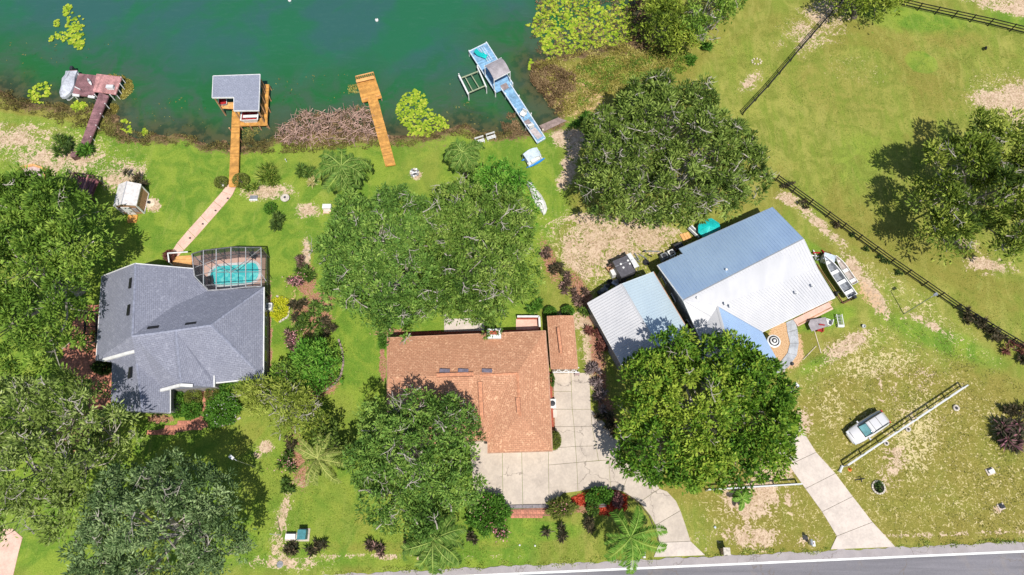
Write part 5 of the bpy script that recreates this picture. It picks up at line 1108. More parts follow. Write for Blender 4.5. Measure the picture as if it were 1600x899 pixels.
crown_tree('shade_tree', 'small green tree between the feathery tree and the oak by the brown house', [(520, 690, 26), (500, 670, 20), (540, 710, 18)], 5, (L_DARKO, BARK), density=90, seed=17, gap=.2)
# ================================================================ PALMS
def frond_mesh(L, droop, n=42, leaf=.75, w=.09, seed=0, lift=.5, twist=.3):
    rng = np.random.default_rng(seed); pts = []; x = z = 0; a_ = lift
    for i in range(n + 1): pts.append((x, z)); a_ -= droop / n * (1 + 1.2 * i / n); x += math.cos(a_) * L / n; z += math.sin(a_) * L / n
    C, D, Ls = [], [], []
    for i in range(2, n + 1):
        f_ = i / n; ll = leaf * math.sin(math.pi * min(1, f_ * .93 + .05)) ** .6
        for s_ in (-1, 1):
            for k_ in range(2):
                C.append((pts[i][0], 0, pts[i][1])); D.append((.55 + rng.normal(0, .08), s_, -.25 - .45 * f_ + rng.normal(0, .1))); Ls.append(ll * rng.uniform(.85, 1.1))
    V, F, T = blades(np.array(C, float), np.array(D, float), np.array(Ls), w, np.clip(rng.normal(.55, .16, len(C)), 0, 1), rng, 1.5)
    # rachis as a thin ribbon of two crossed strips
    rv, rf, rt = [], [], []
    for i in range(n):
        (x0, z0), (x1, z1) = pts[i], pts[i + 1]; r = .035 * (1 - i / n) + .012; o = len(V) + len(rv)
        rv += [(x0, -r, z0 + .01), (x0, r, z0 + .01), (x1, r, z1 + .01), (x1, -r, z1 + .01)]; rf.append((o, o + 1, o + 2, o + 3)); rt += [1, 1, 1, 1]
    return np.concatenate([V, rv]), np.concatenate([F, rf]), np.concatenate([T, rt])
def palm(px, py, h, L, label, m, n=18, seed=0, leaf=.7, droop=1.5, fruit=False, name='palm_tree', trunk_r=.13, w=.085):
    rng = np.random.default_rng(seed); top = W(px, py, h); t_ = thing(name, label, 'palm', (top.x, top.y, 0)); c = t_.location
    MB().tube([(top.x, top.y, -.2), (top.x, top.y, h * .5), (top.x, top.y, h)], [trunk_r * 1.4, trunk_r, trunk_r * .9], 10).build('trunk', BARK, t_, True)
    mes = []
    for k_ in range(5):
        V, F, T = frond_mesh(L * rng.uniform(.85, 1.1), droop * rng.uniform(.8, 1.2), seed=seed * 10 + k_, leaf=leaf, lift=[.15, .5, .8, 1.0, .4][k_], w=w)
        mes.append(np_mesh('frond', V, F, m, {'tint': ('FLOAT', T)}))
    for k_ in range(n):
        o = link_mesh('frond', mes[k_ % 5], t_); o.location = (0, 0, h - .1 + .02 * k_); o.rotation_euler = (rng.normal(0, .35), rng.normal(0, .22), k_ * 2.399 + rng.normal(0, .22)); q_s = rng.uniform(.8, 1.12); o.scale = (q_s, q_s, q_s)
    if fruit:
        fr_ = MB()
        for k_ in range(60): q = Vector(rng.normal(size=3) * (.22, .22, .4)) + c + Vector((.1, -.7, h - .5)); fr_.lathe(q, [(.03, -.05), (.07, 0), (.03, .05)], 5)
        stuff(fr_.build('fruit_cluster', YELLOW, t_))
    return t_
P1 = LM('palm_leaves', (.03, .08, .015), (.10, .20, .03), (.32, .42, .10)); P2 = LM('yellow_palm_leaves', (.08, .12, .02), (.20, .26, .05), (.42, .44, .13))
palm(534, 262, 6.5, 4.5, 'big dark green feather palm with orange fruit on the lawn left of the orange dock', P1, 24, 1, .85, 2.0, True)
palm(724, 240, 5.5, 3.2, 'feather palm at the lakeward edge of the wide oak pair', P1, 20, 2, .75, 2.0)
palm(677, 846, 5.5, 4.0, 'feather palm leaning over the road edge below the round green oak', P1, 24, 3, .75, 1.8)
palm(985, 840, 4.5, 3.6, 'bright green palm on the lawn beside the curved driveway', LM('bright_palm_leaves', (.05, .13, .015), (.12, .26, .03), (.28, .42, .08)), 14, 4, .75, 1.6)
palm(497, 717, 4.0, 3.2, 'yellowish spiky palm left of the round green oak', P2, 16, 5, .5, 1.0)
palm(1160, 779, 1.0, 1.25, 'small young palm below the short white fence', LM('bright_palm_leaves', (0, 0, 0), (0, 0, 0), (0, 0, 0)), 10, 6, .35, 1.2, trunk_r=.08)
# ================================================================ SHRUBS AND PLANTS
def rosette(px, py, r_px, m, label, h=.9, n=150, seed=0, name='spiky_shrub', cat='shrub', wide=.09, group=None, stems=5, up=.35, fl=None, tint=.5):
    n = int(n * 1.7); wide *= 1.35; rng = np.random.default_rng(seed + 500); c = W(px, py, 0); r = 1.12 * r_px * mpp(px, py); t_ = thing(name, label, cat, c, group)
    sc = rng.normal(size=(stems, 3)) * np.array([r * .42, r * .42, .1]) ; sc[:, 2] = h * rng.uniform(.3, .9, stems); mb = MB()
    for s_ in sc: mb.tube([c + Vector((s_[0] * .3, s_[1] * .3, -.05)), c + Vector(s_)], [.035, .02], 5)
    mb.build('stems', BARK, t_)
    k_ = rng.integers(0, stems, n); D = unit(rng.normal(size=(n, 3)) * np.array([1, 1, .55]) + np.array([0, 0, up])); L = r * rng.uniform(.4, .78, n)
    V, F, T = blades(sc[k_], D, L, wide, np.clip(rng.normal(tint, .25, n), 0, 1), rng, 1.0)
    link_mesh('leaves', np_mesh('leaves', V, F, m, {'tint': ('FLOAT', T)}), t_)
    if fl is not None:
        nf = int(n * .45); P = rng.normal(size=(nf, 3)) * np.array([r * .5, r * .5, .12]) + np.array([0, 0, h]); V, F, T = blades(P, rng.normal(size=(nf, 3)), .16, .13, rng.random(nf), rng); stuff(link_mesh('flowers', np_mesh('flowers', V, F, fl, {'tint': ('FLOAT', T)}), t_))
    return t_
def bush(px, py, r_px, m, label, h=1.2, sx=1, sy=1, rz=0, seed=0, dens=330, blade=(.17, .09), name='bush', cat='shrub', box=False, fl=None, group=None, rough=.12):
    rng = np.random.default_rng(seed + 900); c = W(px, py, h * .5); c.z = 0; r = r_px * mpp(px, py); t_ = thing(name, label, cat, c, group)
    n = int(dens * r * r * sx * sy * 3.14 * (1 + h / max(r, .3))); n = min(max(n, 300), 9000)
    d = unit(rng.normal(size=(n, 3)))
    if box: p_ = 5.0; d2 = d / (np.abs(d) ** p_).sum(1, keepdims=True) ** (1 / p_)
    else: d2 = d
    nz = 1 + rough * np.sin(d[:, 0:1] * 5 + seed) * np.sin(d[:, 1:2] * 6 + 1) + rng.normal(0, rough * .5, (n, 1)); q = d2 * np.array([r * sx, r * sy, h * .55]) * nz * (rng.random((n, 1)) ** .12)
    ca, sa_ = math.cos(rz), math.sin(rz); R2 = np.array([[ca, sa_, 0], [-sa_, ca, 0], [0, 0, 1]]); q = q @ R2; dd = d @ R2; q[:, 2] += h * .5; q = q[q[:, 2] > 0.02]; dd = dd[:len(q)]
    V, F, T = blades(q, rng.normal(size=q.shape) * .6 + unit(q - np.array([0, 0, h * .5])), blade[0] * rng.uniform(.6, 1.3, len(q)), blade[1], np.clip(rng.normal(.5, .17, len(q)) + .12 * np.sin(q[:, 0] * 5) * np.sin(q[:, 1] * 5), 0, 1), rng)
    link_mesh('foliage', np_mesh('foliage', V, F, m, {'tint': ('FLOAT', T)}), t_)
    mb = MB()
    for k_ in range(4): mb.tube([c + Vector((0, 0, -.05)), c + Vector((rng.normal(0, r * .3), rng.normal(0, r * .3), h * .6))], [.05, .02], 5)
    mb.build('stems', BARK, t_)
    if fl is not None:
        nf = 90; dq = unit(rng.normal(size=(nf, 3)) + np.array([0, 0, .8])); P = dq * np.array([r * sx, r * sy, h * .58]) + np.array([0, 0, h * .5]); V, F, T = blades(P, dq + rng.normal(size=dq.shape), .15, .13, rng.random(nf), rng); stuff(link_mesh('flowers', np_mesh('flowers', V, F, fl, {'tint': ('FLOAT', T)}), t_))
    return t_
TI = LM('dark_ti_leaves', (.02, .022, .012), (.06, .055, .03), (.17, .12, .07)); TIP = LM('pink_ti_leaves', (.03, .025, .018), (.12, .08, .06), (.40, .24, .21)); TIR = LM('maroon_ti_leaves', (.045, .015, .012), (.15, .05, .04), (.30, .14, .11))
TIG = LM('green_ti_leaves', (.03, .06, .012), (.07, .14, .022), (.19, .26, .05)); GRYP = LM('grey_purple_leaves', (.09, .06, .06), (.20, .15, .15), (.36, .29, .28)); CYC = LM('cycad_leaves', (.04, .08, .01), (.12, .20, .025), (.38, .42, .08))
PINKF = LM('pink_petals', (.45, .10, .18), (.62, .22, .28), (.75, .45, .45)); WHF = LM('white_petals', (.6, .6, .55), (.7, .7, .66), (.8, .8, .76)); GRN = LM('hedge_leaves', (.03, .085, .01), (.07, .18, .02), (.15, .30, .035)); OLV = LM('clipped_olive_leaves', (.07, .10, .02), (.15, .18, .035), (.24, .26, .06)); YLW = LM('yellow_groundcover_leaves', (.30, .36, .01), (.50, .52, .02), (.66, .62, .06)); PURP = LM('purple_leaves', (.05, .015, .03), (.15, .06, .07), (.42, .22, .20)); DKG = LM('dark_shrub_leaves', (.012, .03, .008), (.035, .07, .015), (.09, .14, .03))
for i, (px, py, r, m, lb) in enumerate([
    (853, 401, 10, TIP, 'dusky pink spiky shrub below the white tarped boat, nearest the lake in its row'), (869, 425, 12, TI, 'dark spiky shrub second from the lake in the row right of the oak pair'), (886, 445, 13, TIP, 'pink spiky shrub third from the lake in the row right of the oak pair'),
    (901, 467, 13, TIP, 'pink and green spiky shrub just above the corner of the metal roof workshop'), (915, 491, 12, TIG, 'green spiky shrub against the left wall of the metal roof workshop'), (928, 517, 13, TIR, 'maroon star shaped shrub left of the workshop wall'),
    (942, 541, 13, TIR, 'dark red leafy shrub at the bottom left corner of the workshop')]):
    rosette(px, py, r, m, lb, seed=i, group='ti plants along the workshop border', n=130, wide=.12)
for i, (px, py) in enumerate([(932, 580), (930, 602), (936, 620), (946, 655), (957, 672)]):
    rosette(px, py, 13, GRYP if i < 3 else TI, ['grey purple shrub nearest the garage in the bed right of the driveway', 'grey purple shrub in the middle of the bed right of the driveway', 'grey purple shrub lower in the bed beside the bright green tree', 'dark shrub in the bed where the driveway turns', 'dark shrub lowest in the bed under the bright green tree'][i], seed=20 + i, n=120, wide=.13, name='leafy_shrub', group='shrubs between driveway and bright green tree')
for i, (px, py, r, m, lb) in enumerate([(454, 858, 13, TI, 'dark spiky shrub leftmost in the roadside row, below the white utility box'), (497, 858, 13, TI, 'dark spiky shrub second from the left in the roadside row'), (589, 853, 14, TIP, 'tall pinkish dark shrub in the roadside row below the round oak'), (739, 838, 10, TI, 'small dark spiky shrub right of the roadside palm'),
    (781, 834, 12, TIG, 'green spiky shrub below the flowering bush at the driveway'), (875, 829, 13, TI, 'dark pointed shrub on the front lawn, left one of two'), (920, 823, 14, TI, 'dark pointed shrub on the front lawn, right one of two'), (941, 850, 6, TI, 'tiny dark shrub under the roadside palm fronds'),
    (455, 697, 13, TI, 'dark shrub highest of three left of the yellowish palm'), (454, 725, 15, TIG, 'dark shrub with pink flowers, middle of three left of the yellowish palm'), (453, 757, 12, TIG, 'green shrub lowest of three left of the yellowish palm')]):
    if i == 7: px, py = 635, 852; lb = 'dark shrub tucked against the left side of the roadside palm'
    rosette(px, py, r, m, lb, seed=40 + i, n=110, wide=.11, group='dark spiky shrubs of the front garden', fl=PINKF if i in (4, 9) else None, tint=.4)
for i, (px, py, r, m, lb) in enumerate([(464, 443, 12, TIP, 'pink tipped shrub at the top of the bed beside the pool lawn'), (484, 437, 14, TIG, 'green shrub at the top of the bed next to the oak pair'), (474, 408, 11, TIP, 'pink and green shrub highest in the bed left of the oak pair'), (472, 425, 12, TIG, 'green spiky shrub second highest in the bed left of the oak pair'), (470, 482, 14, TI, 'dark green spiky shrub left of the red clay patch'),
    (468, 513, 14, TIG, 'green spiky shrub left in the bed above the pink shrub'), (487, 497, 14, TIG, 'olive leafy shrub in the middle of the flower bed'), (504, 484, 11, LM('palm_leaves', (0, 0, 0), (0, 0, 0), (0, 0, 0)), 'bright upright shrub right of the red clay patch'), (500, 518, 16, TIG, 'broad green shrub above the round bright green tree'), (513, 512, 12, TI, 'purple tipped dark shrub at the right rim of the flower bed'),
    (461, 533, 13, TIP, 'pink leafed shrub left of the round bright green tree'), (472, 540, 11, PURP, 'rose coloured shrub touching the round bright green tree'), (506, 608, 12, TIR, 'reddish shrub below the round bright green tree'), (449, 583, 9, TIP, 'small pink shrub in the shadow on the pool house lawn')]):
    rosette(px, py, r, m, lb, seed=60 + i, n=150, wide=.11, name='garden_shrub', group='shrubs of the flower bed between the houses', fl=PINKF if i in (10, 0) else None)
rosette(1572, 678, 22, LM('magenta_leaves', (.02, .03, .015), (.07, .07, .04), (.40, .17, .22)), 'large dark bush with magenta tips at the right edge', 1.6, 520, 90, 'flowering_bush', wide=.13, stems=14); rosette(1588, 645, 14, TI, 'dark shrub just above the large magenta bush', 1.2, 160, 91, stems=6); rosette(1572, 645, 10, TI, 'small dark shrub left of the one above the magenta bush', 1.0, 120, 92, stems=5)
for i, (px, py, r) in enumerate([(1507, 497, 11), (1524, 507, 12), (1541, 520, 13), (1556, 530, 12), (1578, 545, 13), (1594, 562, 14)]):
    rosette(px, py, r, TIR if i == 4 else TI, ['dark shrub highest in the row under the board fence', 'dark shrub second down in the row under the board fence', 'dark shrub third down in the row under the board fence', 'dark shrub fourth down in the row under the board fence', 'reddish brown shrub fifth down in the row under the board fence', 'dark shrub lowest in the row, cut by the right edge'][i], 1.1, 130, 100 + i, group='shrubs under the board fence')
for i, (px, py) in enumerate([(1228, 293), (1253, 322), (1303, 354)]): rosette(px, py, 8, TI, ['small dark shrub at the fence nearest the huge oak', 'small dark shrub by pale stones at the board fence', 'small dark shrub at the fence above the blue roof corner'][i], .8, 70, 110 + i, group='small shrubs at the pasture fence')
for i, (px, py) in enumerate([(1351, 392), (1372, 404), (1382, 411), (1401, 428), (1330, 370)]): rosette(px, py, 5, DKG, ['small green weed clump above the sandy strip, leftmost', 'small green weed clump second from the left above the sandy strip', 'small green weed clump closest to the board fence', 'small weed clump lowest beside the board fence', 'small weed clump nearest the blue roof'][i], .5, 60, 120 + i, name='weed_clump', cat='weeds', group='weed clumps beside the board fence')
rosette(415, 283, 22, CYC, 'large spiky yellow green cycad on pale stones by the lake path', 1.2, 260, 130, 'cycad', 'cycad', .09, stems=4, up=.5); rosette(428, 294, 16, CYC, 'smaller spiky cycad at the lower right of the large one', .9, 160, 131, 'cycad', 'cycad', .09, stems=2, up=.5); rosette(400, 292, 13, CYC, 'small yellowish cycad at the lower left of the large one', .8, 120, 132, 'cycad', 'cycad', .08, stems=2, up=.5)
rosette(484, 272, 16, TIG, 'green and maroon leafy plant left of the big feather palm', 1.0, 190, 133, 'leafy_plant', 'plant', .1, stems=4); rosette(492, 292, 13, LM('straw_leaves', (.30, .26, .08), (.50, .45, .18), (.66, .60, .34)), 'straw yellow spiky plant on pale stones below the feather palm', .7, 130, 134, 'leafy_plant', 'plant', .1, stems=3)
bush(345, 285, 10, OLV, 'clipped round olive bush left of the boathouse walkway', 1.1, seed=1, rough=.03, blade=(.12, .08)); bush(376, 282, 12, OLV, 'clipped round olive bush right of the boathouse walkway', 1.3, seed=2, rough=.03, blade=(.12, .08))
bush(422, 325, 9, GRN, 'small dark green bush below the lake path cycads', .9, seed=3); rosette(440, 349, 15, DKG, 'dark leafy shrub alone on the lawn above the pool', 1.2, 200, 135, 'leafy_shrub', wide=.13, stems=6, tint=.8)
rosette(98, 229, 15, TIG, 'green shrub left of the foot of the plum dock', 1.1, 190, 151, stems=7, wide=.1); rosette(143, 238, 15, GRN, 'bright green shrub right of the foot of the plum dock', 1.1, 190, 152, stems=7, wide=.1); rosette(112, 236, 10, DKG, 'dark shrub at the very foot of the plum dock', 1.0, 120, 153, stems=5, wide=.1); rosette(218, 286, 13, TI, 'dark purple shrub behind the little garden shed', 1.2, 140, 136, stems=5)
bush(302, 620, 13, OLV, 'clipped round olive bush left of the brick entry walk', 1.4, seed=6, rough=.02, blade=(.11, .08)); bush(331, 616, 11, OLV, 'clipped round olive bush right of the brick entry walk', 1.3, seed=7, rough=.02, blade=(.11, .08))
bush(278, 632, 8, GRN, 'narrow upright hedge against the left wing of the grey house entry', 1.3, .7, 2.3, seed=8, box=True); bush(299, 641, 13, GRN, 'bright green bush below the left olive ball', 1.1, seed=9, blade=(.24, .12)); bush(347, 640, 24, GRN, 'wide green bush with white flowers right of the entry walk', 1.3, seed=10, blade=(.34, .12), fl=WHF, rough=.22)
bush(365, 604, 19, GRN, 'long low hedge below the front wall of the grey house', .9, 1.1, .35, .12, seed=11, box=True); bush(425, 592, 9, GRN, 'round bush at the lower right corner of the grey house', 1.2, seed=12, rough=.04)
bush(160, 574, 9, DKG, 'dark bush in the left notch of the grey house', 1.1, 1.5, 1, seed=13, blade=(.3, .12))
bush(436, 482, 15, YLW, 'half round bed of bright yellow groundcover beside the grey house', .5, .95, 1.2, seed=14, dens=500, name='groundcover_bed', cat='groundcover')
bush(763, 802, 28, GRN, 'big green flowering bush at the lower left corner of the driveway', 1.9, 1, .9, seed=15, blade=(.3, .13), fl=PINKF, rough=.25); bush(877, 794, 17, OLV, 'olive bush with pink blossoms on the brick border below the driveway', 1.6, 1.1, .7, seed=16, blade=(.34, .11), fl=PINKF, rough=.3)
bush(937, 775, 18, GRN, 'bright green mound in the red mulch bed at the driveway curve', 1.5, 1.05, .62, .1, seed=17, blade=(.26, .14), rough=.25); bush(965, 781, 8, PURP, 'purple red shrub at the right end of the red mulch bed', 1.5, .8, 1.3, seed=18, blade=(.26, .12)); bush(926, 793, 9, TIG, 'small olive shrub in front of the green mound', 1.0, .9, 1.2, seed=19, blade=(.26, .12))
bush(868, 688, 8.5, OLV, 'upright clipped conical shrub at the lower right corner of the brown roof house', 2.3, .95, 1.5, seed=20, rough=.03, blade=(.13, .09)); bush(860, 489, 9, GRN, 'round dark green shrub behind the garage, left one', 1.4, seed=21, rough=.04); bush(887, 487, 9, GRN, 'round dark green shrub behind the garage, right one', 1.4, seed=22, rough=.04)
bush(598, 535, 6, GRN, 'narrow shrub at the upper left corner of the brown roof house', 1.1, 1, 1.6, seed=23); rosette(835, 483, 14, GRN, 'green plant at the corner of the pink patio behind the house', 1.2, 180, 137, 'leafy_plant', 'plant', .13)
bush(862, 594, 5, TIG, 'small yellow green shrub in the red planter beside the garage', .9, .8, 2.0, seed=24); rosette(1105, 75, 12, GRN, 'green grassy clump near the pasture below the top trees', .9, 180, 138, 'grass_clump', 'plant', .08); rosette(1080, 98, 11, GRN, 'green grassy clump closer to the huge oak at the marsh', .8, 150, 139, 'grass_clump', 'plant', .08)
rosette(912, 186, 13, GRN, 'green shrub at the lakeward foot of the huge oak', 1.0, 200, 140, 'leafy_shrub', wide=.12); bush(265, 400, 8, TIR, 'reddish shrub at the house end of the garden path', .9, seed=25, blade=(.26, .1)); bush(288, 425, 9, DKG, 'dark shrub between path deck and grey roof', .6, 1.6, .5, seed=26)
rosette(145, 541, 12, DKG, 'dark spiky plant below the patio pergola', 1.0, 90, 141, 'potted_plant', 'plant', .06)
# ================================================================ LAKE PLANTS
def pads(name, label, polys, n, r=(.12, .24), seed=0, z=-.33, cols=None, clumpy=.0, cat='lily pads'):
    rng = np.random.default_rng(seed + 700); V, F, T = [], [], []; pts = []
    for poly, nn in zip(polys, n):
        P = np.array([tuple(W(a_, b_)[:2]) for a_, b_ in poly]); x0, y0 = P.min(0); x1, y1 = P.max(0)
        q = rng.uniform([x0, y0], [x1, y1], (nn * 6, 2)); q = q[point_in([tuple(p) for p in P], q[:, 0] + wob(q[:, 0], q[:, 1], 2.1, .25), q[:, 1] + wob(q[:, 0], q[:, 1], 2.3, .25, 1.))]
        if clumpy: g = wob(q[:, 0], q[:, 1], 2.4, 1.0, seed) + wob(q[:, 0], q[:, 1], 5.2, .6, seed + 1.) + rng.normal(0, .25, len(q)); q = q[g > -clumpy]
        pts.append(q[:nn])
    q = np.concatenate(pts); nn = len(q); K = 7; R_ = rng.uniform(r[0], r[1], nn); a0 = rng.random(nn) * 6.28; tn = np.clip(rng.normal(.5, .25, nn), 0, 1)
    tl = rng.normal(0, .10, (nn, 2)); zz = z + rng.uniform(0, .10, nn)
    for j in range(K):
        a_ = a0 + j * (5.9 / (K - 1)); dx, dy = R_ * np.cos(a_), R_ * np.sin(a_); V.append(np.stack([q[:, 0] + dx, q[:, 1] + dy, zz + .03 + tl[:, 0] * dx + tl[:, 1] * dy], 1))
    V = np.stack(V, 1); c = q.mean(0); V[:, :, 0] -= c[0]; V[:, :, 1] -= c[1]
    me = np_mesh(name, V.reshape(-1, 3), np.arange(nn * K).reshape(nn, K), cols, {'tint': ('FLOAT', np.repeat(tn, K))}); o = link_mesh(name, me, None, (c[0], c[1], 0)); tag(o, label, cat); return stuff(o)
LILY = LM('lily_pads', (.13, .22, .012), (.27, .38, .025), (.45, .47, .06), trans=.05)
pads('lily_pads', 'drifting cluster of yellow green lily pads in open water at the upper left', [[(95, 10), (104, 4), (112, 8), (112, 22), (100, 24)], [(103, 26), (118, 20), (128, 26), (132, 45), (131, 62), (124, 79), (112, 72), (104, 62), (88, 60), (84, 50), (100, 46), (102, 38)], [(80, 32), (90, 28), (90, 38), (82, 40)], [(74, 56), (82, 54), (83, 62), (76, 62)]], [45, 260, 18, 12], seed=1, cols=LILY, clumpy=.35)
pads('lily_pads', 'patch of lily pads at the bank left of the plum dock', [[(40, 145), (52, 127), (78, 125), (78, 148), (60, 160), (48, 160)]], [100], seed=2, cols=LILY, clumpy=.5)
pads('lily_pads', 'small round patch of lily pads under the plum dock edge', [[(110, 165), (118, 156), (134, 157), (138, 166), (126, 179), (114, 176)]], [110], seed=3, cols=LILY, clumpy=.7)
pads('lily_pads', 'scattered lily pads along the weedy bank right of the plum dock', [[(176, 205), (195, 185), (206, 190), (208, 203), (185, 212)], [(216, 205), (226, 196), (230, 208), (222, 212)], [(130, 185), (140, 176), (146, 188), (136, 192)]], [28, 14, 16], seed=4, cols=LILY)
pads('lily_pads', 'dense oval patch of lime lily pads right of the orange dock', [[(618, 165), (630, 146), (644, 138), (660, 143), (668, 158), (680, 176), (702, 186), (704, 198), (680, 208), (655, 216), (638, 208), (628, 192), (617, 178)]], [700], (.10, .19), seed=5, cols=LILY, clumpy=1.1)
pads('lily_pads', 'largest field of yellow green lily pads at the top centre of the lake', [[(836, 20), (850, -10), (930, -10), (938, 8), (985, 8), (990, 30), (998, 42), (990, 58), (962, 68), (930, 72), (900, 78), (880, 86), (850, 82), (846, 66), (830, 48)], [(945, -12), (1000, -12), (998, 12), (950, 6)], [(856, 90), (866, 84), (870, 96), (860, 98)], [(812, 35), (830, 34), (826, 42)], [(828, 92), (836, 90), (836, 108), (826, 106)]], [1550, 60, 14, 5, 12], (.12, .24), seed=6, cols=LILY, clumpy=.62)
def tufts(name, label, polys, n, m, L=(.3, .7), w=.07, seed=0, z=-.3, up=.5, cat='reeds', clumpy=.3, zj=.15, lift=0.0, tint=.5):
    rng = np.random.default_rng(seed + 800); out = []
    for poly, nn in zip(polys, n):
        P = [tuple(W(a_, b_)[:2]) for a_, b_ in poly]; A_ = np.array(P); q = rng.uniform(A_.min(0), A_.max(0), (nn * 5, 2)); q = q[point_in(P, q[:, 0] + wob(q[:, 0], q[:, 1], 1.7, .3), q[:, 1] + wob(q[:, 0], q[:, 1], 1.9, .3, 1.))]
        g = wob(q[:, 0], q[:, 1], 1.3, 1.0, seed) + wob(q[:, 0], q[:, 1], 3.1, .7, seed + 1.) + rng.normal(0, .3, len(q)); q = q[g > -clumpy][:nn]; out.append(q)
    q = np.concatenate(out); nn = len(q); d_ = seg_dist(shore, q[:, 0], q[:, 1]) * np.where(point_in(shore, q[:, 0], q[:, 1]), -1, 1); zz = np.clip((d_ - 1.2) * .32, -.34, 0) + rng.random(nn) * zj + lift
    C = np.stack([q[:, 0], q[:, 1], zz], 1); c = q.mean(0); C[:, :2] -= c; D = rng.normal(size=(nn, 3)) * np.array([1, 1, .35]) + np.array([0, 0, up])
    tt = np.clip(tint + rng.normal(0, .2, nn) + .22 * np.sin(q[:, 0] * 1.1 + np.sin(q[:, 1])) * np.sin(q[:, 1] * 1.4), 0, 1)
    V, F, T = blades(C, D, rng.uniform(L[0], L[1], nn), w, tt, rng); o = link_mesh(name, np_mesh(name, V, F, m, {'tint': ('FLOAT', T)}), None, (c[0], c[1], 0)); tag(o, label, cat); return stuff(o)
REED = LM('marsh_reeds', (.14, .12, .025), (.32, .28, .06), (.50, .44, .15), trans=.1); BANKW = LM('bank_weeds', (.045, .035, .015), (.13, .11, .035), (.27, .25, .07), trans=.1); DEADW = LM('dead_weed_mat', (.06, .04, .022), (.19, .125, .06), (.36, .25, .14), trans=.05)
tufts('marsh_reeds', 'tan and olive marsh grass between the big lily field and the huge oak', [[(835, 95), (870, 88), (935, 72), (1000, 60), (1060, 70), (1060, 100), (1000, 130), (940, 150), (910, 178), (878, 184), (862, 160), (838, 130)]], [9000], REED, (.25, .55), .09, 1, clumpy=.25)
tufts('marsh_reeds', 'green marsh plants mixed into the tan reeds before the huge oak', [[(900, 100), (1000, 80), (1070, 75), (1080, 110), (1000, 130), (930, 150), (905, 175)]], [4200], LM('green_marsh', (.06, .12, .02), (.16, .26, .03), (.30, .38, .06)), (.25, .5), .1, 21, clumpy=.1)
tufts('dead_weed_mat', 'dark dead weed mat at the marsh corner beside the blue dock', [[(832, 100), (862, 104), (898, 120), (900, 140), (884, 162), (872, 178), (860, 165), (845, 145), (830, 128)]], [4500], DEADW, (.2, .55), .10, 2, clumpy=.2, lift=.1)
tufts('dead_weed_mat', 'brown weeds among the lily pads at the top of the lake', [[(842, -8), (1010, -8), (1010, 60), (985, 72), (880, 92), (836, 80), (826, 40)], [(985, 10), (1012, 10), (1012, 80), (990, 80)]], [5200, 1300], DEADW, (.15, .4), .09, 3, clumpy=.2)
tufts('bank_weeds', 'brown green weeds along the whole lake bank', [[(-10, 138), (12, 140), (48, 156), (100, 160), (150, 162), (176, 172), (200, 207), (240, 206), (288, 207), (325, 220), (362, 222), (362, 236), (320, 236), (280, 228), (230, 228), (180, 218), (140, 205), (90, 192), (40, 178), (-10, 170)], [(376, 222), (430, 214), (452, 215), (600, 222), (640, 215), (700, 196), (728, 192), (750, 204), (812, 203), (820, 212), (760, 218), (700, 214), (620, 232), (560, 232), (470, 240), (376, 240)]], [7500, 5200], BANKW, (.15, .4), .08, 4, clumpy=.1)
tufts('floating_weed_mat', 'ochre floating weed mat around the end of the plum dock', [[(165, 118), (180, 112), (196, 118), (206, 130), (204, 142), (192, 152), (182, 150), (190, 138), (190, 122)], [(166, 160), (178, 160), (184, 172), (176, 178), (168, 172)]], [2200, 500], REED, (.12, .3), .1, 5, up=.1, clumpy=1.5, zj=.04, tint=.35)
tufts('floating_weed_mat', 'olive floating weeds below the boathouse deck', [[(384, 198), (402, 196), (404, 204), (392, 212), (398, 222), (380, 224), (376, 205)]], [600], BANKW, (.12, .3), .1, 6, up=.1, clumpy=1.5, zj=.04, tint=.8)
tufts('floating_weed_mat', 'small tan weed mat at the left side of the orange dock head', [[(544, 132), (556, 128), (558, 142), (545, 143)]], [240], REED, (.12, .3), .1, 7, up=.1, clumpy=1.5, zj=.04)
tufts('floating_weed_mat', 'brown mud clump beside the blue dock walkway near the shore', [[(792, 172), (803, 172), (806, 182), (794, 184)], [(783, 190), (805, 186), (818, 198), (815, 206), (785, 206)]], [200, 900], DEADW, (.12, .35), .1, 8, up=.1, clumpy=1.5, zj=.06)
tufts('lawn_weeds', 'straw and olive weed tufts over the dry lot around the parked car', [[(1250, 560), (1390, 490), (1600, 600), (1610, 850), (1410, 850), (1300, 700)]], [7500], LM('lawn_weeds', (.10, .11, .02), (.22, .22, .05), (.50, .44, .20), trans=.1), (.08, .22), .07, 9, up=.6, clumpy=-.05, zj=.02, cat='weeds')
tufts('lawn_weeds', 'dry weed tufts on the sandy yard above the workshop', [[(860, 350), (1050, 340), (1040, 400), (930, 460), (890, 440)]], [3000], LM('lawn_weeds', (0, 0, 0), (0, 0, 0), (0, 0, 0)), (.08, .2), .07, 10, up=.6, clumpy=.2, zj=.02, cat='weeds')
GRT = LM('grass_tufts', (.09, .15, .015), (.21, .29, .035), (.40, .42, .11), trans=.1)
tufts('grass_tufts', 'short lawn grass tufts on the lake side lawns and gardens', [[(0, 190), (140, 215), (500, 245), (800, 225), (870, 215), (900, 330), (850, 480), (560, 500), (430, 420), (280, 410), (150, 330), (0, 260)], [(360, 670), (560, 660), (560, 780), (1000, 800), (1020, 860), (600, 880), (380, 890)], [(430, 400), (560, 500), (600, 520), (600, 600), (540, 660), (430, 620)]], [16000, 11000, 4000], GRT, (.08, .18), .05, 31, up=.7, clumpy=.3, zj=.01, cat='grass')
tufts('grass_tufts', 'short dry grass tufts over the open pasture', [[(1120, 60), (1300, 5), (1600, 50), (1600, 540), (1400, 420), (1215, 280), (1130, 150)]], [22000], GRT, (.08, .2), .055, 32, up=.7, clumpy=.3, zj=.01, cat='grass', tint=.62)
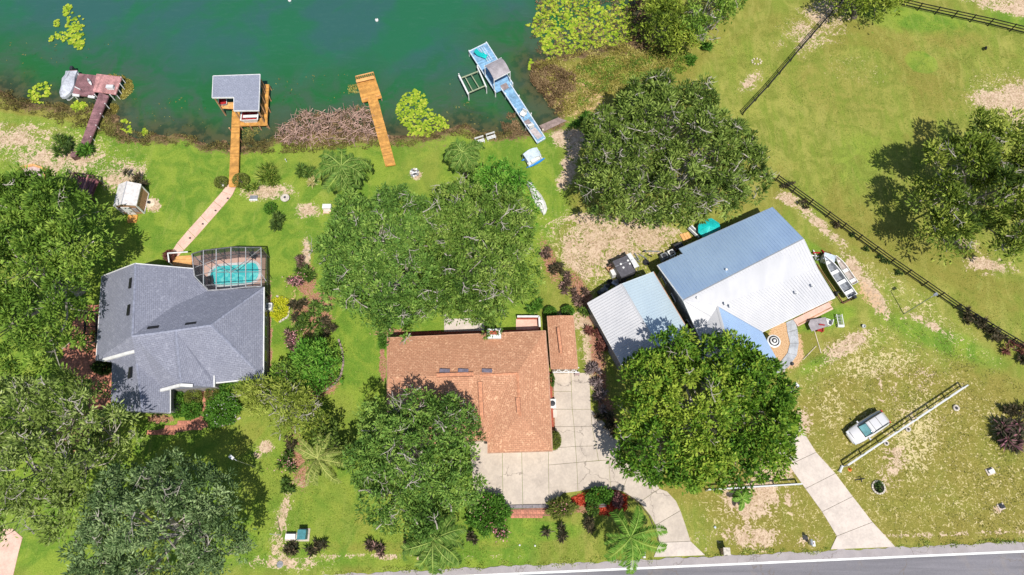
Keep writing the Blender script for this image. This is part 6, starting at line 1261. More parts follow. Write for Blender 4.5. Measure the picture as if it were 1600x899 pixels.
tufts('verge_grass', 'ragged grass creeping over the edge of the road shoulder', [[(500, 892), (640, 886), (1020, 869), (1020, 876), (640, 893), (500, 899)], [(1102, 864), (1296, 856), (1296, 861), (1102, 869)], [(1400, 850), (1600, 842), (1600, 848), (1400, 856)]], [1500, 500, 600], GRT, (.1, .3), .07, 33, up=.5, clumpy=.2, zj=.05, cat='grass', tint=.6)
tufts('drifting_weed', 'small drifting weed flecks on the lake near the bank', [[(200, 150), (330, 150), (330, 215), (210, 205)], [(420, 120), (560, 110), (560, 165), (440, 180)], [(690, 100), (740, 150), (780, 200), (700, 190)], [(0, 60), (200, 60), (90, 120), (0, 130)]], [70, 50, 60, 40], BANKW, (.1, .35), .12, 34, up=.05, clumpy=0, zj=.02, cat='weeds', tint=.8)
rng = np.random.default_rng(77); mb = MB()                          # the stick pile
sp = [tuple(W(a_, b_)[:2]) for a_, b_ in [(430, 214), (436, 198), (462, 184), (474, 172), (500, 176), (530, 172), (560, 164), (584, 168), (588, 215), (560, 226), (500, 226), (450, 226)]]
A_ = np.array(sp); cnt = 0
while cnt < 620:
    x, y = rng.uniform(A_.min(0), A_.max(0))
    if not point_in(sp, np.array([x]), np.array([y]))[0]: continue
    a_ = rng.normal(1.9, .75) + (0 if rng.random() < .6 else 1.2); L = rng.uniform(.5, 1.9); z = -.3 + rng.random() ** 1.5 * .9; d = Vector((math.cos(a_), math.sin(a_), rng.normal(0, .18))); p = Vector((x, y, z))
    mb.tube([p - d * L / 2, p + Vector((rng.normal(0, .05), rng.normal(0, .05), 0)), p + d * L / 2], [.045, .035, .015], 4, False); cnt += 1
o = mb.build('stick_pile', STRAW, None, loc=(-25, 49, 0)); tag(o, 'tangled pile of pinkish grey dead branches at the bank left of the orange dock', 'brushwood'); stuff(o)
tufts('dead_weed_mat', 'brown weed bed under the stick pile', [[(430, 214), (436, 198), (462, 184), (474, 172), (500, 178), (535, 172), (560, 164), (588, 170), (590, 222), (500, 230), (440, 228)]], [4200], DEADW, (.2, .5), .1, 12, clumpy=.8)
# ================================================================ SMALL THINGS
MAROON = mat('dull_maroon_metal', (.13, .03, .03), .6, .25, 3)
def simple(name, label, cat, px, py, group=None): return thing(name, label, cat, W(px, py, 0), group)
for px, py, r, lb in ((1493, 638, .33, 'pale rimmed tyre planter right of the long white fence'), (1418, 671, .28, 'small ringed planter in the middle of the dry lot'), (1384, 693, .26, 'small ringed planter nearest the parked car')):
    t_ = simple('tyre_planter', lb, 'planter', px, py, 'ring planters on the dry lot'); c = t_.location
    MB().lathe(c, [(r, 0), (r * 1.05, .1), (r, .2), (r * .6, .22), (r * .5, .1)], 16).build('tyre', STONE, t_, True); MB().lathe(c + Vector((0, 0, .12)), [(r * .58, 0), (r * .56, .02)], 12).build('soil', DARK, t_)
t_ = simple('planting_ring', 'large pale stone ring with a dark weedy centre near the right driveway', 'planting ring', 1372, 762); c = t_.location
for k_ in range(16): a_ = k_ * 6.283 / 16; MB().box(c + Vector((math.cos(a_) * .62, math.sin(a_) * .62, .08)), (.16, .2, .18), a_).build('stone', STONE, t_)
MB().lathe(c, [(.55, -.05), (.55, .03), (.1, .06)], 16).build('soil', mat('dark_soil', (.03, .025, .015), .95, .3, 5), t_)
rosette(1372, 762, 8, DKG, 'dark weeds growing inside the pale stone ring', .5, 70, 150, 'weed_clump', 'weeds')
t_ = simple('traffic_cone', 'small orange marker at the lower end of the long white fence', 'marker', 1327.5, 734); MB().lathe(t_.location, [(.2, 0), (.2, .03), (.13, .05), (.03, .45)], 10).build('cone', ORANGE, t_)
t_ = simple('sprinkler', 'black sprinkler stand by the right driveway', 'sprinkler', 1343, 750); c = t_.location; MB().beam(c + Vector((-.5, -.05, .12)), c + Vector((.5, .1, .12)), .06, .06).beam(c, c + Vector((0, 0, .5)), .05, .05).beam(c + Vector((.15, -.25, .1)), c + Vector((.15, .25, .1)), .06, .06).build('base', BLACK, t_); MB().beam(c + Vector((-.2, 0, .5)), c + Vector((.25, .1, .5)), .05, .05).build('arm', BLACK, t_)
t_ = simple('drain_pipe_end', 'white pipe end at the foot of the long white fence', 'pipe', 1314, 733); c = t_.location; MB().tube([c + Vector((-.2, -.25, .1)), c + Vector((.15, .3, .1))], .14, 12).build('pipe', WHITEV, t_); MB().tube([c + Vector((-.25, -.32, .1)), c + Vector((-.19, -.22, .1))], .18, 12).build('collar', WHITEV, t_)
def ubox(px, py, sx, sy, h, m, lb, name='utility_box', cat='utility box', rz=0):
    t_ = simple(name, lb, cat, px, py); c = t_.location; MB().box(c + Vector((0, 0, h / 2)), (sx, sy, h), rz).build('cabinet', m, t_); MB().box(c + Vector((0, 0, h + .03)), (sx + .08, sy + .08, .06), rz).build('lid', m, t_); MB().box(c + Vector((0, 0, .03)), (sx + .35, sy + .35, .07), rz).build('pad', CONC, t_); return t_
ubox(456, 839, .9, .42, .5, WHITE, 'low white utility box left of the teal one by the roadside shrubs'); t_ = ubox(475.5, 836, .75, .85, .95, TEALBOX, 'teal green transformer box right of the white utility box')
t_ = simple('manhole_cover', 'small round grey cover in the verge at the lower left', 'manhole cover', 437.5, 882); MB().lathe(t_.location, [(.32, 0), (.32, .05), (.28, .06)], 18).build('cover', GREYP, t_)
ubox(1547, 737, .5, .3, .25, WHITE, 'small white meter box on the grass near the right edge', 'meter_box', 'meter box', .3); ubox(1564, 792, .35, .25, .25, DARK, 'small dark meter box on a sandy patch near the right edge', 'meter_box', 'meter box', .3)
def mailbox(px, py, lb, post, boxm, w=.35, brick=False):
    t_ = simple('mailbox', lb, 'mailbox', px, py); c = t_.location
    if brick:
        for k_ in range(5): MB().box(c + Vector((0, 0, .12 + .24 * k_)), (.56, .60, .235)).build('block', mat('pale_brick', (.46, .30, .20), .85, .2, 5), t_)
        MB().box(c + Vector((0, 0, 1.24)), (.66, .7, .08)).build('cap', STONE, t_); MB().box(c + Vector((0, -.34, .85)), (.22, .12, .22)).build('letter_box', boxm, t_)
    else:
        MB().box(c + Vector((0, 0, .5)), (.1, .1, 1.0)).build('post', post, t_); MB().box(c + Vector((0, -.1, 1.1)), (w * .8, .55, .22)).tube([c + Vector((0, -.375, 1.2)), c + Vector((0, .175, 1.2))], w * .4, 10).build('letter_box', boxm, t_); MB().box(c + Vector((w * .45, -.2, 1.25)), (.02, .16, .1)).build('flag', RED, t_)
mailbox(1130, 862, 'square pale brick mailbox pillar at the road between the driveways', STONE, DARK, brick=True); mailbox(1003, 866, 'white mailbox on a post left of the curved driveway apron', WHITE, WHITE); mailbox(1260, 846, 'grey and black mailbox left of the right driveway mouth', DARK, GALV)
t_ = simple('paper_box', 'pale newspaper box beside the grey mailbox at the right driveway', 'box', 1264, 850); MB().box(t_.location + Vector((0, 0, .5)), (.1, .1, 1)).build('post', WHITE, t_); MB().box(t_.location + Vector((0, 0, 1.05)), (.28, .5, .25)).build('housing', WHITE, t_)
# striped parasol
t_ = simple('striped_parasol', 'round black and white ringed parasol beside the blue wing roof', 'parasol', 1212, 541); p = W(1209.5, 533, 2.0); t_.location = (p.x, p.y, 0); c = Vector((p.x, p.y, 0))
MB().tube([c, c + Vector((0, 0, 2.1))], .03, 8).build('pole', WHITE, t_); MB().lathe(c, [(.25, 0), (.25, .08), (.05, .12)], 12).build('base', DARK, t_)
for k_ in range(5):
    r0_, r1_ = .72 - k_ * .144, .72 - (k_ + 1) * .144; z0, z1 = 1.95 + k_ * .06, 1.95 + (k_ + 1) * .06; n = 24; V = []
    for j in range(n): a_ = j * 6.283 / n; V += [(c.x + r0_ * math.cos(a_), c.y + r0_ * math.sin(a_), z0), (c.x + r1_ * math.cos(a_), c.y + r1_ * math.sin(a_), z1)]
    V += [(v[0], v[1], v[2] - .03) for v in V]
    MB().add(V, [(2 * j, 2 * ((j + 1) % n), 2 * ((j + 1) % n) + 1, 2 * j + 1) for j in range(n)] + [(2 * n + 2 * j, 2 * n + 2 * j + 1, 2 * n + 2 * ((j + 1) % n) + 1, 2 * n + 2 * ((j + 1) % n)) for j in range(n)] + [(2 * j, 2 * n + 2 * j, 2 * n + 2 * ((j + 1) % n), 2 * ((j + 1) % n)) for j in range(n)]).build('canopy_ring', WHITE if k_ % 2 == 0 else BLACK, t_)
# yard furniture right of the metal house
t_ = simple('tarped_table', 'grey covered patio table on the grass below the white metal roof', 'table', 1275, 508); c = t_.location; q = [(1263, 507), (1266, 500), (1290, 496), (1294, 510), (1268, 518)]
MB().prism([(p.x, p.y) for p in WL(q, .75)], .70, .78).build('table_cover', TAUPE, t_)
for dx, dy in ((-.7, -.3), (.8, -.1), (.7, .5), (-.6, .4)): MB().box(c + Vector((dx, dy, .35)), (.07, .07, .7)).build('leg', DARK, t_)
chair_at(1291, 506, 0, 1.2, WHITE, 'white chair at the right side of the grey covered table'); chair_at(1279, 516, 0, 3.0, RED, 'dark red chair below the grey covered table')
t_ = simple('wire_cart', 'pale upright wire cart standing on the lawn right of the covered table', 'cart', 1310, 502); c = t_.location
for s_ in (-.3, .3): MB().beam(c + Vector((s_, -.65, .45)), c + Vector((s_, .65, .45)), .07, .07).build('side_rail', WHITE, t_); MB().beam(c + Vector((s_, -.5, 0)), c + Vector((s_, -.5, .45)), .06, .06).build('leg', WHITE, t_); MB().beam(c + Vector((s_, .5, 0)), c + Vector((s_, .5, .45)), .06, .06).build('leg', WHITE, t_)
for k_ in range(7): MB().beam(c + Vector((-.3, -.55 + k_ * .18, .45)), c + Vector((.3, -.55 + k_ * .18, .45)), .05, .04).build('slat', mat('pale_green_paint', (.45, .50, .42), .6, .1, 3), t_)
MB().box(c + Vector((0, -.7, .3)), (.7, .2, .3)).build('bin', WHITE, t_)
t_ = simple('yard_bucket', 'small white bucket on a sandy spot right of the wire cart', 'bucket', 1348, 511); MB().lathe(t_.location, [(.16, 0), (.2, .34), (.17, .34), (.14, .05)], 12).build('bucket_body', WHITE, t_); MB().tube([t_.location + Vector((-.19, 0, .33)), t_.location + Vector((0, .1, .5)), t_.location + Vector((.19, 0, .33))], .012, 5).build('handle', GREYP, t_)
for a_, b_, lb in (((1272, 515), (1283, 552), 'longer dark and pale pipe lying on the sand below the covered table'), ((1275, 541), (1255, 562), 'short pale pipe lying crosswise on the sand near the curved walk')):
    t_ = thing('loose_pipe', lb, 'pipe', W(*a_)); MB().tube([W(*a_, .06), W(*b_, .06)], .05, 8).build('pipe', SAND, t_)
for px, py, r in ((1237, 569, .2), (1224, 580, .15)): t_ = simple('garden_lamp' if r > .17 else 'garden_stone', 'small dark lantern on the sand at the end of the curved walk' if r > .17 else 'small grey stone below the end of the curved walk', 'lantern' if r > .17 else 'stone', px, py); MB().lathe(t_.location, [(r, 0), (r * 1.1, .1), (r * .7, .3), (.03, .36)], 8).build('body', DARK if r > .17 else STONE, t_)
t_ = simple('white_container', 'small white object lying at the right edge of the bright green tree', 'container', 1244, 602); MB().tube([t_.location + Vector((-.15, .15, .15)), t_.location + Vector((.15, -.15, .15))], .17, 10).build('drum', WHITE, t_); MB().tube([t_.location + Vector((.15, -.15, .15)), t_.location + Vector((.2, -.2, .15))], .06, 8).build('cap', BLUEPL, t_)
# timber border below the eave
t_ = simple('timber_edging', 'long pale timber edging below the white metal roof', 'edging', 1270, 490); MB().beam(W(1243, 505, .1), W(1298, 478, .1), .9, .16).build('timber_bed', PINKC, t_); MB().beam(W(1247, 508, .1), W(1299, 481, .1), .12, .24).build('timber', WOOD_TAN, t_)
# boats beside the metal house
d_ = (W(1322, 465) - W(1284, 412)).normalized(); ang_ = math.atan2(-d_.y, -d_.x)
tb = boat('jon_boat', 'long aluminium boat parked against the right wall of the metal roof house', 'boat', W(1303, 437, 0), 5.5, 1.3, ang_, ALU, mat('boat_inner_grey', (.30, .32, .35), .5, .2, 3, metal=.3), .65, 4, WHITE, z=.45, engine=DARK)
boat('skiff', 'narrow white skiff lying right of the long aluminium boat', 'boat', W(1317, 425, 0), 3.8, .85, ang_, WHITE, mat('boat_inner_tan', (.42, .36, .32), .6, .2, 3), .45, 3, WHITE, z=.2)
t_ = simple('boat_trailer', 'trailer frame under the long aluminium boat', 'trailer', 1303, 437); a_, b_ = W(1284, 408, .35), W(1326, 470, .35); s_ = Vector((-d_.y, d_.x, 0)) * .75
for q in (-1, 1): MB().beam(a_ + s_ * q, b_ + s_ * q, .1, .1).build('side_rail', MAROON, t_); m_ = a_.lerp(b_, .75) + s_ * q * 1.15; MB().tube([m_ - s_ * .12, m_ + s_ * .12], .3, 14).build('wheel', TILE_BLACK, t_)
MB().beam(a_.lerp(b_, .75) - s_, a_.lerp(b_, .75) + s_, .1, .1).build('axle', DARK, t_); MB().beam(b_ - s_ , b_ + s_, .1, .1).build('cross_rail', MAROON, t_)
t_ = simple('white_cooler', 'white storage box at the upper end of the aluminium boat', 'storage box', 1290, 408); c = t_.location; MB().box(c + Vector((0, 0, .5)), (1.25, .8, 1.0), -.35).build('box_body', WHITE, t_); MB().box(c + Vector((0, 0, 1.03)), (1.3, .85, .08), -.35).build('lid', mat('pale_blue_lid', (.55, .62, .70), .5, .1, 3), t_)
t_ = simple('metal_scrap', 'dark and silver scrap piled at the upper end of the boats', 'scrap', 1279, 400); mb = MB(); rg = np.random.default_rng(5)
for k_ in range(9): p = t_.location + Vector((rg.normal(0, .6), rg.normal(0, .4), .15)); MB().beam(p, p + Vector((rg.normal(0, .6), rg.normal(0, .5), .2)), .14, .12).build('scrap_piece', [ALU, DARK, RED, WHITE][k_ % 4], t_)
t_ = simple('red_hose', 'dark red hose looped around the top of the boats', 'hose', 1300, 396); MB().tube([W(1281, 400, .05), W(1288, 393, .05), W(1297, 395, .05), W(1302, 402, .05), W(1312, 412, .05), W(1325, 430, .05), W(1332, 446, .05)], .045, 6).build('hose', MAROON, t_)
# trailer with grey top
t_ = simple('camper_trailer', 'small dark grey topped trailer behind the workshop', 'trailer', 975, 425); TZ = 1.9; q = WL([(957, 408.5), (980, 399), (989, 414), (993, 424), (971, 434), (964, 422)], TZ)
MB().prism([(p.x, p.y) for p in q], .5, TZ).build('body', mat('dark_trailer_grey', (.10, .095, .11), .5, .15, 3), t_)
mid = [(q[0] + q[5]) / 2, (q[1] + q[2]) / 2]
MB().beam(W(961, 417, TZ + .03), W(988, 406, TZ + .03), .05, .06).build('roof_ridge', GREYP, t_)
for px, py in ((981, 407.5), (984, 412.5), (974, 418.5), (970, 413)): MB().lathe(W(px, py, TZ), [(.12, 0), (.12, .08), (.05, .1)], 10).build('roof_vent', WHITE, t_)
aw = WL([(979, 398), (985, 395), (999, 416), (990, 420)], 1.9); MB().prism([(p.x, p.y) for p in aw], 1.84, 1.9).build('awning', WHITEV, t_)
for p in aw[1:3]: MB().beam((p.x, p.y, 0), (p.x, p.y, 1.85), .06, .06).build('awning_post', GREYP, t_)
MB().box(W(960, 427, .5), (.9, .7, .9), .4).build('front_box', WHITE, t_); MB().beam(W(952, 417, .5), W(975, 401, 1.2), .15, .9).build('side_panel', WOOD_DARK, t_)
for px, py in ((968, 436), (988, 427)): p = W(px, py, .32); MB().tube([p + Vector((-.1, -.1, 0)), p + Vector((.1, .1, 0))], .32, 14).build('wheel', TILE_BLACK, t_)
chair_at(952, 422, 0, .6, WOOD_TAN, 'tan chair left of the grey topped trailer')
t_ = simple('scrap_frame', 'silver and black tangle of frames above the grey topped trailer', 'scrap', 1000, 397)
for k_ in range(8): p = t_.location + Vector((rg.normal(0, .6), rg.normal(0, .45), .2)); MB().beam(p, p + Vector((rg.normal(.4, .4), rg.normal(-.3, .3), .15)), .10, .10).build('scrap_piece', [ALU, DARK, GREYP][k_ % 3], t_)
for px, py, lb in ((1009, 411, 'black tyre lying on the sand right of the trailer'), (953, 442, 'tyre leaning behind the workshop roof edge'), (1073, 523, 'black tyre standing in the gap below the workshop corner')):
    t_ = simple('old_tyre', lb, 'tyre', px, py); MB().lathe(t_.location, [(.2, .02), (.34, 0), (.38, .12), (.34, .24), (.2, .22), (.19, .12)], 18).build('tread', TILE_BLACK, t_, True); MB().lathe(t_.location + Vector((0, 0, .08)), [(.19, 0), (.19, .03)], 12).build('inner_rim', GREYP, t_)
t_ = simple('hose_reel', 'white rimmed round hose reel in the gap between workshop and house', 'hose reel', 1081, 527); MB().tube([t_.location + Vector((.42 * math.cos(a * .5), .42 * math.sin(a * .5), .12)) for a in range(14)], .05, 6).build('hose', WHITE, t_); MB().lathe(t_.location, [(.36, 0), (.36, .1)], 14).build('drum', DARK, t_)
for i, (px, py, m, lb) in enumerate([(938, 458, DARK, 'dark machine part furthest left behind the workshop'), (946, 452, GREYP, 'grey machine part second from left behind the workshop'), (960, 445, ALU, 'silver drum behind the workshop below the trailer'), (972, 440, WOOD_DARK, 'dark crate behind the workshop below the trailer')]):
    t_ = simple('yard_junk', lb, 'junk', px, py, 'junk behind the workshop'); c = t_.location; MB().box(c + Vector((0, 0, .25)), (.7, .45, .5), .5 + i).build('casing', m, t_); MB().lathe(c + Vector((.2, .2, .3)), [(.25, 0), (.28, .2), (.1, .35)], 10).build('housing', DARK if i % 2 else GREYP, t_)
for i, (px, py) in enumerate([(1036, 405), (1047, 400)]):
    t_ = simple('air_conditioner', ['grey air conditioner on the left of the pair at the blue roof edge', 'white air conditioner on the right of the pair at the blue roof edge'][i], 'air conditioner', px, py, 'air conditioners at the metal roof house'); c = t_.location; MB().box(c + Vector((0, 0, .45)), (.75, .75, .9), .45).build('housing', GREYP if i == 0 else WHITE, t_); MB().lathe(c + Vector((0, 0, .9)), [(.28, 0), (.28, .04), (.08, .06)], 12).build('fan_grille', DARK, t_)
# turquoise pool and lean to
t_ = simple('turquoise_tent', 'turquoise octagonal pop up canopy at the blue roof edge under the huge oak', 'canopy', 1108, 360); oc = WL([(1091, 352), (1097, 344), (1112, 341), (1124, 349), (1126, 358), (1112, 369), (1101, 372), (1091, 363)], 1.1); cc = cen(oc); n = len(oc)
MB().add([tuple(p) for p in oc] + [(cc.x, cc.y, 1.5)] + [(p.x, p.y, .95) for p in oc], [(i, (i + 1) % n, n) if True else 0 for i in range(n)] + [(i, n + 1 + i, n + 1 + (i + 1) % n, (i + 1) % n) for i in range(n)]).build('canopy_cloth', TEAL, t_)
for p in oc[::2]: MB().beam((p.x, p.y, 0), (p.x, p.y, 1.0), .05, .05).build('post', WHITE, t_)
t_ = simple('lean_to_bench', 'white and grey slatted bench left of the turquoise canopy', 'bench', 1084, 365); c = t_.location; dd_ = (W(1094, 374) - W(1077, 358)).normalized()
for k_ in range(4): o_ = Vector((-dd_.y, dd_.x, 0)) * (.2 * k_ - .3); MB().beam(c - dd_ * .8 + o_ + Vector((0, 0, .45)), c + dd_ * .8 + o_ + Vector((0, 0, .45)), .15, .06).build('slat', WHITE if k_ % 2 else GREYP, t_)
for s_ in (-.7, .7): MB().box(c + dd_ * s_ + Vector((0, 0, .21)), (.1, .5, .42)).build('leg', GREYP, t_)
t_ = simple('brick_step', 'orange brick step left of the slatted bench', 'step', 1071, 372)
for k_ in range(3): MB().box(t_.location + Vector((-.35 + .35 * k_, .1 * k_, .12)), (.33, .9, .22), .4).build('brick_block', WOOD_OR2, t_)
t_ = simple('storage_bin', 'dark storage bin tucked at the notch of the blue roof', 'bin', 1058, 389); MB().box(t_.location + Vector((0, 0, .4)), (1.0, .7, .8), .45).build('bin_body', WOOD_DARK, t_); MB().box(t_.location + Vector((0, 0, .83)), (1.05, .75, .06), .45).build('lid', DARK, t_)
# lake lawn small things
t_ = simple('fire_pit', 'stone fire pit with pale stones on the lake lawn', 'fire pit', 648, 271); c = t_.location
for k_ in range(11): a_ = k_ * .571; MB().box(c + Vector((math.cos(a_) * .45, math.sin(a_) * .5, .12)), (.24, .2, .22), a_ + .3).build('stone', [STONE, GREYP, WHITE][k_ % 3], t_)
MB().lathe(c, [(.38, 0), (.36, .06)], 12).build('ash_bed', DARK, t_)
for k_ in range(3): MB().beam(c + Vector((-.3, -.2 + k_ * .15, .2)), c + Vector((.3, .1 - k_ * .1, .26)), .1, .1).build('log', WHITE, t_)
t_ = simple('paved_circle', 'small round pale stone table on the lawn beside the cycads', 'table', 447, 312); MB().lathe(t_.location, [(.2, 0), (.15, .35), (.52, .38), (.52, .46)], 20).build('table_top', STONE, t_); MB().lathe(t_.location + Vector((0, 0, .46)), [(.1, 0), (.14, .12), (.08, .14)], 10).build('pot', DARK, t_)
t_ = simple('stone_planter', 'white edged square planter left of the lake path cycads', 'planter', 397, 310); c = t_.location
for k_ in range(5): MB().box(c + Vector((-.4 + k_ * .2, -.3, .1)), (.18, .16, .2)).build('edge_stone', WHITE, t_)
MB().box(c + Vector((0, .05, .08)), (.9, .5, .16)).build('soil_box', GREYP, t_)
t_ = simple('garden_cabinet', 'white box on a pink base at the left edge of the wide oak pair', 'box', 512, 327); c = t_.location; MB().box(c + Vector((0, .1, .3)), (1.0, .55, .6)).build('cabinet', WHITE, t_); MB().box(c + Vector((0, -.35, .06)), (.9, .5, .12)).build('base', PINKC, t_)
t_ = simple('marker_post', 'short white post on the grass between bank and cycads', 'post', 448, 253); MB().tube([t_.location, t_.location + Vector((0, 0, .6))], .045, 8).build('post', WHITE, t_); MB().lathe(t_.location + Vector((0, 0, .6)), [(.07, 0), (.02, .06)], 8).build('cap', WHITE, t_)
t_ = simple('garden_globe', 'small white globe light beside the left clipped bush at the path head', 'garden light', 351, 293); MB().lathe(t_.location, [(.05, 0), (.05, .3), (.14, .38), (.16, .5), (.08, .6)], 12).build('globe', WHITE, t_, True)
for i, (px, py) in enumerate([(357, 312), (338, 331), (318, 352), (298, 374)]):
    t_ = simple('path_light', ['path light nearest the boathouse walkway', 'path light second from the boathouse walkway', 'path light third from the boathouse walkway', 'path light nearest the grey roof house'][i], 'path light', px, py, 'path lights along the garden path'); MB().tube([t_.location, t_.location + Vector((0, 0, .35))], .03, 6).build('stake', DARK, t_); MB().lathe(t_.location + Vector((0, 0, .33)), [(.1, 0), (.03, .08)], 8).build('cap', DARK, t_)
t_ = simple('sand_ring', 'round sandy bed with a dark pot right of the garden shed', 'planting bed', 234, 318); MB().lathe(t_.location, [(.62, -.02), (.6, .05), (.1, .07)], 18).build('sand_bed', SAND, t_); MB().lathe(t_.location, [(.12, .05), (.17, .35), (.13, .35)], 10).build('pot', DARK, t_)
t_ = simple('sandbox', 'orange edged sandbox at the top of the left oak', 'sandbox', 52, 268); bx_ = [(33, 262), (52, 258), (72, 265), (68, 282), (50, 288), (32, 280)]; q = WL(bx_, .2); MB().prism([(p.x, p.y) for p in WL(bx_)], 0, .08).build('sand_fill', mat('pink_sand', (.55, .42, .40), .95, .1, 3), t_)
for k_ in range(len(q)): MB().beam(q[k_], q[(k_ + 1) % len(q)], .22, .25).build('edge_board', WOOD_OR2, t_)
t_ = simple('swing_set', 'maroon playhouse deck with swing beams right of the left oak', 'playset', 136, 290); q = WL([(122, 275), (152, 281), (140, 308), (118, 300)], 1.2)
for k_ in range(8):
    f0, f1 = k_ / 8 + .01, (k_ + 1) / 8 - .01; MB().prism([(p.x, p.y) for p in (q[0].lerp(q[1], f0), q[0].lerp(q[1], f1), q[3].lerp(q[2], f1), q[3].lerp(q[2], f0))], 1.12, 1.2).build('deck_plank', mat('maroon_paint', (.22, .08, .09), .7, .25, 2, rnd=.1), t_)
for p in q: MB().beam((p.x, p.y, 0), (p.x, p.y, 2.1), .12, .12).build('post', WOOD_DARK, t_)
for a_, b_ in ((0, 1), (1, 2), (3, 0)): MB().beam((q[a_].x, q[a_].y, 2.0), (q[b_].x, q[b_].y, 2.0), .1, .1).build('top_beam', WOOD_DARK, t_)
MB().beam(W(138, 274, 2.4), W(127, 303, 2.4), .14, .14).build('swing_beam', mat('dusty_pink_wood', (.42, .20, .18), .7, .2, 3), t_); MB().beam(W(112, 270, 2.2), W(124, 284, 2.2), .1, .1).build('swing_beam', WOOD_DARK, t_); MB().beam(W(112, 270, 2.2), W(101, 290, 0), .09, .09).build('leg', WOOD_DARK, t_)
MB().beam(W(152, 283, 1.2), W(141, 308, .3), .5, .06).build('slide', mat('maroon_paint', (0, 0, 0)), t_)
t_ = simple('dark_shed_box', 'little dark pyramid roofed bin between the plum dock and the swing set', 'bin', 121, 247); MB().box(t_.location + Vector((0, 0, .4)), (.7, .6, .8), .4).build('bin_body', WOOD_DARK, t_); MB().lathe(t_.location + Vector((0, 0, .8)), [(.5, 0), (.05, .35)], 4, rz=.6).build('lid', WOOD_PUR, t_)
# pergola and furniture on the side patio
t_ = simple('pergola', 'black pergola frame over the side patio against the grey house', 'pergola', 141, 515); q = WL([(134, 487), (151, 487), (150, 535), (131, 535)], 2.3)
for p in q: MB().beam((p.x, p.y, 0), (p.x, p.y, 2.3), .1, .1).build('post', BLACK, t_)
for k_ in range(2): MB().beam(q[k_ * 3 if k_ else 0], q[2 if k_ else 1], .1, .12).build('cross_beam', BLACK, t_)
MB().beam(q[0], q[3], .16, .14).build('side_beam', BLACK, t_); MB().beam(q[1], q[2], .12, .14).build('side_beam', BLACK, t_)
for k_ in range(1, 4): MB().beam(q[0].lerp(q[3], k_ / 4), q[1].lerp(q[2], k_ / 4), .08, .1).build('rafter', BLACK, t_)
for px, py, lb in ((146, 500, 'orange chair under the upper half of the pergola'), (146, 523, 'orange chair under the lower half of the pergola')): chair_at(px, py, 0, 1.5, WOOD_OR2, lb)
t_ = simple('outdoor_unit', 'white air conditioner in the yellow groundcover beside the grey house', 'air conditioner', 424.5, 483); c = t_.location; MB().box(c + Vector((0, 0, .45)), (.6, .8, .9)).build('housing', WHITE, t_); MB().lathe(c + Vector((0, 0, .9)), [(.25, 0), (.25, .04), (.08, .06)], 12).build('fan_grille', GREYP, t_)
# driveway retaining kerb, bed edgings, planters
t_ = simple('retaining_kerb', 'low grey retaining kerb along the bottom of the brown house driveway', 'kerb', 800, 793)
for k_ in range(5): MB().beam(W(787 + k_ * 15, 792.5 - k_ * .3, .1), W(801.5 + k_ * 15, 792.2 - k_ * .3, .1), .32, .22).build('kerb_block', mat('grey_kerb', (.26, .23, .24), .85, .1, 4), t_)
def edging(name, label, pts, m, step_=.42, w=.2, h=.16, loop=False):
    P = WL(pts); t_ = thing(name, label, 'edging', P[0]); me0 = None; base = t_.location
    for a_, b_ in zip(P[:-1], P[1:]):
        n = max(1, int((b_ - a_).length / step_)); ang = math.atan2(b_.y - a_.y, b_.x - a_.x)
        for i in range(n):
            p = a_.lerp(b_, (i + .5) / n)
            if me0 is None: o = MB().box(base + Vector((0, 0, h / 2)), (step_ * .9, w, h)).build('block', m, t_); me0 = o.data
            else: o = link_mesh('block', me0, t_)
            o.location = p - base; o.rotation_euler = (0, 0, ang)
    return t_
edging('stone_edging', 'curved grey block edging around the round bright green tree', [(529, 530), (535, 548), (537, 568), (533, 587), (522, 602), (508, 611)], mat('pinkish_block', (.36, .26, .25), .9, .2, 4), .4)
edging('stone_edging', 'row of pale stones round the yellow groundcover bed', [(432, 463), (446, 468), (453, 480), (450, 496), (436, 504)], STONE, .35); edging('stone_edging', 'pale curb below the white flowered bush at the entry walk', [(328, 668), (345, 666), (362, 662), (378, 652)], STONE, .4, .16)
edging('stone_edging', 'dark border along the curved driveway lawn edge', [(976, 770), (998, 786), (1014, 806), (1024, 830), (1029, 848)], WOOD_DARK, .5, .1, .09)
edging('stone_edging', 'red brick border behind the brown roof house', [(625, 521), (690, 519)], REDBRICK, .4); t_ = simple('red_mulch_mound', 'bright red mulch heap left of the green mound at the driveway', 'mulch', 908, 782)
rng = np.random.default_rng(9); n = 5200; P_ = [tuple(W(a_, b_)[:2]) for a_, b_ in [(886, 784), (900, 775), (930, 765), (960, 766), (979, 775), (979, 795), (966, 805), (925, 804), (918, 792)]]; A_ = np.array(P_); q = rng.uniform(A_.min(0), A_.max(0), (n * 3, 2)); q = q[point_in(P_, q[:, 0], q[:, 1])][:n]
V, F, T = blades(np.stack([q[:, 0] - t_.location.x, q[:, 1] - t_.location.y, rng.random(len(q)) * .15 + .02], 1), rng.normal(size=(len(q), 3)) * np.array([1, 1, .3]), .22, .09, rng.random(len(q)), rng); stuff(link_mesh('mulch_chips', np_mesh('mulch_chips', V, F, LM('red_mulch', (.25, .02, .01), (.50, .05, .02), (.65, .14, .07), trans=.0), {'tint': ('FLOAT', T)}), t_))
t_ = simple('planter_trough', 'grey trough in front of the green mound at the driveway curve', 'planter', 936, 791); MB().beam(W(927, 791, .2), W(947, 790, .2), .3, .35).build('trough_body', GREYP, t_); MB().beam(W(928, 791, .37), W(946, 790, .37), .2, .04).build('soil', WOOD_DARK, t_)
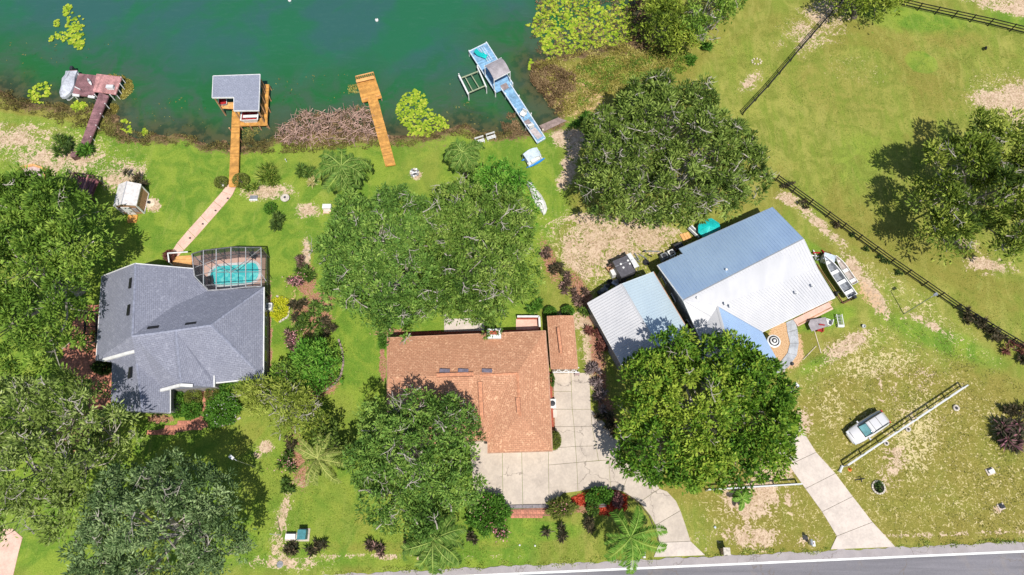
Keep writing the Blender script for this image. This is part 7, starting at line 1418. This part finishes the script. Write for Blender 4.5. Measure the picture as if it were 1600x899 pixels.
t_ = simple('step_stool', 'small metal stand at the corner of the garage driveway', 'stand', 901, 586); c = t_.location
for a_ in (-.25, .25):
    for b_ in (-.2, .2): MB().beam(c + Vector((a_, b_, 0)), c + Vector((a_ * .8, b_ * .8, .55)), .04, .04).build('leg', GALV, t_)
MB().box(c + Vector((0, 0, .57)), (.5, .4, .05)).build('shelf', mat('pinkish_block', (0, 0, 0)), t_)
t_ = simple('round_bale_ring', 'small pale ring of stones alone on the pasture grass', 'stone ring', 1182, 97); c = t_.location
for k_ in range(9): a_ = k_ * .7; MB().box(c + Vector((math.cos(a_) * .6, math.sin(a_) * .45, .08)), (.22, .14, .14), a_).build('stone', SAND, t_)
bd_ = simple('vulture', 'dark bird standing alone in the upper right pasture', 'bird', 1537, 79); c = bd_.location
MB().lathe(c + Vector((0, 0, .25)), [(.02, 0), (.14, .05), (.17, .15), (.12, .27), (.05, .36), (.05, .44), (.01, .5)], 10, 1, 1.5).build('body', BLACK, bd_, True); MB().beam(c + Vector((.05, .2, .35)), c + Vector((.3, .35, .3)), .2, .04).build('tail', BLACK, bd_)
for s_ in (-.06, .06): MB().beam(c + Vector((s_, 0, 0)), c + Vector((s_, 0, .28)), .025, .025).build('leg', DARK, bd_)
for i, (px, py) in enumerate([(812, 852), (836, 853)]): t_ = simple('lawn_light', ['small white ground light on the front lawn, left of two', 'small white ground light on the front lawn, right of two'][i], 'ground light', px, py, 'ground lights on the front lawn'); MB().lathe(t_.location, [(.09, 0), (.09, .08), (.04, .12)], 10).build('lens', WHITE, t_)
t_ = simple('dock_ladder_posts', 'weathered white corner post at the foot of the blue dock', 'post', 848, 208); MB().box(t_.location + Vector((0, 0, .35)), (.16, .16, .7)).build('post', SAND, t_); MB().box(t_.location + Vector((0, 0, .73)), (.2, .2, .05)).build('cap', SAND, t_)
t_ = simple('blue_hydrant_marker', 'small pale blue marker in the grass below the short white fence', 'marker', 1117, 824); MB().lathe(t_.location, [(.12, 0), (.12, .1), (.03, .14)], 10).build('cap', mat('pale_blue_lid', (0, 0, 0)), t_)
